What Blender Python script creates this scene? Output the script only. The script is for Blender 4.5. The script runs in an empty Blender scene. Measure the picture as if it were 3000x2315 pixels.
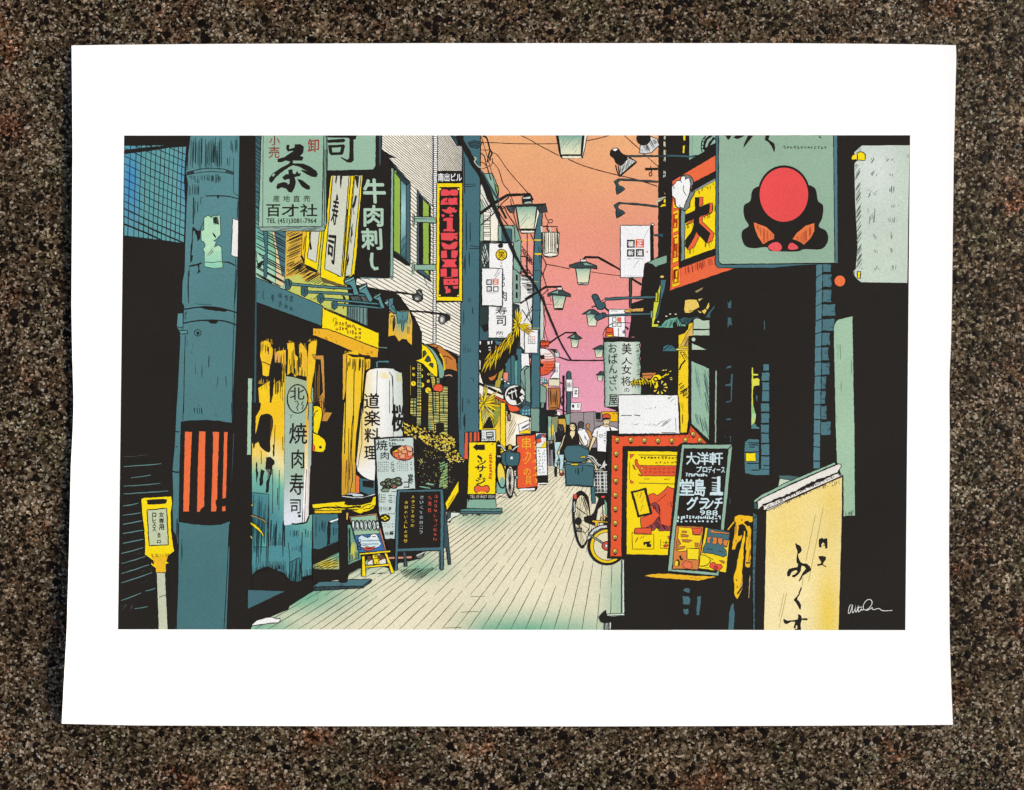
import bpy, math, random
import numpy as np
from mathutils import Vector
from mathutils.geometry import tessellate_polygon

random.seed(7)
S = bpy.context.scene
COL = S.collection

# ------------------------------------------------------------------ camera, sky, sun, exposure
MM = 0.000235                     # metres on the ground for one unit of the print's own grid
CX, CY = 1500.0, 1157.5           # middle of the view on that grid
CAM_H = 0.60
cam = bpy.data.cameras.new('camera')
cam.sensor_width = 36.0
cam.lens = 36.0 * CAM_H / (3000 * MM)
cam.clip_start = 0.01
cam.clip_end = 100.0
cam_o = bpy.data.objects.new('camera', cam)
cam_o.location = (0, 0, CAM_H)
COL.objects.link(cam_o)
S.camera = cam_o

SUN_EL, SUN_AZ = math.radians(28), math.radians(80)      # soft light from the right, a little from above
w = bpy.data.worlds.new('World')
S.world = w
w.use_nodes = True
nt = w.node_tree
sky = nt.nodes.new('ShaderNodeTexSky')
sky.sky_type = 'NISHITA'
sky.sun_disc = False
sky.sun_elevation = SUN_EL
sky.sun_rotation = SUN_AZ
sky.air_density = 1.0
sky.dust_density = 3.0
sky.ozone_density = 0.6
bg = nt.nodes['Background']
bg.inputs['Strength'].default_value = 0.055
nt.links.new(sky.outputs['Color'], bg.inputs['Color'])

sun = bpy.data.lights.new('sun', 'SUN')
sun.energy = 1.5
sun.angle = math.radians(11)
sun.color = (1.0, 0.89, 0.74)
sun_o = bpy.data.objects.new('sun', sun)
d = Vector((math.sin(SUN_AZ) * math.cos(SUN_EL), math.cos(SUN_AZ) * math.cos(SUN_EL), math.sin(SUN_EL)))
sun_o.rotation_euler = d.to_track_quat('Z', 'Y').to_euler()
sun_o.location = d * 3
COL.objects.link(sun_o)

S.view_settings.view_transform = 'Standard'
S.view_settings.look = 'None'
S.view_settings.gamma = 1.0
S.view_settings.exposure = 1.62

LIGHT = (1.28, 1.23, 1.205)           # light falling on the sheet, per channel (a printed colour is its seen colour over this)

# ------------------------------------------------------------------ the print: one flat mesh of ink per printed thing
PIC_L = [(398, 366), (760, 367), (1210, 367), (1400, 360), (1600, 355), (1846, 348)]
PIC_R = [(398, 2664), (600, 2659), (810, 2656), (1210, 2648), (1480, 2646), (1846, 2650)]


def interp(tab, t):
    if t <= tab[0][0]:
        return tab[0][1]
    for (a, b), (c, d_) in zip(tab, tab[1:]):
        if t <= c:
            return b + (d_ - b) * (t - a) / (c - a)
    return tab[-1][1]


def to_uv(x, y):
    l, r = interp(PIC_L, y), interp(PIC_R, y)
    u = (x - l) / (r - l)
    t0, t1 = 399 - u, 1842.5 + 2.5 * u
    return u, (y - t0) / (t1 - t0)


def from_uv(u, v):
    t0, t1 = 399 - u, 1842.5 + 2.5 * u
    y = t0 + v * (t1 - t0)
    l, r = interp(PIC_L, y), interp(PIC_R, y)
    return l + u * (r - l), y


def lin(c):
    c /= 255.0
    return c / 12.92 if c <= 0.04045 else ((c + 0.055) / 1.055) ** 2.4


_cc = {}


def rgb(h):
    if not isinstance(h, str):
        return h
    if h not in _cc:
        g = h[1:] if len(h) == 7 else ''.join(a * 2 for a in h[1:])
        n = int(g, 16)
        ch = (n >> 16, n >> 8 & 255, n & 255)
        gr = .3 * ch[0] + .59 * ch[1] + .11 * ch[2]
        _cc[h] = tuple(min(0.9, lin(v + (gr - v) * .06) / LIGHT[i]) for i, v in enumerate(ch))
    return _cc[h]


def mix(a, b, t):
    a, b = rgb(a), rgb(b)
    t = max(0.0, min(1.0, t))
    return tuple(p + (q - p) * t for p, q in zip(a, b))


K = '#292623'        # black ink
TILE = {}
for n_, (x_, y_) in dict(A1=(340, 390), A2=(740, 390), A3=(1140, 390), A4=(1540, 390), A5=(1920, 390), A6=(2260, 390),
                         B1=(340, 790), B2=(740, 790), B3=(1140, 790), B4=(1540, 790), B5=(1920, 790), B6=(2260, 790),
                         C1=(340, 1180), C2=(740, 1180), C3=(1140, 1180), C4=(1540, 1180), C5=(1740, 1180), C6=(2100, 1180)).items():
    TILE[n_] = (x_, y_, 420 / 1685)
for n_, x_ in dict(D1=340, D2=740, D3=1140, D4=1640, D5=1960, D6=2260).items():
    TILE[n_] = (x_, 1480, 420 / 1862)
TILE['S'] = (0, 0, 1.0)
_t = ['S']


def tile(n):
    _t[0] = n


def q(x, y):
    ox, oy, s = TILE[_t[0]]
    return ox + x * s, oy + y * s


def sc():
    return TILE[_t[0]][2]


def pts(s):
    """'A1: 10,20 30,40 B1: 5,6' -> points on the print's grid"""
    if not isinstance(s, str):
        return s
    out = []
    for k in s.split():
        if k.endswith(':'):
            _t[0] = k[:-1]
        else:
            a, b = k.split(',')
            out.append(q(float(a), float(b)))
    return out


def smooth(p, closed, n=5):
    m = len(p)
    out = []
    for i in range(m if closed else m - 1):
        if closed:
            a, b, c, e = p[i - 1], p[i], p[(i + 1) % m], p[(i + 2) % m]
        else:
            a, b, c, e = p[max(0, i - 1)], p[i], p[i + 1], p[min(m - 1, i + 2)]
        for k in range(n):
            t = k / n
            out.append(tuple(0.5 * (2 * b[j] + (c[j] - a[j]) * t + (2 * a[j] - 5 * b[j] + 4 * c[j] - e[j]) * t * t
                                    + (3 * b[j] - a[j] - 3 * c[j] + e[j]) * t ** 3) for j in (0, 1)))
    if not closed:
        out.append(p[-1])
    return out


def ragged(p, closed, amp, step=7.0):
    out = []
    m = len(p)
    for i in range(m if closed else m - 1):
        a, b = p[i], p[(i + 1) % m]
        ln = math.hypot(b[0] - a[0], b[1] - a[1])
        k = max(1, int(ln / step))
        nx, ny = ((a[1] - b[1]) / ln, (b[0] - a[0]) / ln) if ln > 0 else (0, 0)
        for j in range(k):
            t = j / k
            r = random.uniform(-amp, amp) if j else 0
            out.append((a[0] + (b[0] - a[0]) * t + nx * r, a[1] + (b[1] - a[1]) * t + ny * r))
    if not closed:
        out.append(p[-1])
    return out


CELL = 3
LAY = np.zeros((2315 // CELL + 2, 3000 // CELL + 2), np.int16)
STEP = 4.0e-6
PAPER_Z = 0.0012


class Ink:
    def __init__(self, name, parent=None, label=None):
        self.name, self.parent, self.label = name, parent, label
        self.v, self.c = [], []


INKS = []
cur = [None, None]        # the part being printed, the sub-part being printed
_grp = [None]


def part(name, label=None):
    k = Ink('printed_' + name, None, label)
    INKS.append(k)
    cur[0] = k
    cur[1] = k
    return k


def sub(name, label=None):
    k = Ink(name, cur[0], label)
    INKS.append(k)
    cur[1] = k
    return k


def use(k):
    cur[0] = k if k.parent is None else k.parent
    cur[1] = k


def clip_half(poly, f):
    out = []
    for i in range(len(poly)):
        a, b = poly[i - 1], poly[i]
        fa, fb = f(a), f(b)
        if (fa < 0) != (fb < 0):
            t = fa / (fa - fb)
            out.append(tuple(p + (r - p) * t for p, r in zip(a, b)))
        if fb >= 0:
            out.append(b)
    return out


def in_pic(tri):
    """tri: three (x, y, r, g, b); gives the triangles of it that lie inside the picture's edge"""
    uv = [to_uv(p[0], p[1]) + tuple(p[2:]) for p in tri]
    if all(0 <= p[0] <= 1 and 0 <= p[1] <= 1 for p in uv):
        return [tri]
    for f in (lambda p: p[0], lambda p: 1 - p[0], lambda p: p[1], lambda p: 1 - p[1]):
        uv = clip_half(uv, f)
        if len(uv) < 3:
            return []
    pp = [from_uv(p[0], p[1]) + tuple(p[2:]) for p in uv]
    return [(pp[0], pp[i], pp[i + 1]) for i in range(1, len(pp) - 1)]


def emit(tris):
    """one stroke or one area of ink; later ink lies on earlier ink"""
    good = []
    for t in tris:
        good += in_pic(t)
    if not good:
        return
    if _grp[0] is not None:
        _grp[0].append((cur[1], good))
        return
    put([(cur[1], good)])


def put(batch):
    boxes = []
    top = 0
    for _, good in batch:
        for t in good:
            xs = [p[0] for p in t]
            ys = [p[1] for p in t]
            b = (int(min(ys)) // CELL, int(max(ys)) // CELL + 1, int(min(xs)) // CELL, int(max(xs)) // CELL + 1)
            boxes.append(b)
            top = max(top, int(LAY[b[0]:b[1], b[2]:b[3]].max()))
    top += 1
    for b in boxes:
        LAY[b[0]:b[1], b[2]:b[3]] = top
    n = len(batch)
    for i, (k, good) in enumerate(batch):
        z = PAPER_Z + 2e-5 + STEP * (top + (i % 8) / 10)
        for t in good:
            for p in t:
                k.v.append(((p[0] - CX) * MM, (CY - p[1]) * MM, z))
                k.c.append((p[2], p[3], p[4], 1.0))


class group:
    def __enter__(self):
        _grp[0] = []

    def __exit__(self, *a):
        b, _grp[0] = _grp[0], None
        if b:
            put(b)


def tess(p):
    try:
        return [(p[i], p[j], p[k]) for i, j, k in tessellate_polygon([[Vector((a, b, 0)) for a, b in p]])]
    except Exception:
        return []


def P(s, col, w=0, oc=K, c=0, rag=0.6):
    """an area of flat colour, with an outline w wide"""
    p = pts(s)
    if c:
        p = smooth(p, True)
    elif rag:
        p = ragged(p, True, rag)
    if col is not None:
        k = rgb(col)
        emit([tuple(v + k for v in t) for t in tess(p)])
    if w:
        stroke(p, w, oc, closed=True)


def stroke(p, w, col, closed=False, taper=0.0):
    m = len(p)
    if m < 2:
        return
    k = rgb(col)
    L_, R_ = [], []
    for i in range(m):
        a = p[i - 1] if (i or closed) else p[i]
        b = p[(i + 1) % m] if (i < m - 1 or closed) else p[i]
        dx, dy = b[0] - a[0], b[1] - a[1]
        ln = math.hypot(dx, dy) or 1
        h = w / 2 * random.uniform(0.82, 1.18)
        if taper:
            t = i / (m - 1)
            h *= 1 - taper * abs(2 * t - 1) ** 2
        L_.append((p[i][0] - dy / ln * h, p[i][1] + dx / ln * h))
        R_.append((p[i][0] + dy / ln * h, p[i][1] - dx / ln * h))
    t = []
    for i in range(m if closed else m - 1):
        j = (i + 1) % m
        t.append((L_[i] + k, R_[i] + k, R_[j] + k))
        t.append((L_[i] + k, R_[j] + k, L_[j] + k))
    emit(t)


def L(s, w, col=K, c=0, rag=0.4, taper=0.0, closed=False):
    p = pts(s)
    if c:
        p = smooth(p, closed)
    elif rag:
        p = ragged(p, closed, rag, 12)
    stroke(p, w, col, closed, taper)


def R(x0, y0, x1, y1, col, w=0, oc=K, rag=0.6):
    P([q(x0, y0), q(x1, y0), q(x1, y1), q(x0, y1)], col, w, oc, rag=rag)


def E(cx, cy, rx, ry, col, w=0, oc=K, n=20, rot=0.0):
    p = []
    for i in range(n):
        a = 2 * math.pi * i / n
        x, y = rx * math.cos(a), ry * math.sin(a)
        p.append(q(cx + x * math.cos(rot) - y * math.sin(rot), cy + x * math.sin(rot) + y * math.cos(rot)))
    P(p, col, w, oc, rag=0)


def slice_tris(tris, cell):
    out = []
    for ax in (0, 1):
        nxt = []
        for t in tris:
            lo, hi = min(p[ax] for p in t), max(p[ax] for p in t)
            k0, k1 = int(math.floor(lo / cell[ax])), int(math.floor(hi / cell[ax] - 1e-9))
            if k1 <= k0:
                nxt.append(t)
                continue
            for k in range(k0, k1 + 1):
                pl = clip_half(list(t), lambda v: v[ax] - k * cell[ax])
                if len(pl) > 2:
                    pl = clip_half(pl, lambda v: (k + 1) * cell[ax] - v[ax])
                for i in range(1, len(pl) - 1):
                    nxt.append((pl[0], pl[i], pl[i + 1]))
        tris = nxt
    return tris


def F(s, fn, cell=16, w=0, oc=K, c=0, rag=0.5):
    """an area whose ink blends from place to place: fn(x, y) -> colour"""
    p = pts(s)
    if c:
        p = smooth(p, True)
    elif rag:
        p = ragged(p, True, rag, 14)
    if not isinstance(cell, tuple):
        cell = (cell, cell)
    tr = slice_tris(tess(p), cell)
    emit([tuple(v + tuple(rgb(fn(*v))) for v in t) for t in tr])
    if w:
        stroke(p, w, oc, closed=True)


def ramp(axis, *stops):
    st = [(a, rgb(b)) for a, b in stops]

    def fn(x, y):
        t = (x, y)[axis]
        if t <= st[0][0]:
            return st[0][1]
        for (a, ca), (b, cb) in zip(st, st[1:]):
            if t <= b:
                return mix(ca, cb, (t - a) / (b - a))
        return st[-1][1]
    return fn


def cuts(p, ox, oy, dx, dy):
    hit = []
    for i in range(len(p)):
        a, b = p[i - 1], p[i]
        fa = (a[0] - ox) * dy - (a[1] - oy) * dx
        fb = (b[0] - ox) * dy - (b[1] - oy) * dx
        if (fa < 0) != (fb < 0):
            t = fa / (fa - fb)
            x, y = a[0] + (b[0] - a[0]) * t, a[1] + (b[1] - a[1]) * t
            hit.append((x - ox) * dx + (y - oy) * dy)
    hit.sort()
    return list(zip(hit[::2], hit[1::2]))


def H(s, gap, ang, w=1.6, col=K, jit=0.3, brk=0.0, trim=0.0):
    """parallel pen strokes across an area"""
    p = pts(s)
    gap *= 0.85
    jit *= 0.5
    a = math.radians(ang)
    dx, dy = math.cos(a), math.sin(a)
    n = [-dy * x + dx * y for x, y in p]
    t = min(n) + gap * 0.5
    with group():
        while t < max(n):
            o = t + random.uniform(-jit, jit) * gap
            da = random.uniform(-1, 1) * jit * 0.03
            ddx, ddy = math.cos(a + da), math.sin(a + da)
            for u0, u1 in cuts(p, -dy * o, dx * o, ddx, ddy):
                ox, oy = -dy * o, dx * o
                ln = u1 - u0
                e0, e1 = u0 + ln * random.uniform(0, trim), u1 - ln * random.uniform(0, trim)
                if brk and random.random() < brk:
                    m = random.uniform(e0, e1)
                    segs = [(e0, m - ln * .04), (m + ln * .04, e1)]
                else:
                    segs = [(e0, e1)]
                for f0, f1 in segs:
                    if f1 - f0 > 1.5:
                        L([(ox + ddx * f0, oy + ddy * f0), (ox + ddx * f1, oy + ddy * f1)], min(w * 1.6, gap * .62), col, rag=0.25, taper=0.35)
            t += gap


def HV(s, vp, y_at, w=1.5, col=K, x_at=1140.0, brk=0.0):
    """pen strokes that run to a vanishing point; y_at: where they cross the line x = x_at"""
    p = pts(s)
    with group():
        for y in y_at:
            dx, dy = vp[0] - x_at, vp[1] - y
            ln = math.hypot(dx, dy)
            dx, dy = dx / ln, dy / ln
            for u0, u1 in cuts(p, x_at, y, dx, dy):
                if u1 - u0 < 2:
                    continue
                e = [(u0, u1)]
                if brk and random.random() < brk:
                    m = random.uniform(u0, u1)
                    e = [(u0, m - 4), (m + 4, u1)]
                for f0, f1 in e:
                    if f1 - f0 > 2:
                        L([(x_at + dx * f0, y + dy * f0), (x_at + dx * f1, y + dy * f1)], w, col, rag=0.3)


def fringe(x0, x1, y, h, col, gap=3.0, w=2.2, up=True):
    """dry-brush bristle marks along a horizontal edge (tile units)"""
    s_ = sc()
    with group():
        x = x0
        while x < x1:
            k = random.uniform(0.15, 1.0) * h
            L([q(x, y), q(x + random.uniform(-3, 3), y - k if up else y + k)], w * random.uniform(.6, 1.4), col, rag=0, taper=0.7)
            x += gap / s_ * random.uniform(.5, 1.6)


_gl = {}


def glyphs(text, off):
    key = (text, off)
    if key not in _gl:
        cu = bpy.data.curves.new('lettering', 'FONT')
        cu.body = text
        cu.offset = off
        cu.resolution_u = 2
        o = bpy.data.objects.new('lettering', cu)
        COL.objects.link(o)
        bpy.context.view_layer.update()
        ev = o.evaluated_get(bpy.context.evaluated_depsgraph_get())
        m = ev.to_mesh()
        m.calc_loop_triangles()
        v = [(a.co.x, a.co.y) for a in m.vertices]
        t = [tuple(a.vertices) for a in m.loop_triangles]
        ev.to_mesh_clear()
        bpy.data.objects.remove(o)
        bpy.data.curves.remove(cu)
        _gl[key] = (v, t)
    return _gl[key]


def T(text, x0, y0, x1, y1, col=K, off=0.0, slant=0.0, quad=None, em=False, wob=0.0):
    """lettering fitted to a box (or to a four-cornered patch); off thickens the strokes"""
    v, tr = glyphs(text, 0.0)
    if not v:
        return
    xs = [a for a, _ in v]
    ys = [b for _, b in v]
    a0, a1, b0, b1 = min(xs), max(xs), min(ys), max(ys)
    if a1 - a0 < 1e-6 or b1 - b0 < 1e-6:
        return
    cn = pts(quad) if quad else [q(x0, y0), q(x1, y0), q(x1, y1), q(x0, y1)]
    k = rgb(col)
    out = []
    for a, b in v:
        u, t = (a - a0) / (a1 - a0), (b1 - b) / (b1 - b0)
        u += slant * (0.5 - t)
        x = (cn[0][0] * (1 - u) + cn[1][0] * u) * (1 - t) + (cn[3][0] * (1 - u) + cn[2][0] * u) * t
        y = (cn[0][1] * (1 - u) + cn[1][1] * u) * (1 - t) + (cn[3][1] * (1 - u) + cn[2][1] * u) * t
        out.append((x + random.uniform(-wob, wob), y + random.uniform(-wob, wob)))
    hgt = math.hypot(cn[3][0] - cn[0][0], cn[3][1] - cn[0][1]) * 1.0 / max(.5, b1 - b0)
    r = max(0.0, off) * hgt * 0.9
    sh = [(0, 0)] if r < .15 else [(r, 0), (-r, 0), (0, r), (0, -r), (r * .7, r * .7), (-r * .7, -r * .7)]
    own = _grp[0] is None
    if own:
        _grp[0] = []
    for dx, dy in sh:
        emit([tuple((out[i][0] + dx, out[i][1] + dy) + k for i in t) for t in tr])
    if own:
        bt, _grp[0] = _grp[0], None
        if bt:
            put(bt)


def mark(x, y, w_, h_, col=K, lw=1.6, n=6):
    """a written mark too small or too rough to read: a few pen strokes in a cell (tile units)"""
    for _ in range(n):
        r = random.random()
        if r < .45:
            yy = y + random.uniform(.05, .95) * h_
            a = random.uniform(0, .35)
            L([q(x + a * w_, yy), q(x + random.uniform(.6, 1) * w_, yy + random.uniform(-.1, .06) * h_)], lw, col, rag=0)
        elif r < .8:
            xx = x + random.uniform(.1, .9) * w_
            L([q(xx, y + random.uniform(0, .4) * h_), q(xx + random.uniform(-.12, .06) * w_, y + random.uniform(.6, 1) * h_)], lw, col, rag=0)
        else:
            xx, yy = x + random.uniform(.3, .7) * w_, y + random.uniform(.2, .5) * h_
            sgn = random.choice((-1, 1))
            L([q(xx, yy), q(xx + sgn * .35 * w_, yy + .45 * h_)], lw, col, rag=0)


def marks(x0, y0, x1, y1, cols, rows, col=K, lw=1.5, n=5, fill=.78, skip=0.0):
    cw, ch = (x1 - x0) / cols, (y1 - y0) / rows
    with group():
        for i in range(cols):
            for j in range(rows):
                if random.random() >= skip:
                    mark(x0 + i * cw, y0 + j * ch, cw * fill, ch * fill, col, lw, n)


def blades(cx, cy, rays, col, lw=1.5, oc=K):
    """sword-shaped leaves from one point; rays: (x, y, width)"""
    for x, y, w_ in rays:
        a, b = q(cx, cy), q(x, y)
        dx, dy = b[0] - a[0], b[1] - a[1]
        ln = math.hypot(dx, dy) or 1
        nx, ny = -dy / ln * w_ / 2, dx / ln * w_ / 2
        m = (a[0] + dx * .45, a[1] + dy * .45)
        P([a, (m[0] + nx, m[1] + ny), b, (m[0] - nx, m[1] - ny)], col, lw, oc, rag=0)


# ------------------------------------------------------------------ printed picture: ground tone, sky, paving, far end
def gs(x, y, cx, cy, rx, ry):
    return math.exp(-((x - cx) / rx) ** 2 - ((y - cy) / ry) ** 2)


VP = (1806, 1232)
TEAL, DTEAL, MINT, CREAM, YEL, AMB = '#54858a', '#466870', '#97b8a0', '#f5eedb', '#fbdc10', '#f3bc22'
ORG, RED, CORAL, WHT, SAGE, PALE = '#f2673c', '#e9572f', '#f04e55', '#f4f3f0', '#d2d4bf', '#b9d8ba'

part('black_ground')
P('S: 330,380 2690,380 2690,1860 330,1860', K, rag=0)

part('sky', 'orange to pink evening sky')
F('S: 1395,380 1945,380 1945,1215 1395,1215',
  ramp(1, (398, '#f0ae78'), (540, '#f0a578'), (700, '#f0997f'), (860, '#ef948c'), (980, '#eb949e'), (1080, '#ec9cb2'), (1215, '#eb9eb5')),
  (40, 24), rag=0)

part('paving', 'cream paving with thin perspective joints')


def pav(x, y):
    c = rgb('#eae1c1')
    g = 0
    g = max(g, 1.0 * gs(x, y, 870, 1735, 170, 70), .85 * gs(x, y, 760, 1840, 130, 55))
    g = max(g, .7 * gs(x, y, 1040, 1640, 120, 50), .85 * gs(x, y, 1235, 1665, 80, 34))
    g = max(g, .55 * gs(x, y, 1400, 1512, 90, 32))
    g = max(g, 1.0 * gs(x, y, 1520, 1855, 300, 58) * min(1, max(0, (x - 1300) / 120)), .6 * gs(x, y, 1810, 1760, 50, 130))
    g = max(g, .5 * gs(x, y, 1240, 1620, 40, 40))
    return mix(c, '#69b08f', g)


F('S: 735,1846 742,1828 846,1785 850,1775 920,1731 1065,1650 1180,1560 1330,1480 1420,1440 1480,1390 1580,1352 1760,1345 1790,1400 1900,1600 1900,1850', pav, 14)
with group():
    for x0 in (560, 610, 660, 705, 745, 784, 828, 872, 906, 938, 971, 1006, 1050, 1086, 1127, 1169, 1210, 1252, 1293, 1333, 1370, 1411, 1452, 1495,
               1538, 1581, 1622, 1663, 1704, 1746, 1786):
        dx, dy = VP[0] - x0, VP[1] - 1844.0
        t = 0.0
        while t < 0.80:
            ln = random.uniform(.12, .38)
            e = min(t + ln, random.uniform(.66, .82))
            if e > t + .01:
                wob = random.uniform(-1.2, 1.2)
                L([(x0 + dx * t, 1844 + dy * t), (x0 + dx * (t + e) / 2 + wob, 1844 + dy * (t + e) / 2), (x0 + dx * e, 1844 + dy * e)],
                  2.0 - 1.1 * t, '#3d3a30', rag=.5, taper=.4)
            t = e + random.uniform(.006, .05 if x0 > 1000 else .02)
tile('D3')
for x, y, x1 in ((1055, 1188, 1240), (935, 1386, 1160), (715, 1590, 940)):
    L([q(x, y), q((x + x1) / 2, y - 6), q(x1, y - 8)], 1.6, '#4a473b')

part('far_wall')
P('C4: 522,112 1090,108 1090,525 940,530 700,520 525,500', '#9b8f92')
L('C4: 525,112 600,108 680,112 800,104 830,110', 2)
for x in (680, 800):
    L([(1540 + x * .2493, 1208), (1540 + x * .2493 + 1, 1300)], 1.5)
P('C4: 820,115 880,115 880,195 822,195', K)
L('C4: 830,212 900,218', 3)
P('C4: 888,105 1090,108 1090,222 990,222 905,150', '#f4b915', 2)
tile('C4')
E(1035, 130, 8, 8, K)
E(1070, 130, 8, 8, K)
P('C4: 260,740 330,735 330,445 255,445', '#9a9294', 1.5)
H('C4: 260,740 330,735 330,445 255,445', 4, 88, 1.2)

# ---- the far left row of buildings, behind the second pole
part('building', 'narrow cluttered buildings behind the second pole')
P('S: 1400,700 1470,700 1520,790 1540,900 1552,1000 1560,1215 1400,1215', '#31403f')
P('A3: 1065,560 1120,480 1215,480 1285,650 1285,1290 1065,1290', '#8fb39f', 2.5)
P('A3: 1190,900 1285,900 1285,1290 1190,1290', CREAM, 2)
P('A3: 1110,930 1190,930 1190,1290 1110,1290', CREAM, 2)
H('A3: 1110,930 1190,930 1190,1290 1110,1290', 4.6, 0, 1.3)
P('A3: 1070,600 1150,640 1200,860 1230,930 1150,940 1100,840 1070,760', '#e9e6d8', 1.5)
H('A3: 1070,600 1150,640 1230,930 1150,940 1070,760', 5, 60, 2.4, jit=.8, trim=.5)
P('A3: 1240,600 1285,650 1280,740 1255,690', '#7fa04c', 2)
P('A3: 1280,1090 1490,1088 1550,1250 1550,1685 B3: 1540,30 A3: 1460,1685 1462,1288 1280,1288', '#86aa98', 2.5)
P('A3: 1325,1130 1442,1130 1442,1285 1325,1285', '#3f626b', 2)
L('A3: 1440,1090 1475,1110 1480,1285 1530,1260', 3)
P('A3: 1075,1290 1178,1290 1178,1600 1075,1600', '#3a4a4a')
H('A3: 1080,1300 1178,1300 1178,1600 1080,1600', 4.5, 75, 2.2, '#c7cdbf', jit=.9, trim=.5)
H('A3: 1080,1300 1178,1300 1178,1600 1080,1600', 7, 115, 2.4, K, jit=.9, trim=.5)
P('B4: 0,80 95,80 110,400 205,470 218,830 90,860 -10,960 B3: 1540,900 1530,420 1450,400 1450,10', '#eceae4', 2)
P('B3: 1450,0 1480,0 1540,60 1540,395 1455,395', '#86a898', 2.5)
for y in (60, 165, 265):
    P('B3: 1488,%d 1512,%d 1512,%d 1488,%d' % (y, y + 6, y + 75, y + 70), K)
H('B3: 1545,0 1660,0 1690,220 1690,330 1560,180', 4.4, 8, 1.9, K)
H('B4: 10,150 85,150 85,290 20,290', 5, 2, 2.4, K)
L('B3: 1540,400 1690,310', 5)
L('B3: 1560,470 1685,660', 2.4)
L('B3: 1580,620 1690,460', 2.4)
L('B4: 5,330 70,640', 2.2)
L('B4: 5,560 90,400', 2)
P('B4: 160,360 200,380 215,560 210,800 160,880', '#c9d2c8', 2)
L('B4: 210,310 235,420 215,520 240,620 220,700 260,830', 1.8)
L('B4: 235,410 310,412', 1.5)
# below the white banners
P('B3: 1060,660 1165,660 1165,830 1330,815 1330,870 1060,830', '#3f626b')
P('B3: 1075,660 1165,640 1165,720 1120,740', K)
P('B3: 1060,830 1440,830 1440,1350 1060,1350', K)
for a in ('1155,845 1182,845 1182,880 1160,880', '1200,840 1215,840 1210,875 1200,870', '1170,910 1195,910 1195,922 1170,922', '1172,940 1196,940 1196,952 1172,952',
          '1060,840 1080,845 1078,880 1062,880', '1060,940 1080,960 1075,975 1060,965'):
    P('B3: ' + a, WHT)
P('B3: 1250,885 1290,930 1240,950', '#cf7a35', 1.5)
P('B3: 1245,840 1330,850 1330,890 1260,880', '#4d7780')
P('B3: 1330,960 1420,930 1560,930 1560,1380 1345,1390 1370,1150', '#47707a', 2)
P('B3: 1420,960 1440,960 1440,1360 1425,1360', '#345059')
P('B3: 1470,1030 1510,1030 1510,1400 1480,1400', '#5fa394', 1.5)
P('B3: 1470,990 1510,1005 1515,1060 1480,1080', K)
P('B3: 1550,985 1640,985 1660,1140 1600,1130 1555,1195', WHT, 2)
P('B3: 1545,1200 1600,1130 1665,1160 1672,1560 1555,1560', '#84a596', 2.5)
H('B3: 1550,1200 1600,1130 1665,1160 1665,1330 1560,1300', 6, 88, 1.6, K, jit=.7, trim=.5)
L('B3: 1555,1300 1640,1560', 2)
P('B3: 1550,1500 1675,1560 1675,1685 1570,1640', '#3d5a62', 2)
P('B3: 1320,1080 1365,1075 1325,1290 1300,1390 1235,1385 1270,1250', '#b3a53b', 1.5)
P('B3: 1345,1210 1400,1205 1400,1320 1340,1290', '#f08f78', 2)
P('B3: 1165,1200 1240,1150 1275,1200 1240,1290 1180,1300', '#cf7433', 2, c=1)
L('B3: 1150,1220 1170,1290 1220,1330 1270,1290 1290,1200', 3)
# pink-red shed roof, cream wall
P('B3: 1058,1180 1110,1345 1300,1395 1345,1470 1345,1560 1058,1560', CREAM, 2)
L('B3: 1060,1340 1340,1470', 7)
L('B3: 1110,1345 1130,1685', 2)
P('B3: 1058,1060 1080,1070 1078,1170 1062,1180', '#d9d7cc', 1.5)
P('B4: -10,1190 50,1130 60,1560 0,1600', '#84a596', 2)
P('B4: 0,1540 70,1580 65,1685 0,1685 C4: 0,170 55,150', '#3d5a62', 2)
marks(0, 60, 60, 150, 2, 3, '#7fc7d4', 2)

part('shop_front', 'yellow lit shop front beyond the second pole')
P('B3: 1058,1575 1365,1575 C3: 1370,470 1300,470 1240,320 1058,320', YEL, 2)
P('B3: 1150,1450 1390,1550 1370,1600 1200,1570', '#b99a3a', 2)
H('B3: 1200,1500 1380,1560 1370,1600 1210,1570', 3.6, 80, 1.3)
P('B3: 1220,1610 1310,1600 1310,1690 C3: 1300,170 1240,300 1215,150', '#8e9a3c', 1.5)
F('C3: 1250,330 1300,130 1310,110 1310,420 1260,460', ramp(1, (1200, '#c58a2d'), (1260, '#f4c73a'), (1300, '#f6d34a')), 12)
H('C3: 1140,60 1230,60 1225,230 1150,250', 6, 60, 1.5, K)


def glow(x, y):
    return mix('#d3a93c', '#fbf6e2', 1.25 * gs(x, y, 1540, 1265, 62, 70))


F('C3: 1370,95 1660,175 C4: 60,180 60,365 C3: 1490,375 1490,505 1370,505', glow, 9, 1.5)
H('C3: 1375,110 1560,160 1440,420 1375,490', 4.4, 118, 1.1, '#8a6a2a', trim=.4)
P('C3: 1308,0 1368,0 1370,1060 1310,1062', '#f8d51c', 2)
P('C3: 1265,850 1310,870 1370,900 1370,1062 1265,1062', '#7fb6a4', 1.5)
P('C3: 1520,255 1640,205 1660,220 C4: 40,170 50,360 C3: 1530,360', WHT, 2)
P('C3: 1530,340 1660,300 C4: 52,310 52,362 C3: 1530,362', '#f6cf1e', 1.5)
H('C3: 1550,250 1640,215 1650,330 1560,330', 7, 150, 1.6)
P('B3: 1140,1450 1240,1480 1390,1545 1480,1590 1560,1650 1500,1670 C3: 1550,95 1440,110 1410,90 1380,0 B3: 1370,1570 1230,1500', '#ee5a35', 2.5)
L('C3: 1405,90 1395,150 1400,210 1420,215 1425,150 1405,100', 4.5)
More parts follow.
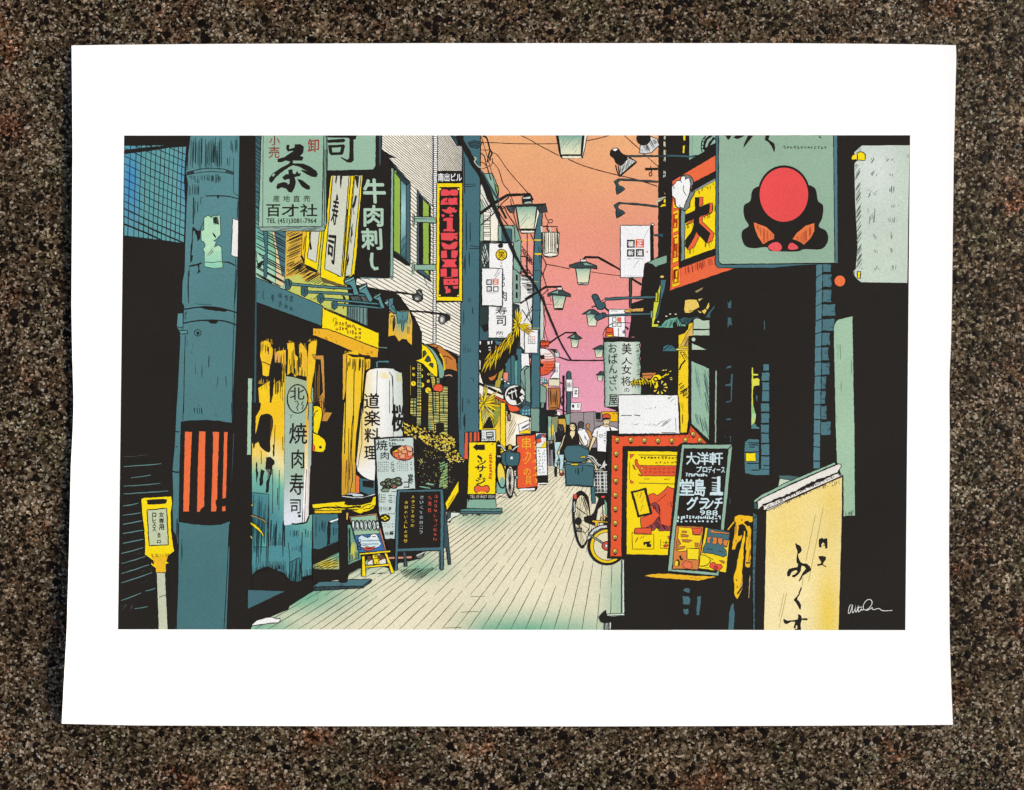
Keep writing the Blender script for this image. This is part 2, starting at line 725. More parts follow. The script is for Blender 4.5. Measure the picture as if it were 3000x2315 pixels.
P('C3: 1520,90 1600,20 1660,40 1670,150 1560,150', '#44656e', 2)
marks(1560, 80, 1670, 150, 3, 2, '#7cc3d3', 2)

part('round_sign', 'white ball sign with black brush mark')
tile('B3')
E(1478, 1478, 122, 122, '#eeece6', 3)
P('B3: 1420,1400 1520,1370 1560,1390 1540,1440 1580,1470 1530,1500 1560,1560 1500,1590 1490,1540 1430,1530 1400,1480 1370,1490 1390,1430', K)
L('B3: 1400,1460 1500,1420', 3, '#eeece6')
L('B3: 1440,1420 1450,1520', 2.5, '#eeece6')
L('B3: 1480,1400 1500,1500', 2.5, '#eeece6')
H('B3: 1500,1590 1580,1540 1600,1480 1590,1440 1550,1560', 4, 50, 1.2)
for x in (1322, 1362, 1402):
    tile('B3')
    E(x, 1290 + (x - 1322) * .6, 17, 13, WHT, 2, rot=.5)

part('lantern', 'red paper lantern behind the far pole')
F([(1540 + (195 + 150 * math.cos(a)) * .2493, 790 + (1085 + 160 * math.sin(a)) * .2493) for a in [i * math.pi / 14 for i in range(28)]],
  ramp(1, (1022, '#f6efe9'), (1045, '#f6e2da'), (1062, '#ee6a45'), (1100, '#e9532f')), 9, 2.5, rag=0)
tile('B4')
for y, h in ((985, 110), (1015, 130), (1045, 142), (1075, 148), (1110, 146), (1145, 136), (1180, 115)):
    L([q(195 + h * .2, y + 8), q(195 + h * .6, y + 12), q(195 + h * .95, y)], 1.6, '#7a2c1c')
P('B4: 168,1010 215,1000 225,1050 180,1060', K)
P('B4: 170,1100 215,1110 200,1150 175,1140', K)
P('B4: 175,840 280,838 268,912 180,918', RED, 2)
L('B4: 185,855 265,850', 3)
L('B4: 185,900 262,895', 3)
P('B4: 265,930 360,940 395,990 395,1030 350,1030 330,960', '#cfd6cf', 2)
P('B4: 290,935 355,945 375,985 330,975', '#333532')

part('house', 'brown timber house at the far end')
P('B4: 265,1395 405,1390 405,1580 385,1640 C4: 300,90 270,70', '#b9763c', 2.5)
H('B4: 270,1400 400,1395 400,1580 380,1620 280,1640', 5, 88, 2.2, K, jit=.7, trim=.4)
P('B4: 268,1290 398,1288 398,1372 268,1365', '#e8dfbf', 2)
P('B4: 170,1345 245,1390 240,1670 165,1625', '#84a898', 3)
P('B4: 240,1345 258,1340 262,1395 245,1400', '#f5d21d', 1)
P('B4: 170,1270 235,1275 260,1340 200,1350', '#4e7b82', 2)
marks(175, 1270, 250, 1330, 3, 2, '#bfe0e0', 2)
L('B4: 400,1330 440,1340 455,1400 440,1470 410,1530 430,1600', 4)
P('B4: 430,1245 460,1245 455,1685 C4: 440,250 430,250 B4: 432,1685', K)
P('C4: 60,60 165,65 160,340 65,335', '#7a9c8c', 2)
P('C4: 160,0 240,0 240,345 160,340', '#242c2c', 1)
P('C4: 185,0 215,0 210,60 180,60', '#7a9c8c', 1.5)
P('C4: 240,80 360,90 370,130 300,150 240,160', K)
P('C4: 370,95 410,120 405,150 370,145', WHT, 1)
P('C4: 260,160 300,160 300,440 262,440', '#8ab19d', 1.5)
P('C4: 300,170 380,160 370,440 300,440', '#8a8f6a', 1)
H('C4: 265,260 335,240 335,440 265,440', 8, 90, 3.2, '#f5cf22', jit=.5, trim=.3)
P('C4: 380,190 475,185 470,350 440,350 440,260 385,250', '#d8a53c', 2)
P('C4: 455,140 520,125 520,260 480,260', '#82ab98', 2)
L('C4: 300,60 370,60 520,130', 2.5)

part('utility_pole', 'third teal pole with yellow bands')
P('A4: 155,935 195,940 185,1260 183,1685 B4: 175,100 165,700 170,1200 165,1640 C4: 160,65 65,62 B4: 58,1500 68,1000 80,500 92,0 A4: 105,1200', '#47707a', 3)
H('A4: 110,1200 180,1200 B4: 165,300 80,600', 9, 86, 1.5, '#26363a', jit=.9, trim=.6)
H('B4: 70,900 160,900 160,1630 65,1630', 9, 90, 1.5, '#26363a', jit=.9, trim=.7)
tile('A4')
for y, hh in ((1262, 7), (1425, 9)):
    P([q(106, y - hh), q(184, y - hh), q(184, y + hh * .6), q(150, y + hh * 1.6), q(106, y + hh * .6)], '#f2c81e', 0)
L('A4: -60,1262 110,1262', 2.6, '#f0c43a')
L('B4: 98,15 168,15', 1.5)
L('B4: 100,140 150,150', 1.8, '#c9b63a')
L('B4: 80,475 165,485', 1.5)
L('B4: 70,690 165,690', 1.6, '#b9b23a')
L('B4: 75,1000 165,1005', 1.5)

part('far_pole')
P('B4: 482,1215 500,1195 520,1200 532,1220 528,1690 480,1690', '#40626b', 2.5)
P('B4: 435,1245 458,1245 452,1320 450,1685 440,1685', K)


def squares(boxes, chars='極正新道', ch=WHT, fill=True, lw=1.4, solid=None):
    for i, b in enumerate(boxes):
        x0, y0, x1, y1 = b
        red = i == 1
        c_ = RED if red else K
        if fill:
            R(x0, y0, x1, y1, c_, rag=.4)
            m = (x1 - x0) * .16
            T(chars[i], x0 + m, y0 + m, x1 - m, y1 - m, ch, .03)
        else:
            R(x0, y0, x1, y1, solid if red and solid else None, lw, c_, rag=.2)


part('hanging_sign', 'small white sign on the far pole')
P('B4: -14,700 145,710 140,982 -12,980', WHT, 2)
tile('B4')
squares([(30, 792, 62, 825), (76, 790, 108, 822), (30, 842, 62, 872), (76, 840, 110, 872)], fill=False, lw=2)
part('hanging_sign', 'white sign beside the red lantern')
P('B4: 345,1090 400,1090 395,1282 288,1280 345,1190', WHT, 1.8)
tile('B4')
squares([(325, 1150, 345, 1172), (350, 1148, 372, 1170), (322, 1185, 344, 1206), (350, 1183, 373, 1206)], fill=False, lw=1.6)
part('hanging_sign', 'white sign high on the far thin pole')
P('B4: 475,1290 552,1290 552,1433 477,1433', WHT, 1.8)
tile('B4')
squares([(490, 1335, 508, 1355), (515, 1330, 535, 1352), (490, 1362, 508, 1382), (516, 1360, 536, 1382)], fill=False, lw=1.8)
part('hanging_sign', 'small white sign against the pink sky')
P('B4: 555,1386 622,1386 615,1508 548,1506', WHT, 1.6)
tile('B4')
marks(573, 1420, 606, 1470, 2, 2, K, 2.4, 5)
part('hanging_sign', 'lowest white sign by the far wall')
P('B4: 530,1566 650,1566 645,1656 530,1652', WHT, 1.6)
tile('B4')
E(556, 1605, 14, 22, K)
E(617, 1600, 10, 20, None, 1.5)

# ---- wires across the sky
part('overhead_wires')
DW = '#4b2326'
for s_, w_ in (('A3: 1075,120 1250,120 1420,130 1685,134 A4: 200,133 372,132', 2.4), ('A3: 1540,30 1690,105 A4: 120,130 390,272', 2.2),
               ('A4: 500,312 650,380 850,442 1100,505 1300,552 1545,632', 2.8), ('A4: 715,97 850,70 980,33', 2.4), ('A4: 1150,30 1340,200', 2.4),
               ('A4: 1430,290 1555,400', 2.2), ('A3: 1210,240 1270,262 1380,420 1480,540 1640,720', 2.4), ('A3: 1215,340 1290,440 1340,600 1410,690 1465,835', 2.4),
               ('A3: 1085,50 1130,200 1190,410 1240,600 1280,770', 1.8), ('A3: 1070,235 1120,280 1145,380 1200,560', 3), ('A3: 1075,350 1110,355 1140,390', 2.4),
               ('A4: 225,945 240,1000 265,1045 250,1100 258,1150', 2.4), ('A4: 190,1450 240,1548 212,1640 205,1690', 2.4), ('A4: 240,1546 380,1570 515,1600', 2.2),
               ('A4: 770,1635 940,1660 1115,1680', 2.2), ('B4: 185,20 225,130 245,200', 2), ('B4: 280,300 300,380', 1.6), ('B4: 245,215 265,270', 1.6),
               ('A3: 1430,780 1450,900 1560,1290', 1.8), ('A3: 1360,870 1390,950 1480,1080', 2.4), ('A3: 1290,930 1330,1000 1400,1090', 3),
               ('A4: 60,1190 105,1290', 2), ('A4: 20,1190 20,1670', 2), ('A3: 1560,1330 1685,1500', 1.6), ('A4: 0,1560 80,1680', 1.8)):
    L(s_, w_, DW if 'A4: 5' in s_ or 'A4: 7' in s_ else '#2b1d1c', c=1)
tile('A4')
E(290, 1040, 27, 20, None, 2.4)
L('A3: 1100,37 1150,70 1185,200 1210,240 1185,300 1190,330', 5, c=1)
L('A3: 1190,200 1165,290 1155,350', 4, c=1)
L('A3: 1215,300 1210,370 1170,400 1090,430', 2.2, c=1)
L('A3: 1075,200 1130,208 1200,200', 2, c=1)
for x, y in ((1575, 1385), (1590, 1415), (1600, 1445), (1640, 1480), (1660, 1500)):
    tile('A3')
    E(x, y, 12, 12, None, 1.6)
for x, y in ((20, 1470), (45, 1500), (60, 1520), (78, 1538)):
    tile('A4')
    E(x, y, 12, 12, None, 1.6)
L('A3: 1545,1450 1615,1460 1625,1685', 3)
L('B4: 390,1028 500,1066 700,1070 912,1068', 4.2)
# ------------------------------------------------------------------ printed street lamps
def lamp(roof, glass, base, arm, aw, y0, y1, top=None, ow=2.6, vent=None):
    part('street_lamp')
    if arm:
        sub('arm')
        for a, k in ((arm, aw),) if isinstance(arm, str) else arm:
            L(a, k)
    sub('lamp_glass')
    F(glass, ramp(1, (y0, '#7fae9c'), (y0 + (y1 - y0) * .4, '#c3d3b5'), (y1, '#efe8c6')), 10, ow * 1.25)
    H(glass, 5, -52, 1.0, '#6a8f80', jit=.9, trim=.9)
    sub('lamp_roof')
    if roof:
        P(roof, '#3d4c4d', ow)
    if top:
        P(top, '#86aa9a', 1.2)
    if base:
        P(base, '#dfe0cf', ow * 1.3)


lamp(None, 'A4: 378,30 668,30 648,262 412,262', None, None, 0, 400, 455)
P('A4: 352,30 382,30 414,258 404,285', K, 1)
P('A4: 668,30 690,30 668,262 642,262', K)
P('A4: 688,30 722,30 676,268 660,268', '#f2efe2', 2.4)
P('A4: 408,258 662,256 680,300 430,310 404,285', K)
P('A4: 430,276 648,276 655,300 432,302', '#ece6cc')

lamp(None, 'A3: 1490,862 A4: 132,862 100,1132 A3: 1532,1132', None,
     (('A3: 1070,952 1180,870 1285,798 1390,735 1650,725 A4: 50,740 80,800', 8.5), ('A3: 1082,1085 1230,950 1330,830 1410,755', 3.4)), 0, 605, 672)
P('A3: 1365,862 1500,846 1685,842 A4: 235,832 240,870 A3: 1690,866 1480,870 1380,872', '#2c3435', 2)
P('A3: 1380,872 1480,872 1472,945 1425,938', '#4a5a5b', 2)
H('A3: 1380,872 1480,872 1472,945 1425,938', 3, 50, 1.2)
P('A4: 135,870 235,838 256,935 168,938', '#4a5254', 2.2)
H('A4: 135,870 235,838 256,935 168,938', 3, 120, 1.2)
P('A4: 138,890 162,940 112,1135 98,1132', '#f0eddd', 2.6)
P('A3: 1522,1128 A4: 116,1132 110,1182 A3: 1555,1188', K)
P('A3: 1545,1154 A4: 100,1156 98,1172 A3: 1558,1175', '#f0ecd8')
P('A3: 1565,760 1620,722 A4: 40,735 72,770 78,830 A3: 1570,835', '#26282a', 1.5)
P('A3: 1570,765 A4: 55,752 55,775 A3: 1575,778', '#cfd0c6')
P('A3: 1590,820 A4: 60,808 70,828 A3: 1590,835', '#a7bdb0')

lamp('A4: 515,1552 650,1515 712,1515 832,1562 840,1602 770,1590 575,1592 518,1582', 'A4: 582,1575 765,1575 B4: 737,160 610,160',
     'B4: 606,160 740,160 727,180 618,180', 'A4: 678,1492 700,1462 850,1465 960,1525 1112,1612', 6.5, 783, 830, 'A4: 672,1535 710,1525 800,1560 690,1560')
P('A4: 645,1490 710,1490 710,1515 645,1515', '#e7e4d6', 2)
lamp('B4: 258,285 380,235 420,240 525,292 528,325 470,312 310,298 262,322', 'B4: 310,298 480,298 437,458 335,458', 'B4: 332,458 440,458 434,474 338,472',
     (('B4: -5,352 60,312 150,262 235,208 410,204 428,240', 6.5), ('B4: 180,318 270,235', 2.4)), 0, 864, 905, 'B4: 300,275 380,245 380,285')
P('B4: 370,212 425,212 425,240 372,240', '#e3e2d8', 1.8)
lamp('B4: 484,802 572,756 590,756 666,812 610,826 530,812', 'B4: 527,808 630,812 606,918 543,916', None,
     (('B4: 278,866 370,800 470,742 585,742 595,760', 5), ), 0, 992, 1018, 'B4: 510,800 572,765 572,805', 2.2)
lamp('B4: 655,530 745,470 800,470 870,520 850,530 700,525', 'B4: 712,524 850,524 826,666 735,664', None, None, 0, 921, 955, 'B4: 700,520 760,480 760,518', 2.4)
lamp('B4: 776,935 880,888 912,894 912,940', 'B4: 806,938 910,938 896,1032 826,1032', None, None, 0, 1024, 1046, None, 2.2)
lamp('B4: 820,1236 880,1204 914,1212 914,1244', 'B4: 835,1242 908,1242 896,1310 850,1310', None, (('B4: 860,1210 880,1195 914,1198', 2.5),), 0, 1099, 1116, None, 2)

# caged canister lamp on the third pole
part('canister_lamp')
P('A4: 200,1170 390,1170 384,1420 370,1450 290,1468 210,1450 202,1420', '#f3ecd4', 2.6)
H('A4: 204,1172 386,1172 380,1415 206,1415', 4.4, 90, 1.6, K, jit=.2)
P('A4: 222,1425 290,1410 365,1420 370,1440 290,1455 225,1445', '#f4efdf', 2, c=1)
L('A4: 190,1100 380,1105', 3)
L('A4: 190,1170 185,1100', 5, '#cfcabb')
L('A4: 275,1110 290,1130 290,1165', 4, '#d8d2c0')
L('A4: 365,1120 372,1160 400,1190', 3)
L('A4: 255,1100 250,1130 275,1160', 2.6)
P('A4: 355,1310 382,1310 380,1355 355,1355', '#e7e0c8', 1.5)
# ------------------------------------------------------------------ printed picture: left side
part('window', 'blue gridded window at the left edge')


def pane(x, y):
    return mix(mix('#5e9da1', '#6aa6a6', .5 * gs(x, y, 540, 520, 60, 200)), '#3f8fca', max(.9 * gs(x, y, 386, 540, 22, 110), .5 * gs(x, y, 540, 530, 14, 90)))


F('A1: 90,152 862,152 830,560 805,1302 520,1258 90,1205', pane, 9, rag=0)
tile('A1')
sub('lattice')
with group():
    for a, b in ((180, 145), (247, 215), (308, 270), (365, 328), (425, 384), (482, 436), (540, 490), (592, 540), (643, 592), (693, 642), (743, 700), (792, 750)):
        L([q(a, 150), q(a + (b - a) * .5, 650), q(b, 1290)], 2.4)
    for y in (-70, 10, 90, 180, 272, 362, 450, 540, 628, 716, 803, 890, 980):
        L([q(100, y), q(460, y + 172), q(860, y + 345)], 3.6 if y in (890,) else 2.4)
L('A1: 100,1072 330,1165 540,1262', 5)
L('A1: 100,980 500,1160 815,1300', 3.4)
P('A1: 90,1205 330,1240 520,1256 820,1300 820,1400 90,1400', K, rag=0)
P('A1: 90,205 400,170 640,148 870,145 850,165 620,180 400,218 90,255', K)
P('A1: 90,20 890,20 868,155 640,150 90,158', K)
P('A1: 832,150 870,150 845,560 830,700 850,800 822,1310 802,1310 820,850 806,560', K)

part('utility_pole', 'large teal pole in the foreground with striped band')


def pol(x, y):
    return mix('#5a8b8f', '#477378', (y - 420) / 1400)


F('A1: 886,30 1456,30 1455,700 1440,1000 1430,1560 B1: 1432,100 1418,650 1390,1300 1375,1520 C1: 1375,240 1340,1410 680,1410 680,1040 672,800 700,500 720,60 B1: 735,1420 765,800 752,720 720,670 735,515 805,508 810,430 785,390 790,150 815,20 A1: 822,1300 838,850 855,600 830,470', pol, 60, 0, rag=0)
F('D1: 742,0 1495,0 1480,600 1440,1620 780,1620 805,1150 822,500 760,480', pol, 60, 0, rag=0)
sub('pole_grain')
H('A1: 890,45 1260,45 1255,440 840,450 860,200', 4.6, 91, 2.0, '#27383b', jit=.6, trim=.25)
H('A1: 1080,150 1260,160 1255,410 1110,400', 3.6, 90, 1.8, '#22302f', jit=.6, trim=.3)
H('A1: 1350,60 1450,50 1430,260 1340,240', 4, 90, 1.8, '#27383b', jit=.7, trim=.4)
H('A1: 1300,270 1370,270 1350,420 1310,380', 3.6, 90, 2, '#27383b', jit=.7, trim=.3)
H('A1: 845,500 1250,490 1250,600 1000,560 980,640', 4, 90, 2.2, '#27383b', jit=.6, trim=.4)
H('A1: 850,600 1000,610 980,740 860,760', 3.2, 90, 2, '#27383b', jit=.6, trim=.3)
H('A1: 920,760 1030,750 990,900 950,1000 925,1060', 4.5, 92, 2.6, '#1f2c2d', jit=.6, trim=.3)
H('A1: 1090,490 1250,480 1240,600 1120,590', 3.4, 90, 2, '#22302f', jit=.6, trim=.4)
sub('pole_line')
L('A1: 835,468 1000,430 1150,420 1280,432 1390,470', 2.2, c=1)
L('A1: 835,500 1000,468 1150,460 1290,470 1390,495', 2.2, c=1)
P('A1: 835,468 920,450 930,475 840,500', '#33383a')
P('A1: 1290,440 1390,470 1390,495 1300,470', '#33474a')
L('A1: 1390,300 1388,700 1450,750 1450,800', 1.8, '#2c3f42')
L('A1: 1065,745 1200,742 1330,750 1450,780', 3, c=1)
P('A1: 1190,735 1215,730 1220,765 1200,775', K)
L('A1: 920,760 915,1075', 3.4)
L('A1: 1040,1040 1000,1130 990,1180', 2)
P('A1: 905,1110 930,1115 935,1150 912,1160 908,1330 895,1440 915,1440 905,1500 880,1535 885,1330 900,1250', K)
P('A1: 930,1118 965,1150 1002,1150 998,1240 965,1280 955,1210 935,1170', K)
L('A1: 865,1570 910,1560 960,1550 1015,1530', 5)
P('A1: 960,1550 1000,1520 985,1570 990,1620 1005,1630 960,1660 978,1600', K)
L('A1: 1255,1520 1320,1520 1380,1545 1430,1575', 5, taper=.6)
L('A1: 865,1590 870,1690', 2)
L('A1: 1440,800 1430,1000', 2.5, '#2c3f42')
L('A1: 1410,1480 1420,1690', 2, '#2c3f42')
L('B1: 860,20 855,200 862,400', 4, taper=.5)
L('B1: 1415,0 1400,300 1395,600 1380,1000 1372,1685', 2.6, '#2f4447')
H('B1: 1405,0 1430,0 1420,400 1395,400', 3, 95, 1.6, '#2f4447', jit=.8)
L('B1: 940,405 1130,415', 1.6, '#33494c')
L('B1: 810,470 950,448 1100,440 1250,460 1425,508', 4, c=1)
P('B1: 985,448 1100,440 1240,455 1310,480 1300,498 1170,488 1060,470', K)
L('B1: 800,632 950,605 1120,595 1280,608 1415,650', 4, c=1)
P('B1: 1000,605 1200,600 1205,625 1170,640 1120,635 1090,612', K)
P('B1: 735,515 805,510 790,690 720,668', '#5a8f93', 2)
L('B1: 795,510 795,700', 2)
P('B1: 750,720 845,714 848,752 765,760', '#5e9296', 3)
L('B1: 825,770 815,1000 800,1685', 2.4)
H('B1: 815,500 850,490 830,590 810,610', 4, 110, 2, K)
tile('B1')
E(968, 745, 40, 38, None, 2.4)
P('B1: 950,730 990,732 985,765 960,772', '#22302f')
for x, y, x1, y1, w_ in ((850, 830, 848, 900, 2.2), (905, 870, 910, 915, 1.5), (890, 960, 895, 985, 3), (1100, 1010, 1095, 1150, 4), (940, 1115, 945, 1240, 2.6), (1020, 1115, 1015, 1270, 2.6),
                         (1210, 1250, 1190, 1385, 2.2), (1295, 1250, 1305, 1370, 2.6), (985, 1580, 970, 1610, 3), (920, 1630, 925, 1670, 3), (1010, 1625, 1012, 1685, 4)):
    tile('B1')
    L([q(x, y), q(x1, y1)], w_, '#33494c', taper=.5)
for x in (930, 960, 985, 1012):
    tile('C1')
    L([q(x, 60), q(x + 6, 130)], 4, '#22302f', taper=.5)
L('C1: 1180,120 1185,165', 1.6, '#33494c')
L('C1: 800,0 795,210', 2)
L('C1: 1365,0 1372,240', 2)
L('C1: 705,338 755,344', 3)
L('C1: 710,515 730,518', 3)
L('C1: 672,805 710,815 750,815', 4)
H('C1: 690,1250 735,1250 735,1685 700,1685', 5, 92, 2.6, '#223033', jit=.6, trim=.5)
H('D1: 750,60 815,60 810,470 760,480', 4, 91, 3.4, '#223033', jit=.6, trim=.3)
P('D1: 742,300 800,420 818,640 808,1150 775,1620 700,1620 690,900', K)
H('D1: 825,320 900,500 880,760 830,830', 4, 90, 1.8, '#2c4043', jit=.8, trim=.4)
L('D1: 822,230 812,1000 790,1610', 3)
L('D1: 1480,240 1450,900 1410,1610', 2.4)
sub('striped_band')
P('C1: 770,222 900,206 1060,202 1230,212 1380,240 1350,1390 1240,1430 1100,1440 900,1425 742,1400 755,700', K)
L('C1: 1390,360 1370,900 1350,1400', 2, '#4b5c5d')
for a in ('820,340 900,345 880,800 865,1275 798,1275 808,800', '985,336 1058,338 1050,800 1042,1215 1000,1250 990,1278 960,1280 968,800',
          '1145,342 1218,346 1200,900 1195,1130 1175,1155 1190,1230 1180,1275 1125,1275 1140,800 1150,440', '1278,344 1318,346 1305,900 1298,1115 1258,1125 1270,700',
          '1255,1220 1290,1210 1295,1270 1255,1272'):
    P('C1: ' + a, '#f4703f')
sub('torn_paper')
P('A1: 1040,1000 1090,970 1130,1000 1150,975 1228,970 1238,1200 1190,1250 1150,1270 1190,1285 1160,1350 1210,1320 1245,1345 1262,1585 1215,1590 1195,1570 1150,1595 1050,1575 1045,1400 1030,1370 1058,1330 1040,1285 1010,1270 1005,1160 1040,1140', '#b0dcb7', 2)
F('A1: 1050,1400 1240,1380 1258,1580 1150,1590 1050,1570', ramp(1, (740, '#a5d8b5'), (790, '#8bcfb2')), 12)
P('A1: 1145,1000 1200,985 1215,1080 1150,1060', '#3b423c')
H('A1: 1135,985 1210,980 1218,1090 1145,1075', 3, 88, 1.6, K, jit=.7)
P('A1: 1140,1165 1185,1220 1180,1240 1150,1210', K)
H('A1: 1080,1440 1140,1360 1155,1400 1100,1450', 4, 125, 2, '#6a5048')
L('A1: 1050,1520 1140,1525 1255,1512', 1.8)
L('A1: 1170,1310 1230,1240', 3, '#4f8084')
sub('white_sticker')
P('A1: 1378,1008 1448,1030 1440,1462 1385,1455 1358,1430', '#eceae6', 2.4)
H('A1: 1400,1030 1440,1040 1436,1440 1390,1430', 7, 90, 1.1, '#888', jit=.9, trim=.8)
P('A1: 1458,30 1652,30 1650,1560 B1: 1648,1540 C1: 1600,1190 1590,1690 1330,1690 1400,240 B1: 1388,1300 1432,500 A1: 1436,1500 1442,1000', K, rag=0)
P('D1: 1500,0 1760,0 1750,900 1720,1090 1712,1340 1800,1290 1862,1270 1862,1500 1700,1630 1442,1630 1480,700', K, rag=0)

part('street_sign', 'yellow street sign on a short post')
for y, x1, w_ in ((628, 380, 1.2), (735, 540, 2.6), (868, 420, 2.2), (965, 530, 2.4), (1055, 620, 2.6)):
    tile('C1')
    x0 = 185 if y == 868 else 100
    L([q(x0, y + (14 if y != 628 else 4)), q((x0 + x1) / 2, y), q(x1, y - 20)], w_, '#5f8786' if w_ > 1.5 else '#555', rag=.6, taper=.3)
for y, y1, x1, w_ in ((1210, 1178, 270, 2.6), (1322, 1290, 300, 2.4), (1428, 1385, 310, 3), (1535, 1495, 330, 3), (1650, 1600, 330, 3)):
    tile('C1')
    L([q(90, y), q(200, (y + y1) / 2 + 2), q(x1, y1)], w_, '#5f8786', rag=.6, taper=.3)
for x0, y, x1, y1, w_ in ((80, 625, 360, 548, 3), (80, 755, 400, 660, 2.4), (80, 885, 440, 770, 2.6), (78, 1005, 478, 872, 3), (390, 1112, 520, 1075, 2.4), (75, 1235, 335, 1135, 2.4), (250, 1340, 420, 1312, 2.4)):
    tile('D1')
    L([q(x0, y), q((x0 + x1) / 2, (y + y1) / 2 + 4), q(x1, y1)], w_, '#5f8786', rag=.6, taper=.3)
for a in ('100,820 300,760 320,730 110,800', '310,850 480,820 470,860 320,860', '240,1040 490,930 480,970 250,1030', '70,1280 220,1240 230,1350 75,1370', '160,640 340,590 330,640 180,650'):
    H('D1: ' + a, 4, 115, 1.0, '#4c4c48', jit=.8, trim=.5)
sub('post')
P('D1: 535,870 650,870 685,1620 560,1620', '#c6ccae', 2.4)
H('D1: 530,880 565,880 585,1620 556,1620', 3.4, 89, 1.8, '#6c7068', jit=.7, trim=.3)
L('D1: 570,1190 660,1160', 1.8)
sub('sign_plate')
P('C1: 302,1130 330,1112 660,1094 672,1180 655,1290 D1: 725,120 728,330 768,595 690,660 660,720 705,745 650,770 655,868 525,870 525,820 460,770 470,735 500,765 490,720 380,640 385,500 370,300 345,100 C1: 310,1250', YEL, 3)
P('D1: 470,660 650,650 690,640 655,740 655,866 528,868 530,800 490,700', AMB)
H('D1: 440,630 700,625 690,660 470,680', 3.4, 70, 1.2, '#7a4d18', jit=.8)
P('C1: 385,1140 590,1130 600,1165 575,1185 395,1195 378,1170', K, c=1)
P('D1: 505,765 495,735 470,735 480,760', K)
P('D1: 672,735 690,700 700,720 690,745', K)
P('D1: 412,60 668,38 690,512 440,524', '#c3cba6', 3)
sub('lettering')
tile('D1')
for i, ch in enumerate('ロレスス'):
    T(ch, 482, 98 + i * 62, 528, 150 + i * 62, K, .04)
for i, ch in enumerate('女専用'):
    T(ch, 568, 88 + i * 80, 632, 155 + i * 82, K, .03)
T('旦', 545, 360, 588, 415, K, .04)
T('口', 545, 450, 588, 490, K, .05)

part('board', 'narrow mint board beside the shop')
P('B1: 1556,1275 1610,1278 1600,1690 C1: 1595,612 1543,614 1552,100', '#a3c7ac', 2)

# ---- shop wall between the pole and the tea sign
part('wall', 'teal striped wall behind the tea sign')
F('A2: 42,30 400,30 385,1690 B2: 385,235 45,100', ramp(1, (398, '#3f6068'), (600, '#4a757b'), (690, '#6fb2a0'), (760, '#93cfb2'), (850, '#bfe0c2')), 22, rag=0)
H('A2: 42,30 110,30 90,1130 45,1130', 8.5, 38, 2.2, K, jit=.2)
P('A2: 260,1165 400,1165 388,1690 350,1690 300,1450', '#4a6f78', 1)
P('A2: 185,1165 240,1165 290,1400 320,1690 270,1690 235,1420', '#8cc09a')
P('A2: 235,1165 262,1165 305,1400 355,1690 B2: 380,60 B2: 375,215 275,165 280,0 A2: 275,1400', '#e4cf9d', 1.6)
H('A2: 50,1165 395,1165 388,1690 B2: 385,225 48,90', 11, 29, 2.2, K, jit=.25)
P('A2: 130,1160 185,1160 175,1690 B2: 160,100 140,95 A2: 130,1440 160,1430', '#466d76', 2)
P('A2: 50,1390 145,1500 95,1560 70,1600 60,1500', '#a9d4b4', 2)
P('A2: 60,1540 140,1495 100,1590 70,1590', K)

part('shop_canopy', 'yellow green canopy wall with brown hatching')
P('A2: 400,1160 870,1160 820,1690 B2: 1090,90 1135,330 1120,560 830,440 388,235 388,60', '#c5ca60')
P('A2: 405,1160 640,1160 590,1500 690,1620 810,1640 800,1690 B2: 800,90 640,150 560,60 390,100', '#e3b440')
H('A2: 405,1165 630,1165 585,1400 400,1650', 3.6, -24, 1.9, K, jit=.5, trim=.2)
H('A2: 580,1480 700,1620 810,1640 800,1690 B2: 820,100 900,160 840,190 600,150 570,60 400,80 A2: 400,1640', 3.8, -32, 2.4, K, jit=.5, trim=.15)
H('A2: 400,1560 580,1500 690,1630 B2: 700,100 600,60', 5, -36, 2.4, K, jit=.5, trim=.2)
H('B2: 830,170 1000,200 960,250 860,230', 4.5, -30, 2, K, jit=.6, trim=.3)
H('B2: 690,350 770,300 760,360', 4, -45, 1.8, K, jit=.6)
P('A2: 590,1160 660,1160 620,1560 580,1450', AMB, 1.5)
H('A2: 595,1165 655,1165 630,1400 590,1400', 3.4, 96, 1.7, K, jit=.7, trim=.4)
P('A2: 565,1450 590,1440 640,1560 770,1625 760,1650 640,1600', K)
P('A2: 640,1160 820,1160 770,1620 612,1545', YEL, 2.4)
P('A2: 692,1160 792,1160 752,1528 648,1470', SAGE, 2)
P('A2: 668,1170 692,1170 688,1280 705,1370 680,1378 672,1300', K)

part('signboard', 'yellow framed restaurant sign with white face')
P('A2: 925,505 1142,505 1195,505 1155,1690 B2: 1085,90 1075,195 800,95 A2: 805,1600 820,1400', YEL, 2.6)
P('A2: 948,505 1140,505 1045,1690 1000,1685 B2: 1020,75 A2: 850,1600', SAGE, 2.4)
L('A2: 1160,505 1065,1690', 2.4)
L('A2: 1118,900 1060,1690', 2)
P('A2: 1195,505 1302,500 1255,1180 1200,1690 B2: 1195,50 1160,90 1085,80', YEL, 2.4)
P('A2: 1208,505 1278,505 1245,900 1165,1670 1095,1690', SAGE, 2.2)
P('B2: 800,95 1075,195 1090,180 1120,230 830,150', '#6a5a3a')
sub('lettering')
P('A2: 1000,710 1012,790 990,800 985,750', K)
T('寿', 0, 0, 0, 0, K, .012, quad='A2: 955,770 1025,790 990,1090 922,1075')
P('A2: 985,505 1000,505 988,600 975,590', K)
P('A2: 1030,510 1060,510 1050,600 1040,670 1030,590', K)
T('司', 0, 0, 0, 0, K, .02, quad='A2: 900,1205 985,1210 960,1560 882,1450')
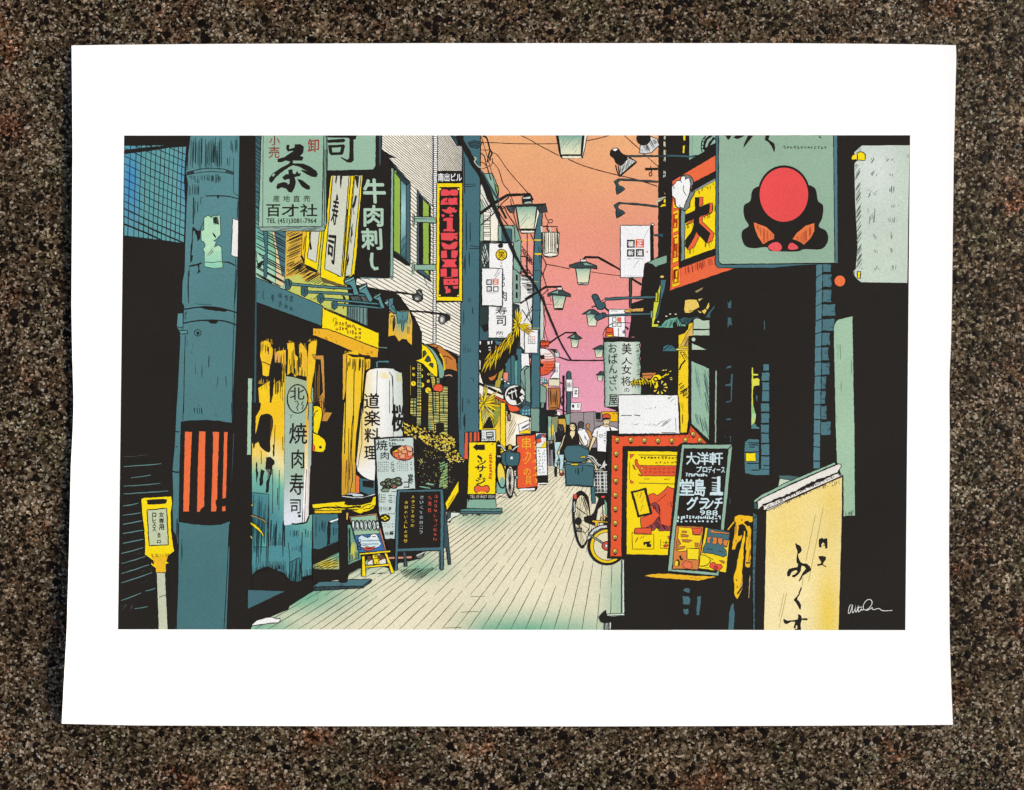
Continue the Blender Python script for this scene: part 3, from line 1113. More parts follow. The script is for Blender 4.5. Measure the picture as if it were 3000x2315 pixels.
for a in ('1205,505 1260,510 1245,660 1230,640', '1212,735 1235,740 1215,850 1190,900 1205,970 1190,960 1175,880', '1190,1045 1180,1120 1185,1200 1165,1240 1170,1310 1150,1280 1160,1130', '1140,1400 1140,1500 1115,1590 1105,1560'):
    P('A2: ' + a, '#2b2b28')
    L('A2: ' + a, 1.2, SAGE, rag=0)

part('signboard', 'black sign with tall mint brush characters')
P('A2: 1305,395 1525,395 1645,400 1620,1690 B2: 1640,110 1270,105 1215,80 A2: 1215,1650 1240,1150', K)
P('A2: 1640,415 1662,418 1648,1690 B2: 1660,120 1280,110 1265,90 1610,105', '#6f938f', 1.5)
sub('lettering')
tile('A2')
T('牛', 1310, 548, 1560, 825, '#aecbb3', .03, slant=-.05)
T('肉', 1315, 858, 1535, 1100, '#aecbb3', .03)
T('刺', 1285, 1130, 1520, 1370, '#aecbb3', .03, slant=-.05)
L('A2: 1408,1410 1400,1500 1410,1570 1440,1600 1482,1590', 9, '#aecbb3')

part('wall', 'cream clapboard wall with thin slanting lines')
P('A2: 1530,30 1690,30 A3: 525,30 525,870 250,590 0,300 A2: 1690,300 1525,200', CREAM, 0)
WALL1 = 'A2: 1528,30 1690,30 A3: 525,30 525,870 250,590 0,300 A2: 1690,300 1528,200'
HV(WALL1, (2120, 1232), [-200 + k * 7.7 for k in range(130)], 1.7, K, 1140, .05)
P('A3: 570,30 745,30 800,160 865,160 862,455 565,455', CREAM)
HV('A3: 570,30 745,30 800,160 865,160 862,455 565,455', (1900, 1300), [-620 + k * 9.5 for k in range(170)], 1.8, K, 1140)
LOW = 'A3: 252,590 520,870 555,870 555,1690 B3: 560,390 838,385 838,1025 560,885 385,870 390,740 300,550 120,300 0,240 B2: 1685,265 1220,180 1230,110 1660,110 A3: 50,1690 55,1450 250,1555'
P(LOW, CREAM, 0)
HV(LOW, (2000, 1330), [430 + k * 12.4 for k in range(60)], 2.1, K, 1140, .05)
sub('corner_strip')
P('A3: 522,30 572,30 570,870 B3: 555,400 552,870 518,870 520,0', WHT, 2.6)
with group():
    y = 402
    while y < 1005:
        L([(1270.5 - (y - 400) * .001, y), (1281 - (y - 400) * .006, y)], 1.8)
        y += 6.2
sub('window')
P('A2: 1655,450 1690,440 A3: 0,300 252,590 252,1560 205,1560 50,1460 0,1400 A2: 1660,1380', '#33454a', 2)
H('A3: 0,320 240,590 240,640 0,400', 3, 40, 1.4, K, jit=.6)
P('A3: 28,415 55,428 50,1690 15,1690', '#8fb3a2', 2)
P('A2: 1672,450 1690,450 1690,1400 1660,1385', '#9ab548')
P('A3: 62,455 136,552 135,1432 58,1388', '#96b748', 2)
F('A3: 142,560 204,625 200,1490 140,1440', ramp(1, (530, '#4f8f96'), (610, '#9fd0cf'), (680, '#7fb5b8'), (760, '#3f777f')), 14, 1.5)
H('A3: 142,1250 200,1200 200,1490 140,1440', 4, 120, 1.5, '#245058', jit=.6)
P('A3: 204,620 250,595 250,1558 202,1500', '#49666d', 2)
P('A3: 50,1385 252,1545 245,1560 200,1560 55,1455', K)
sub('window')
P('A3: 330,670 490,862 488,1660 B3: 480,70 490,145 330,20 A3: 330,1560', '#46626a', 2)
P('A3: 348,712 398,765 398,1600 352,1570', K)
P('A3: 398,782 472,858 470,1690 B3: 465,80 405,15 A3: 400,1600', '#96b748', 2)
P('A3: 470,850 492,870 492,1660 470,1650', K)
P('B3: 330,15 500,130 490,148 320,30', '#2d3a3d', 1.5)
sub('sign_bracket')
P('A3: 300,985 556,992 556,1062 300,1052', '#8fb59f', 2.4)
L('A3: 300,1010 556,1016', 1.6)
P('A3: 283,952 298,952 298,1105 283,1105', '#8fb59f', 2)
sub('sign_bracket')
P('A3: 300,1550 556,1550 556,1618 300,1612', '#8fb59f', 2.4)
P('A3: 272,1525 296,1525 296,1662 272,1662', '#8fb59f', 2)
L('B3: 400,60 450,190 520,300', 1.6)

part('signboard', 'pale green tea sign with black brush character')
P('A2: 108,30 855,30 880,60 880,1060 850,1150 100,1155 78,1108', '#87aa97', 2.4)
P('A2: 108,30 842,30 820,1102 78,1108', '#98bba2', 2)
L('A2: 132,30 125,1108', 1.6)
L('A2: 842,30 838,500 820,1100', 2)
P('A2: 78,1110 820,1104 852,1060 855,1140 830,1156 100,1156', '#8ea79c', 2)
H('A2: 100,1118 830,1112 850,1150 110,1152', 3.4, -8, 2, '#333a36', jit=.9, trim=.9)
L('A2: 858,200 850,1050', 2)
L('A2: 878,60 872,1060', 2.6)
sub('lettering')
tile('A2')
T('小', 205, 40, 325, 150, '#9c3a2c', .015)
T('売', 198, 165, 322, 300, '#9c3a2c', .015)
T('卸', 655, 75, 785, 232, '#9c3a2c', .015)
for a in ('205,185 320,185', '200,235 320,232', '265,40 262,150'):
    L('A2: ' + a, 1.6, '#3a201c')
P('A2: 405,145 440,145 435,195 500,175 500,140 560,135 608,165 600,240 565,275 605,290 590,330 480,330 480,360 600,365 700,410 755,450 772,490 755,525 700,520 640,490 570,445 600,440 650,455 560,405 480,385 430,410 330,480 270,540 232,590 205,580 198,540 240,480 330,420 420,375 450,345 395,330 345,350 300,350 300,312 380,290 450,240 490,215 420,225 400,190', K)
P('A2: 425,440 475,430 480,480 505,490 530,450 545,480 575,480 565,510 500,525 515,580 500,650 470,705 430,700 400,660 345,645 300,670 285,640 300,600 370,580 440,600 440,545 380,560 355,530 395,490 430,490', K)
P('A2: 528,545 580,555 640,600 680,630 680,670 640,670 590,640 555,590', K)
P('A2: 232,505 250,480 272,490 250,520', '#98bba2')
P('A2: 405,560 440,555 440,600 420,612', '#98bba2')
for i, ch in enumerate('産地直売'):
    tile('A2')
    T(ch, 245 + i * 119, 740, 325 + i * 119, 812, K, .012)
T('百', 170, 845, 330, 985, K, .02)
T('才', 350, 845, 545, 985, K, .025)
T('社', 565, 840, 765, 985, K, .02)
T('TEL (451)3081-7964', 168, 1008, 755, 1080, K, .02)

part('signboard', 'pale green sign with rounded black frame')
P('A2: 882,30 1525,30 1525,395 1510,460 1460,490 882,505', K)
P('A2: 885,30 1452,30 1448,395 1420,435 885,448', '#98bba2', 1)
P('A2: 1490,30 1512,30 1512,360 1490,400', '#3f5257')
sub('lettering')
P('A2: 890,35 1230,35 1215,80 1190,85 1195,330 1160,355 1110,350 1040,300 1050,288 1120,320 1140,300 1145,80 1130,65 890,60', K)
P('A2: 885,90 1080,72 1098,100 1070,118 890,122', K)
P('A2: 890,150 1080,140 1092,165 1065,260 925,268 905,240', K)
P('A2: 935,180 1045,172 1030,230 945,235', '#98bba2')

part('signboard', 'tall yellow sign with red block letters')
P('A3: 565,450 872,450 872,592 565,592', K)
tile('A3')
T('南出ビル', 580, 480, 855, 572, WHT, .02)
P('A3: 562,592 863,592 862,1690 B3: 862,376 556,370 A3: 555,1690', YEL, 2.6)
P('A3: 592,640 832,640 828,1690 B3: 826,328 584,326 A3: 590,1690', K)
for x, y in ((603, 665), (816, 665)):
    tile('A3')
    E(x, y, 12, 12, '#f5e05a')
for x, y in ((597, 306), (812, 310)):
    tile('B3')
    E(x, y, 10, 11, '#f5e05a')
sub('lettering')
for a in ('610,690 640,665 690,672 710,690 730,672 790,670 812,690 808,735 780,742 720,735 690,742 610,740', '640,775 690,765 680,810 665,800 655,822 692,815 690,845 605,850 615,800',
          '705,765 745,775 770,762 805,770 800,810 808,848 700,848 695,800', '690,880 720,870 740,885 775,880 770,905 805,912 785,940 740,935 735,955 660,940 625,915 625,900 680,905',
          '615,965 650,960 655,985 625,995', '705,970 745,960 762,980 720,990', '640,1010 680,1000 750,1000 748,1135 770,1140 770,1160 640,1160 640,1140 680,1130 680,1035 640,1040',
          '610,1180 805,1178 805,1200 760,1205 805,1215 800,1262 770,1240 740,1270 615,1260 612,1215', '612,1290 650,1295 710,1320 760,1285 805,1280 800,1340 770,1370 650,1370 625,1330',
          '612,1390 680,1385 682,1470 615,1475', '735,1385 808,1385 805,1440 785,1475 735,1470', '615,1490 800,1488 770,1530 800,1570 790,1580 620,1578 660,1530',
          '612,1600 670,1595 682,1690 605,1690', '735,1595 808,1600 810,1690 735,1690'):
    P('A3: ' + a, CORAL)
for a in ('605,0 680,0 678,75 640,80 608,70', '740,0 808,0 808,75 735,80', '640,115 815,108 815,180 760,185 645,185', '648,205 690,195 695,230 720,230 725,270 665,285 668,240', '750,200 810,195 810,225 760,228'):
    P('B3: ' + a, CORAL)
tile('B3')
E(698, 148, 9, 10, K)
E(765, 147, 9, 10, K)
L('B3: 650,98 750,92', 2, CORAL)

part('utility_pole', 'second teal pole behind the tall yellow sign')
P('A3: 870,30 1076,30 1070,900 1064,1690 B3: 1060,700 1052,1690 C3: 1060,120 1056,345 890,345 890,660 820,640 820,510 808,100 B3: 805,1680 805,1030 838,1030 845,400 864,376 A3: 862,1500', '#48707a', 3)
H('B3: 845,380 885,380 870,1100 845,1100', 5, 90, 2.4, '#22302f', jit=.8, trim=.4)
H('B3: 870,880 920,880 910,1010 870,1010', 3, 90, 2.6, '#22302f', jit=.7, trim=.3)
H('B3: 855,1500 920,1500 920,1690 855,1690', 5, 90, 2.4, '#22302f', jit=.8, trim=.4)
H('A3: 870,900 960,900 950,1690 870,1690', 9, 90, 2.2, '#26383c', jit=.9, trim=.7)
H('A3: 870,1400 930,1400 920,1690 870,1690', 4, 90, 2.2, '#22302f', jit=.8, trim=.5)
H('A3: 940,300 1060,330 1060,480 940,420', 7, 90, 3.2, '#22302f', jit=.8, trim=.6)
H('C3: 830,60 900,60 900,330 830,330', 5, 90, 2.6, '#22302f', jit=.8, trim=.4)
L('B3: 838,1030 840,1690', 2)
L('C3: 840,0 835,320', 2)
for x, y in ((945, 360), (942, 948), (935, 1550)):
    tile('B3')
    E(x, y, 16, 20, None, 1.8, '#2a4046')
L('A3: 885,300 890,600 890,720', 2.2)
L('A3: 895,610 1020,605', 1.8)
L('A3: 890,635 1020,628', 1.8)
L('A3: 950,1330 1070,1345', 2)
L('A3: 945,1360 1065,1365', 2)
L('B3: 980,450 985,520', 3, '#26383c')
L('B3: 960,1280 990,1270 990,1320', 2, '#26383c')
P('A3: 925,120 1000,95 1090,110 1085,150 1040,190 960,170', '#3a565e', 2.4)
L('A3: 935,140 1000,120 1060,130 1080,150', 2, c=1)
L('A3: 945,160 1000,150 1060,165', 2, c=1)
P('C3: 890,345 1062,345 1058,450 940,465 925,660 885,660', '#2f3f44', 2)
for a in ('895,350 925,350 925,660 886,660', '950,348 972,348 972,455 950,460', '1000,346 1025,346 1025,452 1000,455', '1040,346 1060,346 1060,450 1042,450'):
    P('C3: ' + a, '#ee5c38')
P('A3: 725,30 800,30 812,150 795,155', '#345058', 2)
P('A3: 770,30 815,30 815,100 790,60', '#86a99b', 1.5)

part('banner', 'white hanging banner with yellow disc')
P('A3: 1178,1298 1458,1298 1452,1690 B3: 1446,806 1166,803 A3: 1172,1690', WHT, 2.2)
L('A3: 1078,1275 1340,1278 1340,1300', 3)
L('A3: 1080,1295 1320,1298', 2)
P('A3: 1290,1310 1320,1298 1342,1315 1335,1350 1300,1355 1280,1330', K)
tile('A3')
E(1320, 1434, 64, 64, '#f5cf1c', 3)
T('笑', 1282, 1390, 1360, 1480, K, .01)
for i, ch in enumerate('千兵'):
    tile('A3')
    T(ch, 1303, 1515 + i * 38, 1335, 1545 + i * 38, K, .0)
sub('lettering')
tile('B3')
T('ら', 1325, 60, 1360, 130, K, .03)
T('り', 1325, 150, 1360, 205, K, .03)
T('肉', 1300, 255, 1382, 370, K, .015)
T('寿', 1250, 440, 1385, 530, K, .015)
T('司', 1262, 545, 1372, 660, K, .015)
T('所', 1258, 728, 1345, 768, K, .02)
L('B3: 1290,785 1345,787', 1.2)

part('hanging_sign', 'white sign hanging in front of the banner')
P('A3: 1090,1590 1335,1596 B3: 1336,0 1335,432 1090,424', WHT, 2.4)
L('A3: 1290,1600 1240,1690', 1.2, '#999')
L('B3: 1310,20 1250,110', 1.2, '#aaa')
tile('B3')
squares([(1143, 117, 1208, 185), (1221, 112, 1286, 182), (1145, 198, 1208, 262), (1222, 198, 1286, 262)], '極正新道')
R(1234, 212, 1275, 250, WHT)
L('B3: 1155,278 1285,276', 1.2, '#777')
L('B3: 1090,428 1335,436', 3)

part('cable', 'thick black cable crossing the second pole')
for s_, w_ in (('A3: 815,30 950,280 1090,520 1220,830', 17), ('A3: 1220,830 1350,1140 1480,1440', 10), ('A3: 1480,1440 1630,1690 B4: 60,110 200,350', 7.5), ('B4: 200,350 290,580 370,770', 5.5), ('B4: 370,770 440,910 535,1066', 4.2)):
    L(s_, w_)
P('A3: 1085,480 1150,560 1110,600 1070,570', K)
L('A3: 1000,290 1025,310 1005,340 1050,400 1085,410', 4, '#a9c0ad', c=1)
L('A3: 1085,450 1120,500 1150,560 1240,720 1290,800', 5, '#40626b')
L('A3: 1095,470 1270,770', 1.5)
L('A3: 1300,860 1380,1010', 5)
tile('A3')
E(1270, 880, 16, 16, None, 2.2)
E(1338, 880, 14, 14, None, 2.2)

part('palm', 'yellow spiky palm leaves under the banner')
P('B3: 1440,760 1500,700 1540,800 1500,980 1400,1060 1330,1180 1250,1240 1180,1270 1110,1230 1130,1080 1240,960 1330,850', K, rag=3)
for k in range(54):
    tile('B3')
    t = random.random()
    bx, by = 1500 - 330 * t + random.uniform(-30, 30), 720 + 300 * t + random.uniform(-30, 40)
    lnn = random.uniform(120, 230)
    blades(bx, by, [(bx - random.uniform(20, 110), by + lnn, 6.0)], random.choice((YEL, '#f4cf18', '#e9b91c')), 2.0)
for x, y in ((1480, 460), (1505, 440), (1540, 450), (1560, 480), (1455, 570), (1560, 560), (1690, 650), (1690, 690), (1690, 740), (1640, 760), (1440, 700), (1460, 760), (1490, 810), (1520, 800), (1450, 640)):
    tile('B3')
    blades(1512, 650, [(x, y, 7)], random.choice((YEL, '#f0c81c')), 1.5)
tile('B4')
for x, y in ((90, 710), (120, 740), (70, 760), (60, 790)):
    blades(-25, 700, [(x, y, 5)], '#d9a93a', 1.4)
part('palm', 'spiky potted palm beside the second pole')
for x, y in ((1130, 1340), (1160, 1350), (1150, 1420), (1240, 1440), (1290, 1420), (1270, 1480), (1255, 1540), (1330, 1620), (1300, 1680), (1200, 1690), (1065, 1500), (1058, 1560), (1062, 1690), (1090, 1700), (1070, 1450)):
    tile('B3')
    blades(1115, 1568, [(x, y, 8)], random.choice((YEL, '#f0c81c', '#e8d060')), 1.6)
for x, y in ((1085, 220), (1105, 290), (1130, 300), (1160, 280), (1190, 260), (1220, 230), (1255, 215), (1240, 150), (1270, 180)):
    tile('C3')
    blades(1130, 40, [(x, y, 8)], random.choice((YEL, '#f0d95a', '#d9cf7a')), 1.6)
P('C3: 1165,170 1190,160 1235,300 1100,305', K)
# ------------------------------------------------------------------ printed picture: left shop front
part('fascia', 'teal fascia board sloping over the shop front')
P('B2: 45,92 835,432 815,665 45,385', '#4d7a80', 2.4)
sub('lettering')
L('B2: 55,265 85,268', 3, '#33525a')
L('B2: 110,265 135,262 128,340 150,350', 3, '#33525a')
marks(225, 270, 275, 420, 1, 1, '#33525a', 2.4, 7)
marks(300, 265, 365, 470, 1, 2, '#33525a', 2.4, 7)
marks(375, 300, 435, 490, 1, 2, '#33525a', 2.4, 7)
marks(440, 310, 500, 525, 1, 2, '#33525a', 2.6, 8)
P('B2: 40,92 50,92 55,400 45,1690 C2: 25,540 8,560 10,0 B2: 20,1690', '#3a5a60')
P('B2: 835,432 1120,560 1350,665 1370,440 1400,380 1690,320 1690,1200 1390,1160 1390,1040 1480,1035 1490,930 1485,740', K)
P('B2: 1120,420 1355,445 1355,665 1110,560', '#74938f', 2)
H('B2: 1120,420 1355,445 1355,665 1110,560', 3.6, 90, 2.0, '#2c3a3a', jit=.4)
P('B2: 1150,320 1280,300 1430,350 1350,400 1200,390', '#5d6b66', 2)
H('B2: 1150,320 1280,300 1430,350 1350,400 1200,390', 3.6, 60, 2.0, K, jit=.5)
P('B2: 1360,240 1690,280 1690,400 1420,330', K)
P('B2: 1050,300 1090,320 1105,370 1075,460 1060,470 1085,380', K)
part('signboard', 'yellow shop sign board at the end of the teal fascia')
P('B2: 826,442 1488,742 1486,932 1300,860 950,735 818,690', YEL, 2.6)
L('B2: 840,462 1090,572', 3)
L('B2: 1095,578 1480,745', 3)
sub('lettering')
L('B2: 950,620 955,580 985,565 985,620 965,670', 2.2, '#7a4a14')
marks(980, 610, 1130, 735, 4, 2, '#8a5216', 2.2, 4)
marks(1110, 640, 1210, 780, 3, 2, '#8a5216', 2.2, 4)
marks(1200, 680, 1290, 830, 2, 3, '#8a5216', 2.2, 4)
part('awning', 'amber strip under the yellow sign')
P('B2: 715,688 880,700 1010,745 1300,862 1488,935 1476,1036 1350,1030 1100,930 940,860 780,795 712,775', '#f0b126', 2.6)
for a in ('735,720 745,730 750,770 738,765', '770,710 800,750 815,775 785,750', '905,770 960,800 1010,870 960,840', '1245,870 1310,920 1305,940 1270,915', '830,790 890,800 905,840 860,820', '1330,990 1440,950 1400,1000'):
    H('B2: ' + a, 3, 65, 2, '#6b3c12', jit=.7)
L('B2: 1490,915 1585,922', 2.6, '#6f8a88')

part('timber_wall', 'weathered yellow timber wall of the shop')
BOARDS = ('105,870 150,835 200,850 245,940 240,1010 215,1120 195,1250 165,1255 125,1240 120,1120 95,1020',
          '265,990 300,960 395,945 400,1690 385,1690 330,1500 320,1320 350,1320 345,1100 270,1090',
          '415,870 490,860 505,1000 545,1040 545,1240 500,1260 470,1200 415,1240', '560,880 580,865 640,950 650,1040 640,1260 545,1240 550,1020',
          '665,880 700,845 760,835 745,1060 730,1200 700,1360 690,1690 635,1690 645,1100', '75,1390 205,1310 210,1690 95,1690 110,1580 85,1560',
          '260,1340 355,1320 390,1690 210,1690')
for b in BOARDS:
    F('B2: ' + b, lambda x, y: mix('#f6c81d', '#e5a63c', .5 * gs(x, y, 810, 1050, 40, 30) + .6 * gs(x, y, 895, 1060, 20, 60)), 14)
P('B2: 265,1000 300,970 330,1000 345,1090 270,1095', '#dda34f')
for a in ('700,1000 750,1000 750,1060 740,1060', '745,1010 840,1010 845,1120 860,1690 805,1690 790,1500 830,1440 805,1060 750,1055', '780,1540 830,1480 855,1690 C2: 860,110 940,115 905,180 880,220 820,215 850,20 840,0'):
    P('B2: ' + a, '#d0923c', 1.5)
H('B2: 250,990 400,950 400,1300 360,1400 250,1340', 4.2, 91, 2.6, K, jit=.7, trim=.35)
H('B2: 200,1120 400,1100 390,1330 210,1620', 4.2, 91, 3.0, K, jit=.6, trim=.2)
H('B2: 110,840 240,930 230,1020 110,950', 5, 91, 2, K, jit=.8, trim=.4)
H('B2: 410,900 640,930 640,1270 410,1250', 5.5, 91, 2.6, K, jit=.8, trim=.45)
H('B2: 410,1100 640,1150 640,1290 410,1250', 4, 91, 2.6, K, jit=.7, trim=.4)
H('B2: 700,1080 820,1080 820,1600 720,1600', 3.8, 91, 1.6, '#8a6126', jit=.8, trim=.35)
H('B2: 820,1420 860,1480 860,1690 C2: 860,200 830,150 B2: 800,1600', 3.6, 90, 2, K, jit=.7, trim=.3)
L('B2: 105,1085 150,1095 215,1125', 2.6)


for x0, x1, y_, h_ in ((100, 245, 880, 70), (265, 400, 990, 80), (412, 505, 885, 60), (552, 640, 930, 80), (655, 760, 850, 40), (78, 205, 1345, 70), (258, 355, 1335, 60), (1085, 1240, 985, 40)):
    tile('B2')
    fringe(x0, x1, y_, h_, '#f1bd24', 2.2, 2.6)
for x0, x1, y_, h_ in ((110, 240, 880, 130), (265, 400, 1090, 230), (410, 640, 1255, 170), (75, 210, 1330, 90), (210, 390, 1300, 260), (640, 700, 1330, 120)):
    tile('B2')
    fringe(x0, x1, y_, h_, K, 4.2, 2.6, up=False)


def tim(x, y):
    t = (y - 1180) / 420
    a = mix('#f6c31b', '#f7cf42', t)
    cut = 1330 + max(0, (x - 790)) * .95
    k = max(0.0, min(1.0, (y - cut) / 60))
    return mix(mix(a, '#ece0a2', max(0, min(1, (y - cut + 75) / 75)) * (1 if x > 790 else .3)), mix('#7dc2a8', '#4f8f96', (y - cut - 40) / 130), k)


F('C2: 40,0 385,0 385,1690 D2: 400,200 780,120 775,900 480,960 420,880 200,790 60,840 0,900 C2: 0,1690 0,480 75,470 30,430', tim, 12)
P('C2: 5,0 105,0 95,80 45,160 40,460 10,540', K)
P('C2: 95,160 140,135 190,130 240,170 245,280 215,420 215,560 180,580 100,520 75,460 40,480 25,540 20,460 60,300', K, c=1)
H('C2: 205,170 250,180 240,340 210,460', 3, 91, 2.2, '#6a4a16', jit=.7)
for a in ('165,640 215,635 265,680 265,720 240,740 235,800 200,960 190,1055 158,1055 165,960 190,830 155,770 160,700',
          '50,690 65,720 65,800 75,820 60,920 50,960 48,860 40,800', '105,780 150,800 140,830 125,960 100,980 85,960 95,830', '245,480 262,500 262,620 245,640'):
    P('C2: ' + a, K, rag=1.2)
H('C2: 160,780 215,780 200,900 170,900', 3, 70, 1.4, '#9fb0a0', jit=.8)
for a in ('270,260 260,560', '360,400 365,560', '320,790 315,1260', '245,780 240,1300', '105,560 110,720', '300,1000 300,1200'):
    L('C2: ' + a, 2)
L('C2: 385,0 380,1690', 3)
F('C2: 0,1050 200,1075 195,1690 0,1690', ramp(1, (1440, '#4f8d92'), (1520, '#467e86'), (1600, '#5aa5a0')), 14, 2)
H('C2: 0,1060 198,1080 195,1690 0,1690', 4.6, 92, 1.5, '#2c5058', jit=.6, trim=.3)
H('D2: 0,100 215,160 205,780 0,800', 4.6, 92, 1.6, '#24444a', jit=.7, trim=.35)
H('D2: 215,180 400,200 400,560 330,560 230,480', 4.4, 92, 2.2, '#1f3a40', jit=.7, trim=.3)
H('D2: 480,300 640,300 630,420 480,420', 4, 91, 1.8, '#24444a', jit=.7, trim=.3)
H('D2: 680,300 780,300 780,460 690,420', 4, 91, 2, '#24444a', jit=.7, trim=.3)
H('D2: 510,520 640,500 640,620 520,600', 4, 100, 1.8, '#24444a', jit=.7, trim=.3)
L('D2: 215,0 205,800', 2.6)
L('D2: 405,200 400,670', 3.4, taper=.4)
L('D2: 650,350 640,900', 2.6)
L('D2: 470,480 490,700 480,960', 2)
P('D2: 490,740 620,675 640,900 660,1000 490,980', '#3f7a82', 2.4)
H('D2: 490,740 620,675 640,900 650,960 490,960', 5, 92, 3, K, jit=.5, trim=.1)
L('D2: 780,0 785,100 775,930', 3)
fr = 'D2: 0,920 30,880 100,865 200,815 320,825 380,890 440,960 560,990 720,960 780,950 800,1100 430,1120 0,1095'
P(fr, K, rag=3)
tile('D2')
fringe(0, 440, 900, 190, K, 1.8, 3.4)
fringe(100, 400, 830, 120, K, 1.8, 3.4)
fringe(440, 790, 990, 170, K, 2.0, 3.4)
fringe(220, 400, 520, 190, K, 2.2, 2.6)
P('D2: 0,1100 420,1115 0,1315 D1: 1718,1340 1725,1095', '#466d75')
P('D2: 420,1115 800,1105 440,1310 430,1350 0,1560 0,1320', K)
P('D2: 0,1545 60,1490 180,1455 260,1448 320,1470 355,1465 368,1490 350,1518 220,1530 60,1555 0,1560', WHT, 2.6)
for a, w_ in (('C1: 1590,1320 1640,1330 1690,1350 C2: 60,1345 130,1370 170,1420', 4.5), ('C1: 1590,1325 1640,1335 1690,1355 C2: 60,1350 130,1375 165,1415', 1.8)):
    L(a, w_, K if w_ > 3 else '#d9a348', c=1)
P('C1: 1588,1400 1640,1425 1690,1470 C2: 60,1440 110,1500 140,1560 130,1575 95,1520 40,1470 C1: 1660,1500 1620,1450 1588,1425', YEL, 2.2)
P('C1: 1590,1210 1640,1150 1610,1215', '#f0d36a', 1.8)
P('C1: 1580,1555 1610,1580 1600,1600', '#f0d36a', 1.5)

part('signboard', 'tall narrow sign board on the timber wall')


def sg(x, y):
    return mix(mix('#a6b48f', '#a3bda8', (y - 1100) / 120), '#dfe2ea', (y - 1395) / 120)


F('B2: 400,1255 470,1262 640,1310 C2: 640,0 600,1100 590,1400 385,1440 375,1420 385,0', sg, 16, 0)
P('B2: 640,1260 700,1260 700,1690 C2: 690,0 640,420 620,900 605,1180 595,1400 610,1000 620,400 640,0', '#e8b93a')
F('B2: 655,1100 730,1110 700,1360 690,1690 C2: 700,0 660,700 640,0 B2: 640,1690', ramp(1, (1060, '#f6c81d'), (1250, '#f2bd2a'), (1350, '#eccb7e')), 14)
F('C2: 665,0 712,0 695,760 670,1330 635,1405 590,1405 600,1180 640,800', ramp(1, (1180, '#94b39c'), (1330, '#a9bcae'), (1400, '#e0ccc0'), (1500, '#eadfdc')), 14, 2)
F('C2: 620,250 665,200 655,760 640,1180 600,1390 598,1180 615,800', ramp(1, (1240, '#eeb42c'), (1340, '#f0d9a0'), (1420, '#fbf8f2')), 12)
L('C2: 640,780 615,1400', 1.8)
L('C2: 465,1418 520,1425 610,1412 640,1400 670,1330', 4.5)
L('C2: 690,740 668,1320', 3.5)
tile('B2')
E(535, 1520, 122, 168, None, 3.6)
T('北', 445, 1385, 615, 1530, K, .01)
L('B2: 500,1550 530,1545 545,1580 525,1620 540,1660', 3)
L('B2: 600,1550 580,1580 605,1600 585,1640', 3)
sub('lettering')
tile('C2')
T('焼', 438, 240, 645, 480, K, .012, wob=.5)
T('肉', 468, 550, 612, 770, K, .012, wob=.5)
T('寿', 443, 830, 602, 1080, K, .012, wob=.5)
T('司', 450, 1135, 570, 1300, K, .012, wob=.5)
E(556, 1330, 18, 18, K)
mark(440, 130, 40, 80, '#6f8f86', 3, 3)

part('doorway_ornament', 'yellow ribbon shapes hanging in the doorway')
P('C2: 720,40 770,35 815,60 825,120 815,200 800,260 770,370 720,345', YEL, 2.4, c=0)
L('C2: 725,165 740,110 775,90', 2.6)
P('C2: 712,350 780,375 850,430 870,480 860,550 830,580 780,580 712,570', YEL, 2.6)
tile('C2')
E(802, 522, 17, 17, K)
P('C2: 712,480 735,510 740,555 712,570', '#ee5c38', 1.6)
P('B2: 700,1370 720,1400 718,1690 C2: 715,340 705,300 712,0 B2: 690,1500', '#8bb0a0', 1.5)

part('curtain', 'golden striped curtain at the doorway')


def cur_c(x, y):
    return mix(mix('#f7c71d', '#f5cf45', gs(x, y, 1020, 1180, 25, 60)), '#c98f35', max(0, min(1, (y - 1290) / 90)) * .75)


F('B2: 1110,985 1230,950 1250,1000 1310,1030 1330,1060 1300,1400 1270,1690 1085,1690 1100,1400', cur_c, 12)
F('C2: 1055,600 1085,0 1280,0 1230,420 1212,700 1215,1060 1052,1085', cur_c, 12)
for a, w_ in (('B2: 1110,1000 1100,1400 C2: 1085,600', 3), ('B2: 1200,1050 1190,1690 C2: 1170,300 1140,900', 2.6), ('C2: 1280,0 1230,420 1215,700', 6), ('C2: 1195,150 1165,560 1180,900 1150,1060', 2), ('C2: 1135,300 1125,1060', 2), ('B2: 1300,1060 1275,1690', 3)):
    L(a, w_)
H('B2: 1090,1040 1320,1040 1310,1200 1100,1200', 5, 92, 2.4, K, jit=.7, trim=.4)
H('C2: 1070,650 1115,650 1100,1060 1055,1070', 3.6, 92, 2, '#7a5420', jit=.6, trim=.3)
P('B2: 1110,990 1200,1000 1390,1010 1380,1035 1180,1030', K)
P('B2: 1335,1050 1390,1050 1385,1160 1335,1185', '#f0b622', 1.5)
H('B2: 1335,1050 1390,1050 1385,1160 1335,1185', 4, 92, 2.4, K, jit=.7, trim=.4)
P('B2: 1065,1000 1110,975 1100,1400 1080,1530 1062,1530', '#e9b02e', 1.6)
P('C2: 1215,840 1260,870 1260,1060 1215,1060', '#ef7a42', 1.5)
P('C2: 1262,880 1440,915 1445,1060 1380,1090 1262,1040', '#45707a', 2)
P('C2: 1295,915 1425,915 1425,1000 1300,985', K)
P('C2: 1055,1090 1200,1105 1300,1105 1445,1062 1445,1080 1290,1122 1170,1120 1055,1105', '#dfe2e4', 2)
P('C2: 1100,1080 1140,1060 1200,1060 1240,1065 1300,1075 1300,1098 1190,1100 1170,1080', '#cfd9de', 2, c=1)

part('lantern', 'tall white paper lantern with black characters')


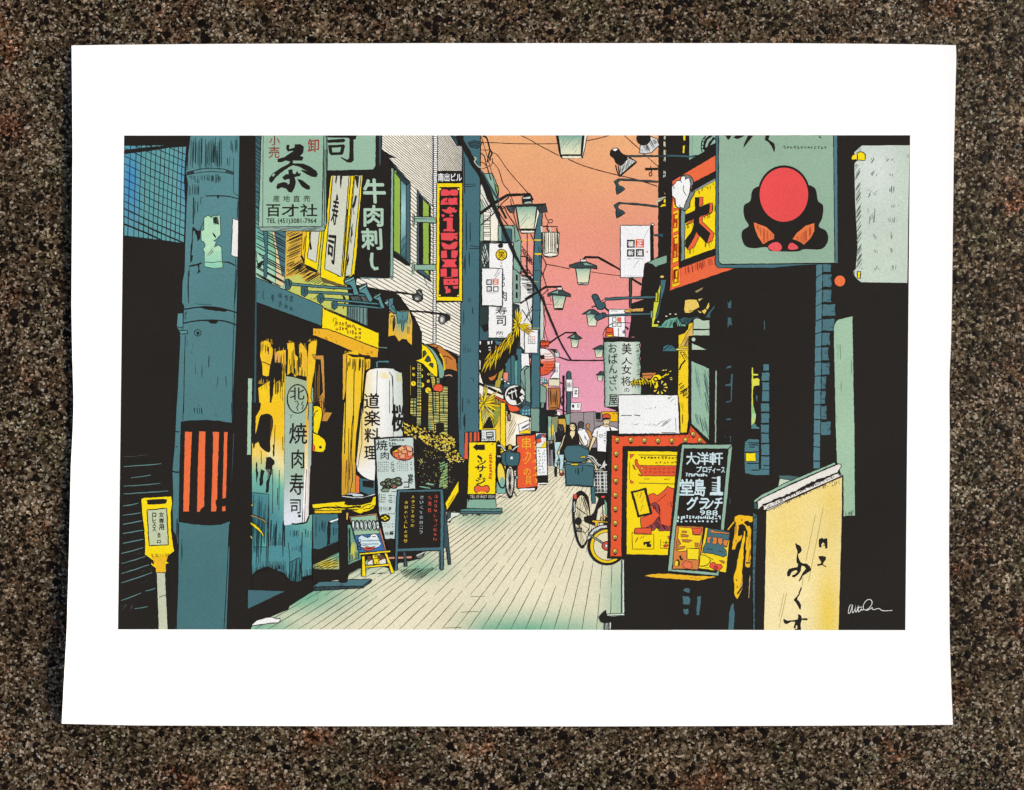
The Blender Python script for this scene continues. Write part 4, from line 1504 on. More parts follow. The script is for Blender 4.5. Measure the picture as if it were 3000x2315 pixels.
def lan(x, y):
    e = max(0.0, min(1.0, (x - 1062) / 40))
    r = max(0.0, min(1.0, (x - 1120) / 65))
    b = mix('#f3dc8f', '#f5f3ee', e)
    b = mix(b, '#f4d36a', .6 * gs(x, y, 1075, 1240, 26, 60))
    b = mix(b, '#f5f3ee', max(0, min(1, (y - 1320) / 60)))
    return mix(b, '#bcccbd', r * .85)


F('B2: 1340,1215 1375,1175 1450,1158 1560,1155 1690,1165 B3: 60,1175 125,1205 160,1265 172,1690 C3: 172,200 165,410 150,400 C2: 1440,420 1455,720 1440,915 1370,905 1290,860 1235,800 1218,720 1240,500 1290,0 B2: 1300,1690 1315,1440', lan, 11, 2.6, rag=0)
F('B2: 1470,1200 1560,1185 1640,1260 1560,1290 1480,1260', lambda x, y: mix('#f5f3ee', '#ecd97a', .8 * gs(x, y, 1128, 1102, 16, 12)), 8)
F('B3: 80,1210 150,1215 160,1330 90,1310', lambda x, y: mix('#c4d2c2', '#d9d382', .8 * gs(x, y, 1172, 1110, 10, 18)), 8)
for a in ('B2: 1470,1180 1462,1440 C2: 1480,0', 'B2: 1610,1210 1650,1260 1660,1690 C2: 1655,400', 'B3: 5,1205 35,1250 48,1400 48,1690', 'B3: 10,1300 8,1690', 'C2: 1285,30 1290,470 1240,760'):
    L(a, 1.8)
L('B2: 1465,1150 1465,1090 1480,1083 1600,1083 1612,1095 1612,1150', 4.5, '#4f8288')
sub('lettering')
tile('B2')
T('道', 1315, 1455, 1492, 1632, K, .02, wob=.5)
tile('C2')
T('楽', 1318, 92, 1502, 272, K, .02, wob=.5)
T('料', 1320, 300, 1498, 465, K, .02, wob=.5)
T('理', 1320, 510, 1452, 662, K, .02, wob=.5)
tile('C3')
T('桜', 38, 25, 176, 335, K, .022, wob=.6)

part('counter', 'yellow counter edge and dark stand under the lantern')
P('C2: 705,1195 1090,1160 1080,1195 950,1200 720,1225', YEL)
P('C2: 708,1215 1080,1190 1130,1205 1280,1200 1400,1170 1425,1110 1450,1100 1450,1190 1420,1240 1340,1275 1300,1275 1240,1250 1130,1245 1000,1260 740,1260', YEL)
H('C2: 715,1210 1290,1195 1290,1265 730,1265', 5, 15, 3, K, jit=.8, trim=.5)
L('C2: 720,1245 900,1225 1090,1235 1280,1215', 4.5)
P('C2: 735,1270 970,1268 1050,1262 1050,1290 740,1296', '#f4c51c')
P('C2: 1180,1265 1260,1255 1310,1280 1270,1300', YEL)
L('C2: 1290,1230 1340,1200 1400,1190', 2.5)
L('C2: 1300,1250 1380,1240 1430,1200', 2.5)
P('D2: 785,110 1115,110 1120,470 860,575 790,560', '#45757d', 2)
H('D2: 790,130 1110,260 1120,450 900,350 800,500', 4.4, 91, 2.2, '#1f343a', jit=.7, trim=.35)
P('D2: 985,205 1115,165 1118,195 1030,225 1015,500 970,525', K)
P('D2: 1000,210 1115,168 1116,190 1030,222', WHT)
P('D2: 1018,240 1118,240 1120,460 1010,500', '#45757d', 1)
H('D2: 1018,260 1118,250 1120,400 1015,420', 4, 91, 2.2, '#1f343a', jit=.7, trim=.3)
P('D2: 1118,110 1215,100 1240,1000 1180,1005 1130,995 1125,300', K)
P('D2: 785,560 860,575 1120,465 1125,610 790,770', K)
F('D2: 790,770 1125,612 1130,828 790,828', lambda x, y: mix('#6fae96', '#f0d01f', .95 * gs(x, y, 960, 1652, 40, 16)), 9)
for k in range(7):
    L([(915 + 14 * k, 1667), (993, 1667 - (78 - 14 * k) * .5)], 1.8) if k < 5 else None
for k in range(5):
    L([(918, 1654 + k * 3), (990, 1622 + k * 9)], 1.6)
P('D2: 1240,250 1350,250 1420,700 1245,770', '#74a48d', 1)
F('D2: 1290,480 1360,480 1420,700 1250,760', lambda x, y: mix('#5f9a94', '#d7cf3a', gs(x, y, 1035, 1610, 9, 28)), 6)
L('D2: 1265,300 1270,620', 4)
H('D2: 1240,600 1400,600 1410,690 1245,760', 4, 85, 1.6, K, jit=.7, trim=.3)
L('D2: 1245,740 1400,670', 2)
P('D2: 1215,190 1260,200 1240,240 1215,240', K)
P('D2: 1222,95 1250,95 1240,190 1222,185', '#e9b24e', 1)
P('D2: 1245,775 1420,690 1425,800 1260,890 1240,960 850,990 790,1010 785,828 1130,828', K)
part('base_plate', 'flat teal foot plate on the paving')
P('D2: 785,1055 870,990 1130,985 1150,1005 1220,1000 1245,962 1550,955 1440,1045', '#4d7780', 2.4)
P('D2: 785,1058 1440,1045 1555,958 1545,990 1440,1070 810,1108', '#3a5058', 2.4)
H('D2: 795,1065 1430,1050 1430,1075 810,1100', 3, 60, 1.3, K)
P('D2: 1130,960 1240,960 1240,990 1215,1005 1150,1005 1130,995', K)
H('D2: 1080,1040 1130,1020 1190,1020 1190,1040', 3, 150, 1.5, K, jit=.7)

# ---- spotlights over the shop
part('awning', 'torn yellow and teal awning scrap')
F('B3: 0,500 60,470 120,490 240,485 260,560 275,620 270,890 225,850 210,820 155,815 120,845 70,770 20,780 B2: 1600,790 1605,600 1610,520 1640,500', lambda x, y: mix('#f3b91f', '#6aa291', gs(x, y, 1178, 935, 22, 40) * 1.2), 8)
for a in ('B3: 60,470 140,500 230,490 215,600 200,620 180,600 170,740 150,720 150,600 110,640 95,560', ):
    P(a, '#55888c', 2)
fringe(20, 260, 640, 120, K, 4, 3)
fringe(20, 265, 780, 140, '#f3bd20', 4, 3)
H('B3: 10,560 60,560 60,740 20,740', 6, 90, 2.6, K, jit=.7, trim=.3)
H('B3: 180,640 270,600 265,850 190,800', 5, 92, 2.6, K, jit=.7, trim=.4)
L('B3: 20,560 60,550 70,640 60,700', 3, c=1)
for a in (('B2: 455,158 800,190 1190,215', 'B2: 455,188 800,218 1190,240'), ('B2: 655,252 1000,268 1340,295', 'B2: 655,280 1000,296 1340,318'), ('B2: 850,335 1200,365 1510,400', 'B2: 850,362 1200,392 1510,422'), ('B2: 1000,400 1300,420 1520,445', 'B2: 1000,424 1300,446 1520,468')):
    part('spotlight', 'teal gooseneck spotlight on a long arm over the shop sign')
    p0, p1 = pts(a[0]), pts(a[1])
    P(p0 + p1[::-1], '#4f8288', 2.4)
heads = (('390,120 430,112 465,140 462,190 440,240 395,235', '1075,135 1100,105 1200,75 1215,150 1225,200 1255,285 1240,305 1190,300 1180,240 1150,185 1100,180'),
         ('575,215 610,195 650,215 655,290 620,325 580,300', '1245,225 1270,190 1345,165 1355,230 1420,350 1400,385 1370,380 1320,290 1255,270'),
         ('770,305 805,288 845,305 850,360 805,405 770,370', '1420,330 1445,295 1515,270 1510,320 1560,450 1530,465 1505,440 1480,365 1425,350'),
         ('935,390 970,370 1000,385 1000,450 965,475 935,450', '1545,395 1575,355 1655,335 1655,400 1690,480 1690,520 1660,520 1610,440 1560,420'))
for base, head in heads:
    P('B2: ' + base, '#3f6a72', 2.2)
    H('B2: ' + base, 3, 80, 1.5, K, jit=.7, trim=.4)
    P('B2: ' + head, '#5a8f92', 3.2)
P('B2: 1080,140 1195,85 1200,115 1095,165', '#86b3ad', 3)
P('B2: 1250,220 1340,170 1345,200 1260,250', '#86b3ad', 3)
P('B2: 1425,325 1510,278 1505,305 1435,345', '#86b3ad', 3)
P('B2: 1550,390 1650,340 1645,375 1570,415', '#86b3ad', 3)
P('B3: 0,345 50,335 55,400 25,435 70,480 70,520 30,500 0,470', '#4f8288', 2.4)
part('spotlight', 'grey spotlight against the cream wall, upper')
L('B3: 0,268 150,275 300,298', 6)
P('B3: 325,255 350,235 385,245 395,290 400,350 380,375 350,385 300,370 272,330 280,300 320,290', '#3b3d3c', 2)
tile('B3')
E(335, 340, 45, 38, '#6a6c68', 2.4)
E(330, 345, 28, 20, '#b9b9b2', 2)
L('B3: 345,260 385,300', 2.5, '#aaa')
part('spotlight', 'grey spotlight against the cream wall, lower')
L('B3: 250,490 450,502 680,530', 6)
P('B3: 600,535 680,520 720,545 720,590 660,620', '#2f3130', 2)
tile('B3')
E(625, 590, 42, 55, '#8a8c88', 3)
E(622, 590, 25, 36, '#d6d6d0', 2)

# ---- round yellow signs, shutters, bush
part('round_sign', 'yellow half round lattice sign')
P('B3: 120,295 280,560 390,740 385,1060 310,1070 250,1200 0,1160 0,900 250,895 275,880 275,560', K, rag=0)
P('B3: 440,875 540,880 600,900 720,990 790,1060 805,1200 720,1175 660,1170 640,1050 560,930', '#c97a33', 2.4)
L('B3: 510,940 580,910', 3)
H('B3: 640,1050 700,1040 690,1120 650,1110', 4, 88, 2.4, K, jit=.6)
L('B3: 600,1030 680,1020 740,1060', 2.5, c=1)
P('B3: 390,872 440,885 520,940 570,1010 620,1100 655,1180 650,1250 625,1280 590,1275 575,1130 500,970', '#7fa896', 2.6)
P('B3: 385,872 440,905 520,1000 560,1080 572,1180 570,1262 535,1255 470,1190 400,1110 310,1072 385,1045', YEL, 2.6)
P('B3: 400,960 425,950 445,985 400,1040', '#3f4a46', 2)
P('B3: 455,1010 480,1030 495,1075 450,1090 420,1070', '#3f4a46', 2)
P('B3: 490,1095 520,1105 520,1160 470,1120', '#3f4a46', 2)
L('B3: 600,990 640,1060 655,1180', 4, '#f0cf20')
part('bulbs', 'hanging yellow bulbs')
tile('B3')
for x, y, r in ((290, 1163, 17), (385, 1180, 16), (293, 1235, 22), (380, 1252, 24), (465, 1230, 17), (288, 1340, 33), (385, 1358, 33), (462, 1312, 21), (460, 1420, 37)):
    tile('B3')
    E(x, y, r, r, '#f8d823', 2)
    L([q(x, y - r * .4), q(x + 3, y + r * .3)], 2)
L('B3: 255,1130 255,1480', 1.6, '#9a7a3a')
part('shutter', 'lit green and yellow gridded shutters')


def shut(x, y):
    return mix('#f2cf3e', '#7fb08f', .5 + .5 * math.sin(x * .23 + 1.1) * math.cos(y * .045))


for a in ('B3: 335,1095 380,1110 380,1690 C3: 378,270 325,270 330,0', 'B3: 255,1515 322,1515 C3: 322,160 250,150', 'B3: 470,1430 510,1440 515,1690 C3: 540,360 460,330 460,0', 'B3: 520,1440 590,1440 C3: 590,260 545,360 525,200', 'B3: 596,1370 692,1375 C3: 692,300 690,1010 580,1000 596,250',
          'B3: 560,1270 598,1280 598,1340 560,1340', 'B3: 480,1215 520,1230 545,1290 545,1345 515,1400 480,1230', 'C3: 350,560 500,560 500,1005 355,1010'):
    F(a, shut, 10, 1.5)
    H(a, 6.2, 2, 2.2, K, jit=.12)
for a in ('B3: 425,1200 425,1690', 'B3: 355,1110 355,1690', 'B3: 290,1515 290,1690', 'B3: 640,1480 640,1690', 'B3: 550,1440 550,1690'):
    L(a, 2)
H('C3: 580,800 692,760 690,1010 580,1000', 9, -28, 2.4, K, jit=.2)
P('B3: 530,1370 560,1345 620,1350 638,1380 630,1430 600,1440 530,1425 518,1400', '#ee5c38', 2.4)
P('B3: 690,1250 810,1200 810,1690 C3: 810,660 700,660 700,0 B3: 700,1370 640,1340', K)
L('B3: 660,1250 720,1240 740,1258', 3, '#d9a08a', c=1)
P('C3: 550,240 645,235 650,330 560,380', K)
P('C3: 700,660 930,660 920,1285 680,1275 640,1010 690,1010', K)
P('C3: 790,960 818,915 822,1050 680,1260 660,1180', YEL, 2)
H('C3: 700,1180 815,1020 820,1060 690,1240', 4, 120, 2, '#7a4a1a', jit=.7)
P('C3: 655,1275 735,1285 835,1290 825,1320 760,1345 720,1385 690,1400', '#dfe3d6', 2.4)
P('C3: 680,1275 725,1290 725,1345 690,1370', '#4a5654', 2)
tile('C3')
E(715, 1398, 14, 10, K)

part('bush', 'potted shrub of yellow and black leaves')
P('C3: 175,230 250,260 440,290 560,380 700,380 770,440 790,560 880,650 905,670 870,720 690,710 640,760 560,900 540,1010 350,1010 340,700 330,480 180,380', K, rag=3)
H('C3: 600,700 690,690 690,1005 590,1000', 9, -25, 8, '#7fae76', jit=.1)
P('C3: 535,1010 575,850 690,690 660,750 600,880 590,1010', K)
H('C3: 360,960 530,930 530,1010 360,1010', 7, 10, 6, '#7fb79a', jit=.4, trim=.3)
H('C3: 350,620 420,640 400,760 350,740', 7, 60, 4, '#a9a35a', jit=.5, trim=.4)
BUSH = pts('C3: 175,225 270,270 440,290 560,390 630,350 700,370 770,430 780,560 870,640 905,665 870,700 720,700 600,560 480,500 330,440 180,360')
random.seed(21)


def inside(p, x, y):
    r = False
    for i in range(len(p)):
        a, b = p[i - 1], p[i]
        if (a[1] > y) != (b[1] > y) and x < a[0] + (b[0] - a[0]) * (y - a[1]) / (b[1] - a[1]):
            r = not r
    return r


sub('leaf')
n_ = 0
with group():
    while n_ < 250:
        x, y = random.uniform(1180, 1368), random.uniform(1235, 1360)
        if not inside(BUSH, x, y):
            continue
        n_ += 1
        a = random.uniform(-.2, 1.3)
        l_, h_ = random.uniform(2.6, 6), random.uniform(1.1, 2.5)
        dx, dy = math.cos(a), math.sin(a)
        P([(x - dx * l_, y - dy * l_), (x - dy * h_, y + dx * h_), (x + dx * l_, y + dy * l_), (x + dy * h_, y - dx * h_)],
          random.choice((YEL, '#f0cf2a', '#e2c860', '#caa83a', '#e9d780')), 0, rag=0)
with group():
    for _ in range(90):
        x, y = random.uniform(1225, 1330), random.uniform(1310, 1425)
        a = random.uniform(0, 3)
        l_ = random.uniform(2, 5)
        L([(x, y), (x + math.cos(a) * l_, y + math.sin(a) * l_)], 1.6, random.choice(('#9c8f4a', '#b0a95e', '#6d8060', '#c9b64e')), rag=0)
random.seed(11)

# ---- boards on the paving, left
part('menu_board', 'tall pale menu board with food pictures')
P('D2: 1640,420 1862,430 1862,700 1850,840 1700,800 1640,560', K)
P('C2: 1440,425 1690,410 C3: 288,402 312,1010 100,1020 78,1602 0,1605 C2: 1560,1598 1482,1260 1455,720', '#c8d8d0', 2.4)
L('C2: 1440,420 1455,720 1480,1250', 5)
L('C2: 1430,425 1690,405 C3: 290,400', 5)
P('C3: 288,400 330,440 345,1010 308,1012', K)
sub('lettering')
tile('C2')
T('焼', 1458, 440, 1590, 560, K, .015)
T('肉', 1510, 575, 1605, 665, K, .015)
marks(1605, 430, 1690, 530, 3, 3, K, 1.6, 4)
tile('C3')
marks(0, 420, 190, 460, 5, 1, K, 1.8, 5)
marks(0, 470, 110, 530, 3, 2, K, 1.4, 3)
tile('C2')
marks(1475, 690, 1610, 820, 6, 5, '#333', 1.3, 2)
marks(1628, 710, 1690, 820, 1, 4, '#333', 1.6, 2, .9)
tile('C3')
marks(20, 690, 70, 810, 1, 4, '#333', 1.6, 2, .9)
marks(95, 685, 230, 810, 6, 5, '#333', 1.3, 2)
marks(250, 690, 285, 800, 1, 4, '#333', 1.6, 2)
tile('C2')
marks(1488, 1070, 1570, 1180, 4, 4, '#333', 1.4, 3)
marks(1595, 1075, 1660, 1180, 1, 4, '#333', 1.6, 2, .9)
T('自分け', 1485, 1215, 1635, 1275, K, .01)
marks(1520, 1410, 1670, 1470, 5, 2, '#444', 1.3, 2)
marks(1560, 1290, 1690, 1310, 4, 1, '#444', 1.3, 2)
T('猪肉', 1558, 1515, 1650, 1555, K, .01)
tile('C3')
marks(0, 1080, 75, 1180, 3, 4, '#444', 1.4, 2)
marks(0, 1290, 75, 1330, 3, 1, '#444', 1.3, 2)
mark(5, 1510, 60, 40, K, 3, 7)
mark(0, 1215, 30, 50, K, 3, 4)
tile('C3')
T('寒', 225, 835, 285, 950, K, .02)
T('ゴ', 175, 905, 250, 1000, K, .02)
sub('food_picture')
tile('C3')
E(150, 590, 138, 85, '#2a2522', 2, rot=.25)
P('C3: 40,570 110,540 190,500 280,530 282,640 220,670 100,665 45,620', '#ee6a45', 2)
for a in ('100,540 160,505 190,540 140,570', '150,560 200,545 220,590 160,600', '200,500 270,520 275,570 215,560', '60,600 120,580 110,640 70,640', '130,600 190,600 190,655 130,650', '220,580 280,575 275,620 225,630'):
    P('C3: ' + a, random.choice(('#f3a07c', '#f27c52', '#f5b48f')), 1.8)
P('C3: 65,560 105,545 95,575 65,585', YEL, 1.5)
P('C3: 120,590 145,585 140,615 118,615', '#f4d86a', 1.5)
P('C3: 150,540 170,545 160,570', YEL, 1.2)
for x, y, r in ((1545, 950, 38), (1600, 920, 42), (1650, 950, 40), (1600, 980, 40), (1560, 1000, 26)):
    tile('C2')
    E(x, y, r, r * .7, '#6f7a62', 3.4)
    E(x + 4, y + 2, r * .5, r * .3, '#9aa58a', 2)
for x, y, r in ((10, 950, 40), (60, 920, 42), (110, 900, 36), (115, 945, 42), (60, 975, 40)):
    tile('C3')
    E(x, y, r, r * .7, '#6f7a62', 3.4)
    E(x + 4, y + 2, r * .5, r * .3, '#9aa58a', 2)
P('C2: 1510,1020 1560,1000 1615,1010 1600,1045 1530,1045', '#8a9a80', 2.4)
P('C3: 0,985 40,995 60,975 90,985 60,1005', '#e2694a', 2)
L('C3: 30,1040 100,1045', 2)
tile('C2')
E(1556, 1352, 62, 45, '#2a2522', 2)
for x, y in ((1535, 1350), (1565, 1335), (1560, 1370), (1585, 1355)):
    tile('C2')
    E(x, y, 20, 14, YEL, 2)

part('easel', 'small yellow easel holding a picture')
P('D2: 1720,440 1862,430 1862,800 1830,760 1760,560', K)
L('D2: 1800,680 1850,684', 4, '#d6926e')
P('D2: 1500,660 1720,640 1735,740 1600,770 1490,760', '#6b4a3a')
P('D2: 1500,740 1560,700 1640,720 1735,690 1735,760 1500,765', '#e9e6dc')
P('D2: 1720,660 1862,600 1862,820 1840,820', K, rag=0)
H('D2: 1340,910 1440,880 1780,870 1780,885 1450,900', 3.4, -18, 1.8, K, jit=.7)
P('D2: 1258,145 1615,102 1745,590 1395,625', '#c9876a', 2)
P('D2: 1275,155 1605,120 1655,365 1328,388', '#9cc0a0', 2)
P('D2: 1328,390 1660,365 1728,595 1390,610', '#3f6ea8', 2)
P('D2: 1370,430 1420,380 1450,400 1500,420 1540,390 1590,380 1640,410 1660,470 1680,500 1640,540 1560,570 1470,560 1410,540 1395,480', '#cfe3ea', 2)
for a in ('1480,410 1640,400', '1430,460 1650,455', '1420,500 1640,500', '1430,520 1500,515'):
    L('D2: ' + a, 1.8)
P('D2: 1435,555 1490,535 1540,545 1600,530 1560,580 1490,592', '#ee5a42', 2.2)
L('D2: 1480,560 1560,560', 3)
for y in (460, 510, 555):
    tile('D2')
    E(1390, y, 24, 20, None, 2.2)
tile('D2')
E(1580, 405, 36, 22, None, 4, WHT)
for x, ch in ((1298, 'J'), (1345, 'D'), (1400, 'O'), (1450, 'K'), (1505, 'S'), (1560, 'K'), (1605, 'E')):
    tile('D2')
    E(x + 22, 258, 24, 66, '#d5e3dc', 2.6, rot=-.12)
    T(ch, x + 8, 200, x + 38, 312, '#2d302c', -.01)
sub('easel_frame')
for a in ('1390,618 1800,580 1808,608 1392,645', '1425,660 1462,655 1478,918 1425,918', '1715,620 1750,620 1850,870 1805,882', '1470,785 1775,752 1780,785 1472,812', '1562,640 1625,635 1630,680 1660,680 1665,700 1640,705 1648,760 1585,765 1575,702 1560,700 1562,680'):
    P('D2: ' + a, YEL, 2.4)
tile('D2')
E(1603, 656, 11, 11, None, 2)
L('D2: 1560,690 1665,690', 2)
L('D2: 1605,730 1620,745', 2)

part('chalkboard', 'slate framed chalkboard with coloured writing')
P('D3: 0,430 100,440 110,600 480,595 440,680 300,720 160,745 40,720 20,600', K, rag=2)
H('D3: 120,830 600,795 640,830 540,860 330,990 180,930', 4.6, -33, 2.6, K, jit=.4, trim=.15)
L('D3: 0,682 295,672', 5, '#d98f74')
P('D3: 185,605 215,600 243,790 205,795', '#44555a', 2)
P('D3: 345,660 470,600 440,640 440,680 390,690', '#6d756f', 1.5)
L('D3: 360,650 465,605', 3, '#cfd3cb')
P('C3: 635,1015 655,1180 670,1260 D3: 735,80 745,130 805,765 775,770 745,548 705,545 700,60', '#3d555c', 2.4)
P('C3: 100,1022 635,1012 640,1040 D3: 720,0 710,825 690,838 668,825 668,585 120,598 112,840 78,845 85,400 98,0', '#49707a', 2.6)
P('C3: 130,1050 605,1040 D3: 672,0 668,540 120,562 130,0', K, 1)
for i, (cx, y0, y1, chs, cl, hh) in enumerate(((552, 1080, 1640, '仙台の味しカノ昆布り', '#f0604f', 1), (480, 1090, 1310, '仏田白', '#f0604f', 1), (385, 1090, 1560, '酒いくす焼酎コフ', '#b9c6cc', 1), (285, 1085, 1480, '人タニすめつま', '#f4cf3c', 1), (205, 1150, 1660, '火日大いえしよ切り', '#f4cf3c', 1))):
    n = len(chs)
    st = (y1 - y0) / n
    for j, ch in enumerate(chs):
        tile('C3')
        T(ch, cx - 19 - j, y0 + j * st, cx + 19 - j, y0 + j * st + st * .62, cl, .0, wob=.7)

part('standing_sign', 'yellow standing massage sign with black arrow')
P('C3: 840,1252 915,1240 1258,1245 1330,1232 1328,1285 1300,1302 840,1300', '#5a8d88', 2.6)
P('C3: 840,1272 1300,1275 1328,1262 1326,1288 1300,1304 840,1302', '#4c6a70', 2)
H('C3: 845,1300 1100,1305 1080,1325 860,1330', 3, 60, 1.4, K, jit=.7)
P('C3: 915,1130 1255,1128 1258,1245 912,1238', '#88b29a', 2.4)
L('C3: 930,1160 940,1130', 3)
P('C3: 940,462 1262,462 1250,1075 1245,1130 918,1130 925,900', YEL, 3)
P('C3: 925,1070 1248,1068 1246,1128 918,1128', K)
P('C3: 985,522 1035,480 1040,495 1125,490 1128,545 1120,555 1035,552 1035,568', K)
sub('lettering')
tile('C3')
L('C3: 1040,622 1065,640 1092,668', 7)
T('ッ', 1040, 675, 1140, 725, K, .04)
T('サ', 1012, 735, 1135, 810, K, .04)
L('C3: 1078,835 1072,880', 7)
T('ジ', 1020, 880, 1135, 960, K, .04)
for i in range(8):
    tile('C3')
    mark(1175, 595 + i * 38, 38, 34, '#d2452c', 2.6, 6)
P('C3: 1205,480 1230,480 1230,492 1205,492', '#d2452c')
T('TEL 03 8457 3554', 952, 1085, 1238, 1118, '#d9d6cc', 0)
P('C3: 1002,1000 1030,970 1060,970 1090,985 1130,970 1165,975 1180,1010 1165,1045 1120,1058 1085,1045 1040,1058 1010,1040', '#f0653c', 2.4, c=1)
L('C3: 1040,1058 1090,1045 1140,1058', 3, YEL)
P('C3: 1075,1065 1090,1058 1105,1068 1090,1085', '#f0653c')
sub('small_notice')
P('C3: 1085,320 1252,315 1255,450 1082,452', '#dde1dc', 2.4)
P('C3: 1140,345 1225,340 1230,405 1145,420', '#55595a', 1)
L('C3: 1150,365 1215,360', 3, '#dde1dc')
L('C3: 1150,385 1215,382', 3, '#dde1dc')
marks(1090, 415, 1240, 445, 6, 1, K, 1.8, 3)
marks(1090, 340, 1130, 410, 2, 2, '#777', 1.3, 2)

part('standing_sign', 'orange standing sign with gold characters')
P('C3: 1488,378 1500,372 C4: 120,362 122,380 140,985 138,1010 115,1040 0,1035 C3: 1510,1010 1495,990', K)
P('C3: 1528,1008 1690,1000 C4: 110,1000 105,1028 0,1030 C3: 1530,1035', WHT, 1)
P('C3: 1502,395 1690,380 C4: 110,370 134,980 0,998 C3: 1510,1000', '#ec5a32', 1.5)
sub('lettering')
for ch, b in zip('串カツの貝', ((1540, 405, 1790, 545), (1580, 565, 1790, 660), (1550, 655, 1770, 720), (1560, 770, 1790, 850), (1580, 860, 1800, 960))):
    x0, y0, x1, y1 = b
    tile('C3')
    T(ch, x0 + 20, y0, x1 - 125, y1, '#f2b62c', .004, wob=.5)
marks(1690, 430, 1765, 950, 1, 7, '#f2b62c', 1.8, 4)

part('menu_board', 'white menu board beside the orange sign')
P('C4: 118,350 240,352 252,520 265,950 240,965 140,960 132,800', K)
P('C4: 120,355 238,358 240,525 125,528', '#e9e4da', 1.5)
P('C4: 120,400 150,370 230,365 235,410 190,400 150,460 125,440', '#34567c', 1)
P('C4: 125,430 170,415 185,460 130,480', '#e2573a', 1.5)
P('C4: 180,380 230,375 225,400 185,400', '#e2573a', 1)
P('C4: 180,528 240,440 240,525', YEL, 1)
P('C4: 125,530 245,528 255,850 135,858', '#eff0ee', 1.5)
P('C4: 140,940 262,940 262,955 145,960', WHT, 1)
marks(140, 545, 235, 840, 2, 8, '#333', 1.3, 2, .9)
# ------------------------------------------------------------------ printed picture: people and bicycles in the lane
SKIN = '#efd8a4'
part('person', 'man in a white shirt seen from behind')
P('C4: 640,310 690,305 735,350 760,430 735,445 725,490 690,510 630,490 600,380 612,325', '#f2f2f0', 2.4)
P('C4: 612,250 625,222 650,215 675,230 680,265 665,300 660,320 625,315 615,290', '#4a4648', 2.2, c=0)
P('C4: 625,300 662,300 660,322 625,318', '#dcdad6', 1.5)
P('C4: 615,360 640,400 680,495 660,495 625,440', SKIN, 2)
L('C4: 690,380 700,440', 1.6)
L('C4: 700,400 720,440', 1.6)
P('C4: 730,440 755,430 740,500 720,530', SKIN, 1.8)

part('person', 'figure in tan far down the lane')
P('C4: 700,330 725,315 765,340 782,400 775,440 750,420 720,350', '#c98f4f', 2)
P('C4: 706,260 722,245 745,250 752,280 740,310 715,305', '#c08a55', 2.2)
L('C4: 712,300 740,312', 2)

part('person', 'woman in pale jeans walking away')
P('C4: 335,458 460,452 445,560 455,620 450,690 440,790 395,785 402,700 395,640 378,700 372,760 335,745 345,640', '#bcdcdc', 2.4)
H('C4: 345,470 450,470 440,780 345,740', 6, 75, 1.6, '#5d8288', jit=.8, trim=.6)
P('C4: 340,345 440,340 455,400 450,460 350,465 345,400', K)
P('C4: 370,330 372,275 395,250 430,255 450,290 455,360 440,390 370,390', '#2c2a2b', 1)
H('C4: 385,270 440,270 440,330 390,330', 4, 60, 1.2, '#777', jit=.7)
P('C4: 330,350 345,345 350,455 335,455', WHT, 1.5)
P('C4: 335,380 345,470 330,470', SKIN, 1.5)
P('C4: 340,755 372,755 368,870 345,870 338,830', K)
P('C4: 398,795 435,790 452,845 430,858 402,855', '#8a3a30', 2)
P('C4: 400,790 430,788 430,820 405,825', SKIN, 1.4)
P('C4: 275,490 310,475 335,490 335,550 300,555 275,530', K)

part('person', 'woman in a black sleeveless dress with long dark hair')
P('C4: 470,375 500,340 600,340 630,370 625,480 640,520 560,560 450,610 400,610 410,520 440,480 460,430', K)
P('C4: 485,400 495,300 520,245 550,230 585,240 605,280 612,370 600,400 575,330 520,360 500,420', '#2a2728', 1, c=0)
P('C4: 525,330 580,330 575,380 545,425 515,370', SKIN, 1.4)
P('C4: 515,270 530,250 565,250 582,275 582,310 565,330 545,330 522,310', SKIN, 1.6)
L('C4: 525,275 540,272', 2.4)
L('C4: 560,275 575,278', 2.4)
P('C4: 555,298 570,298 565,308 556,306', '#c43a34')
L('C4: 550,280 553,292', 1.2)
P('C4: 620,370 635,385 650,440 690,500 670,500 635,450', SKIN, 1.8)
P('C4: 468,370 450,430 430,500 405,545 390,600 375,600 380,570 400,520 430,440 445,390', SKIN, 2)
P('C4: 375,565 400,560 400,600 385,615 372,600', SKIN, 1.8)

part('person', 'man in a white shirt and red cap')
P('C4: 835,570 950,580 960,800 860,780 835,770', K)
P('C4: 745,665 835,690 835,770 820,790 800,720', SKIN, 1.8)
P('C4: 795,370 840,400 800,470 775,520 750,575 742,540 760,480 775,430', SKIN, 2.2)
P('C4: 775,385 800,320 835,285 905,262 975,275 1040,285 1095,310 1095,340 955,335 945,580 870,575 840,570 835,420 800,395', WHT, 2.6)
L('C4: 840,330 835,420', 2)
L('C4: 985,290 1000,330', 4)
L('C4: 840,300 880,275', 1.6)
tile('C4')
T('EF', 865, 370, 910, 412, K, .01)
L('C4: 920,360 940,355', 2.4)
for y in (390, 420, 450):
    L('C4: 915,%d 940,%d' % (y, y - 12), 1.6)
H('C4: 850,440 940,430 940,560 860,560', 9, 70, 1.2, '#888', jit=.9, trim=.7)
P('C4: 912,245 975,245 975,275 940,285 912,270', SKIN, 1.8)
P('C4: 905,195 985,195 990,220 975,250 940,262 915,245 908,220', SKIN, 2)
P('C4: 900,190 905,150 930,130 965,130 990,150 995,190 960,178 925,182', '#e9553a', 2.4)
P('C4: 898,195 930,180 965,178 992,190 990,205 960,195 930,200 905,215', K)
L('C4: 925,215 940,215', 2.4)
L('C4: 960,212 975,212', 2.4)
L('C4: 940,248 960,245', 2)
L('C4: 950,218 955,232', 1.2)

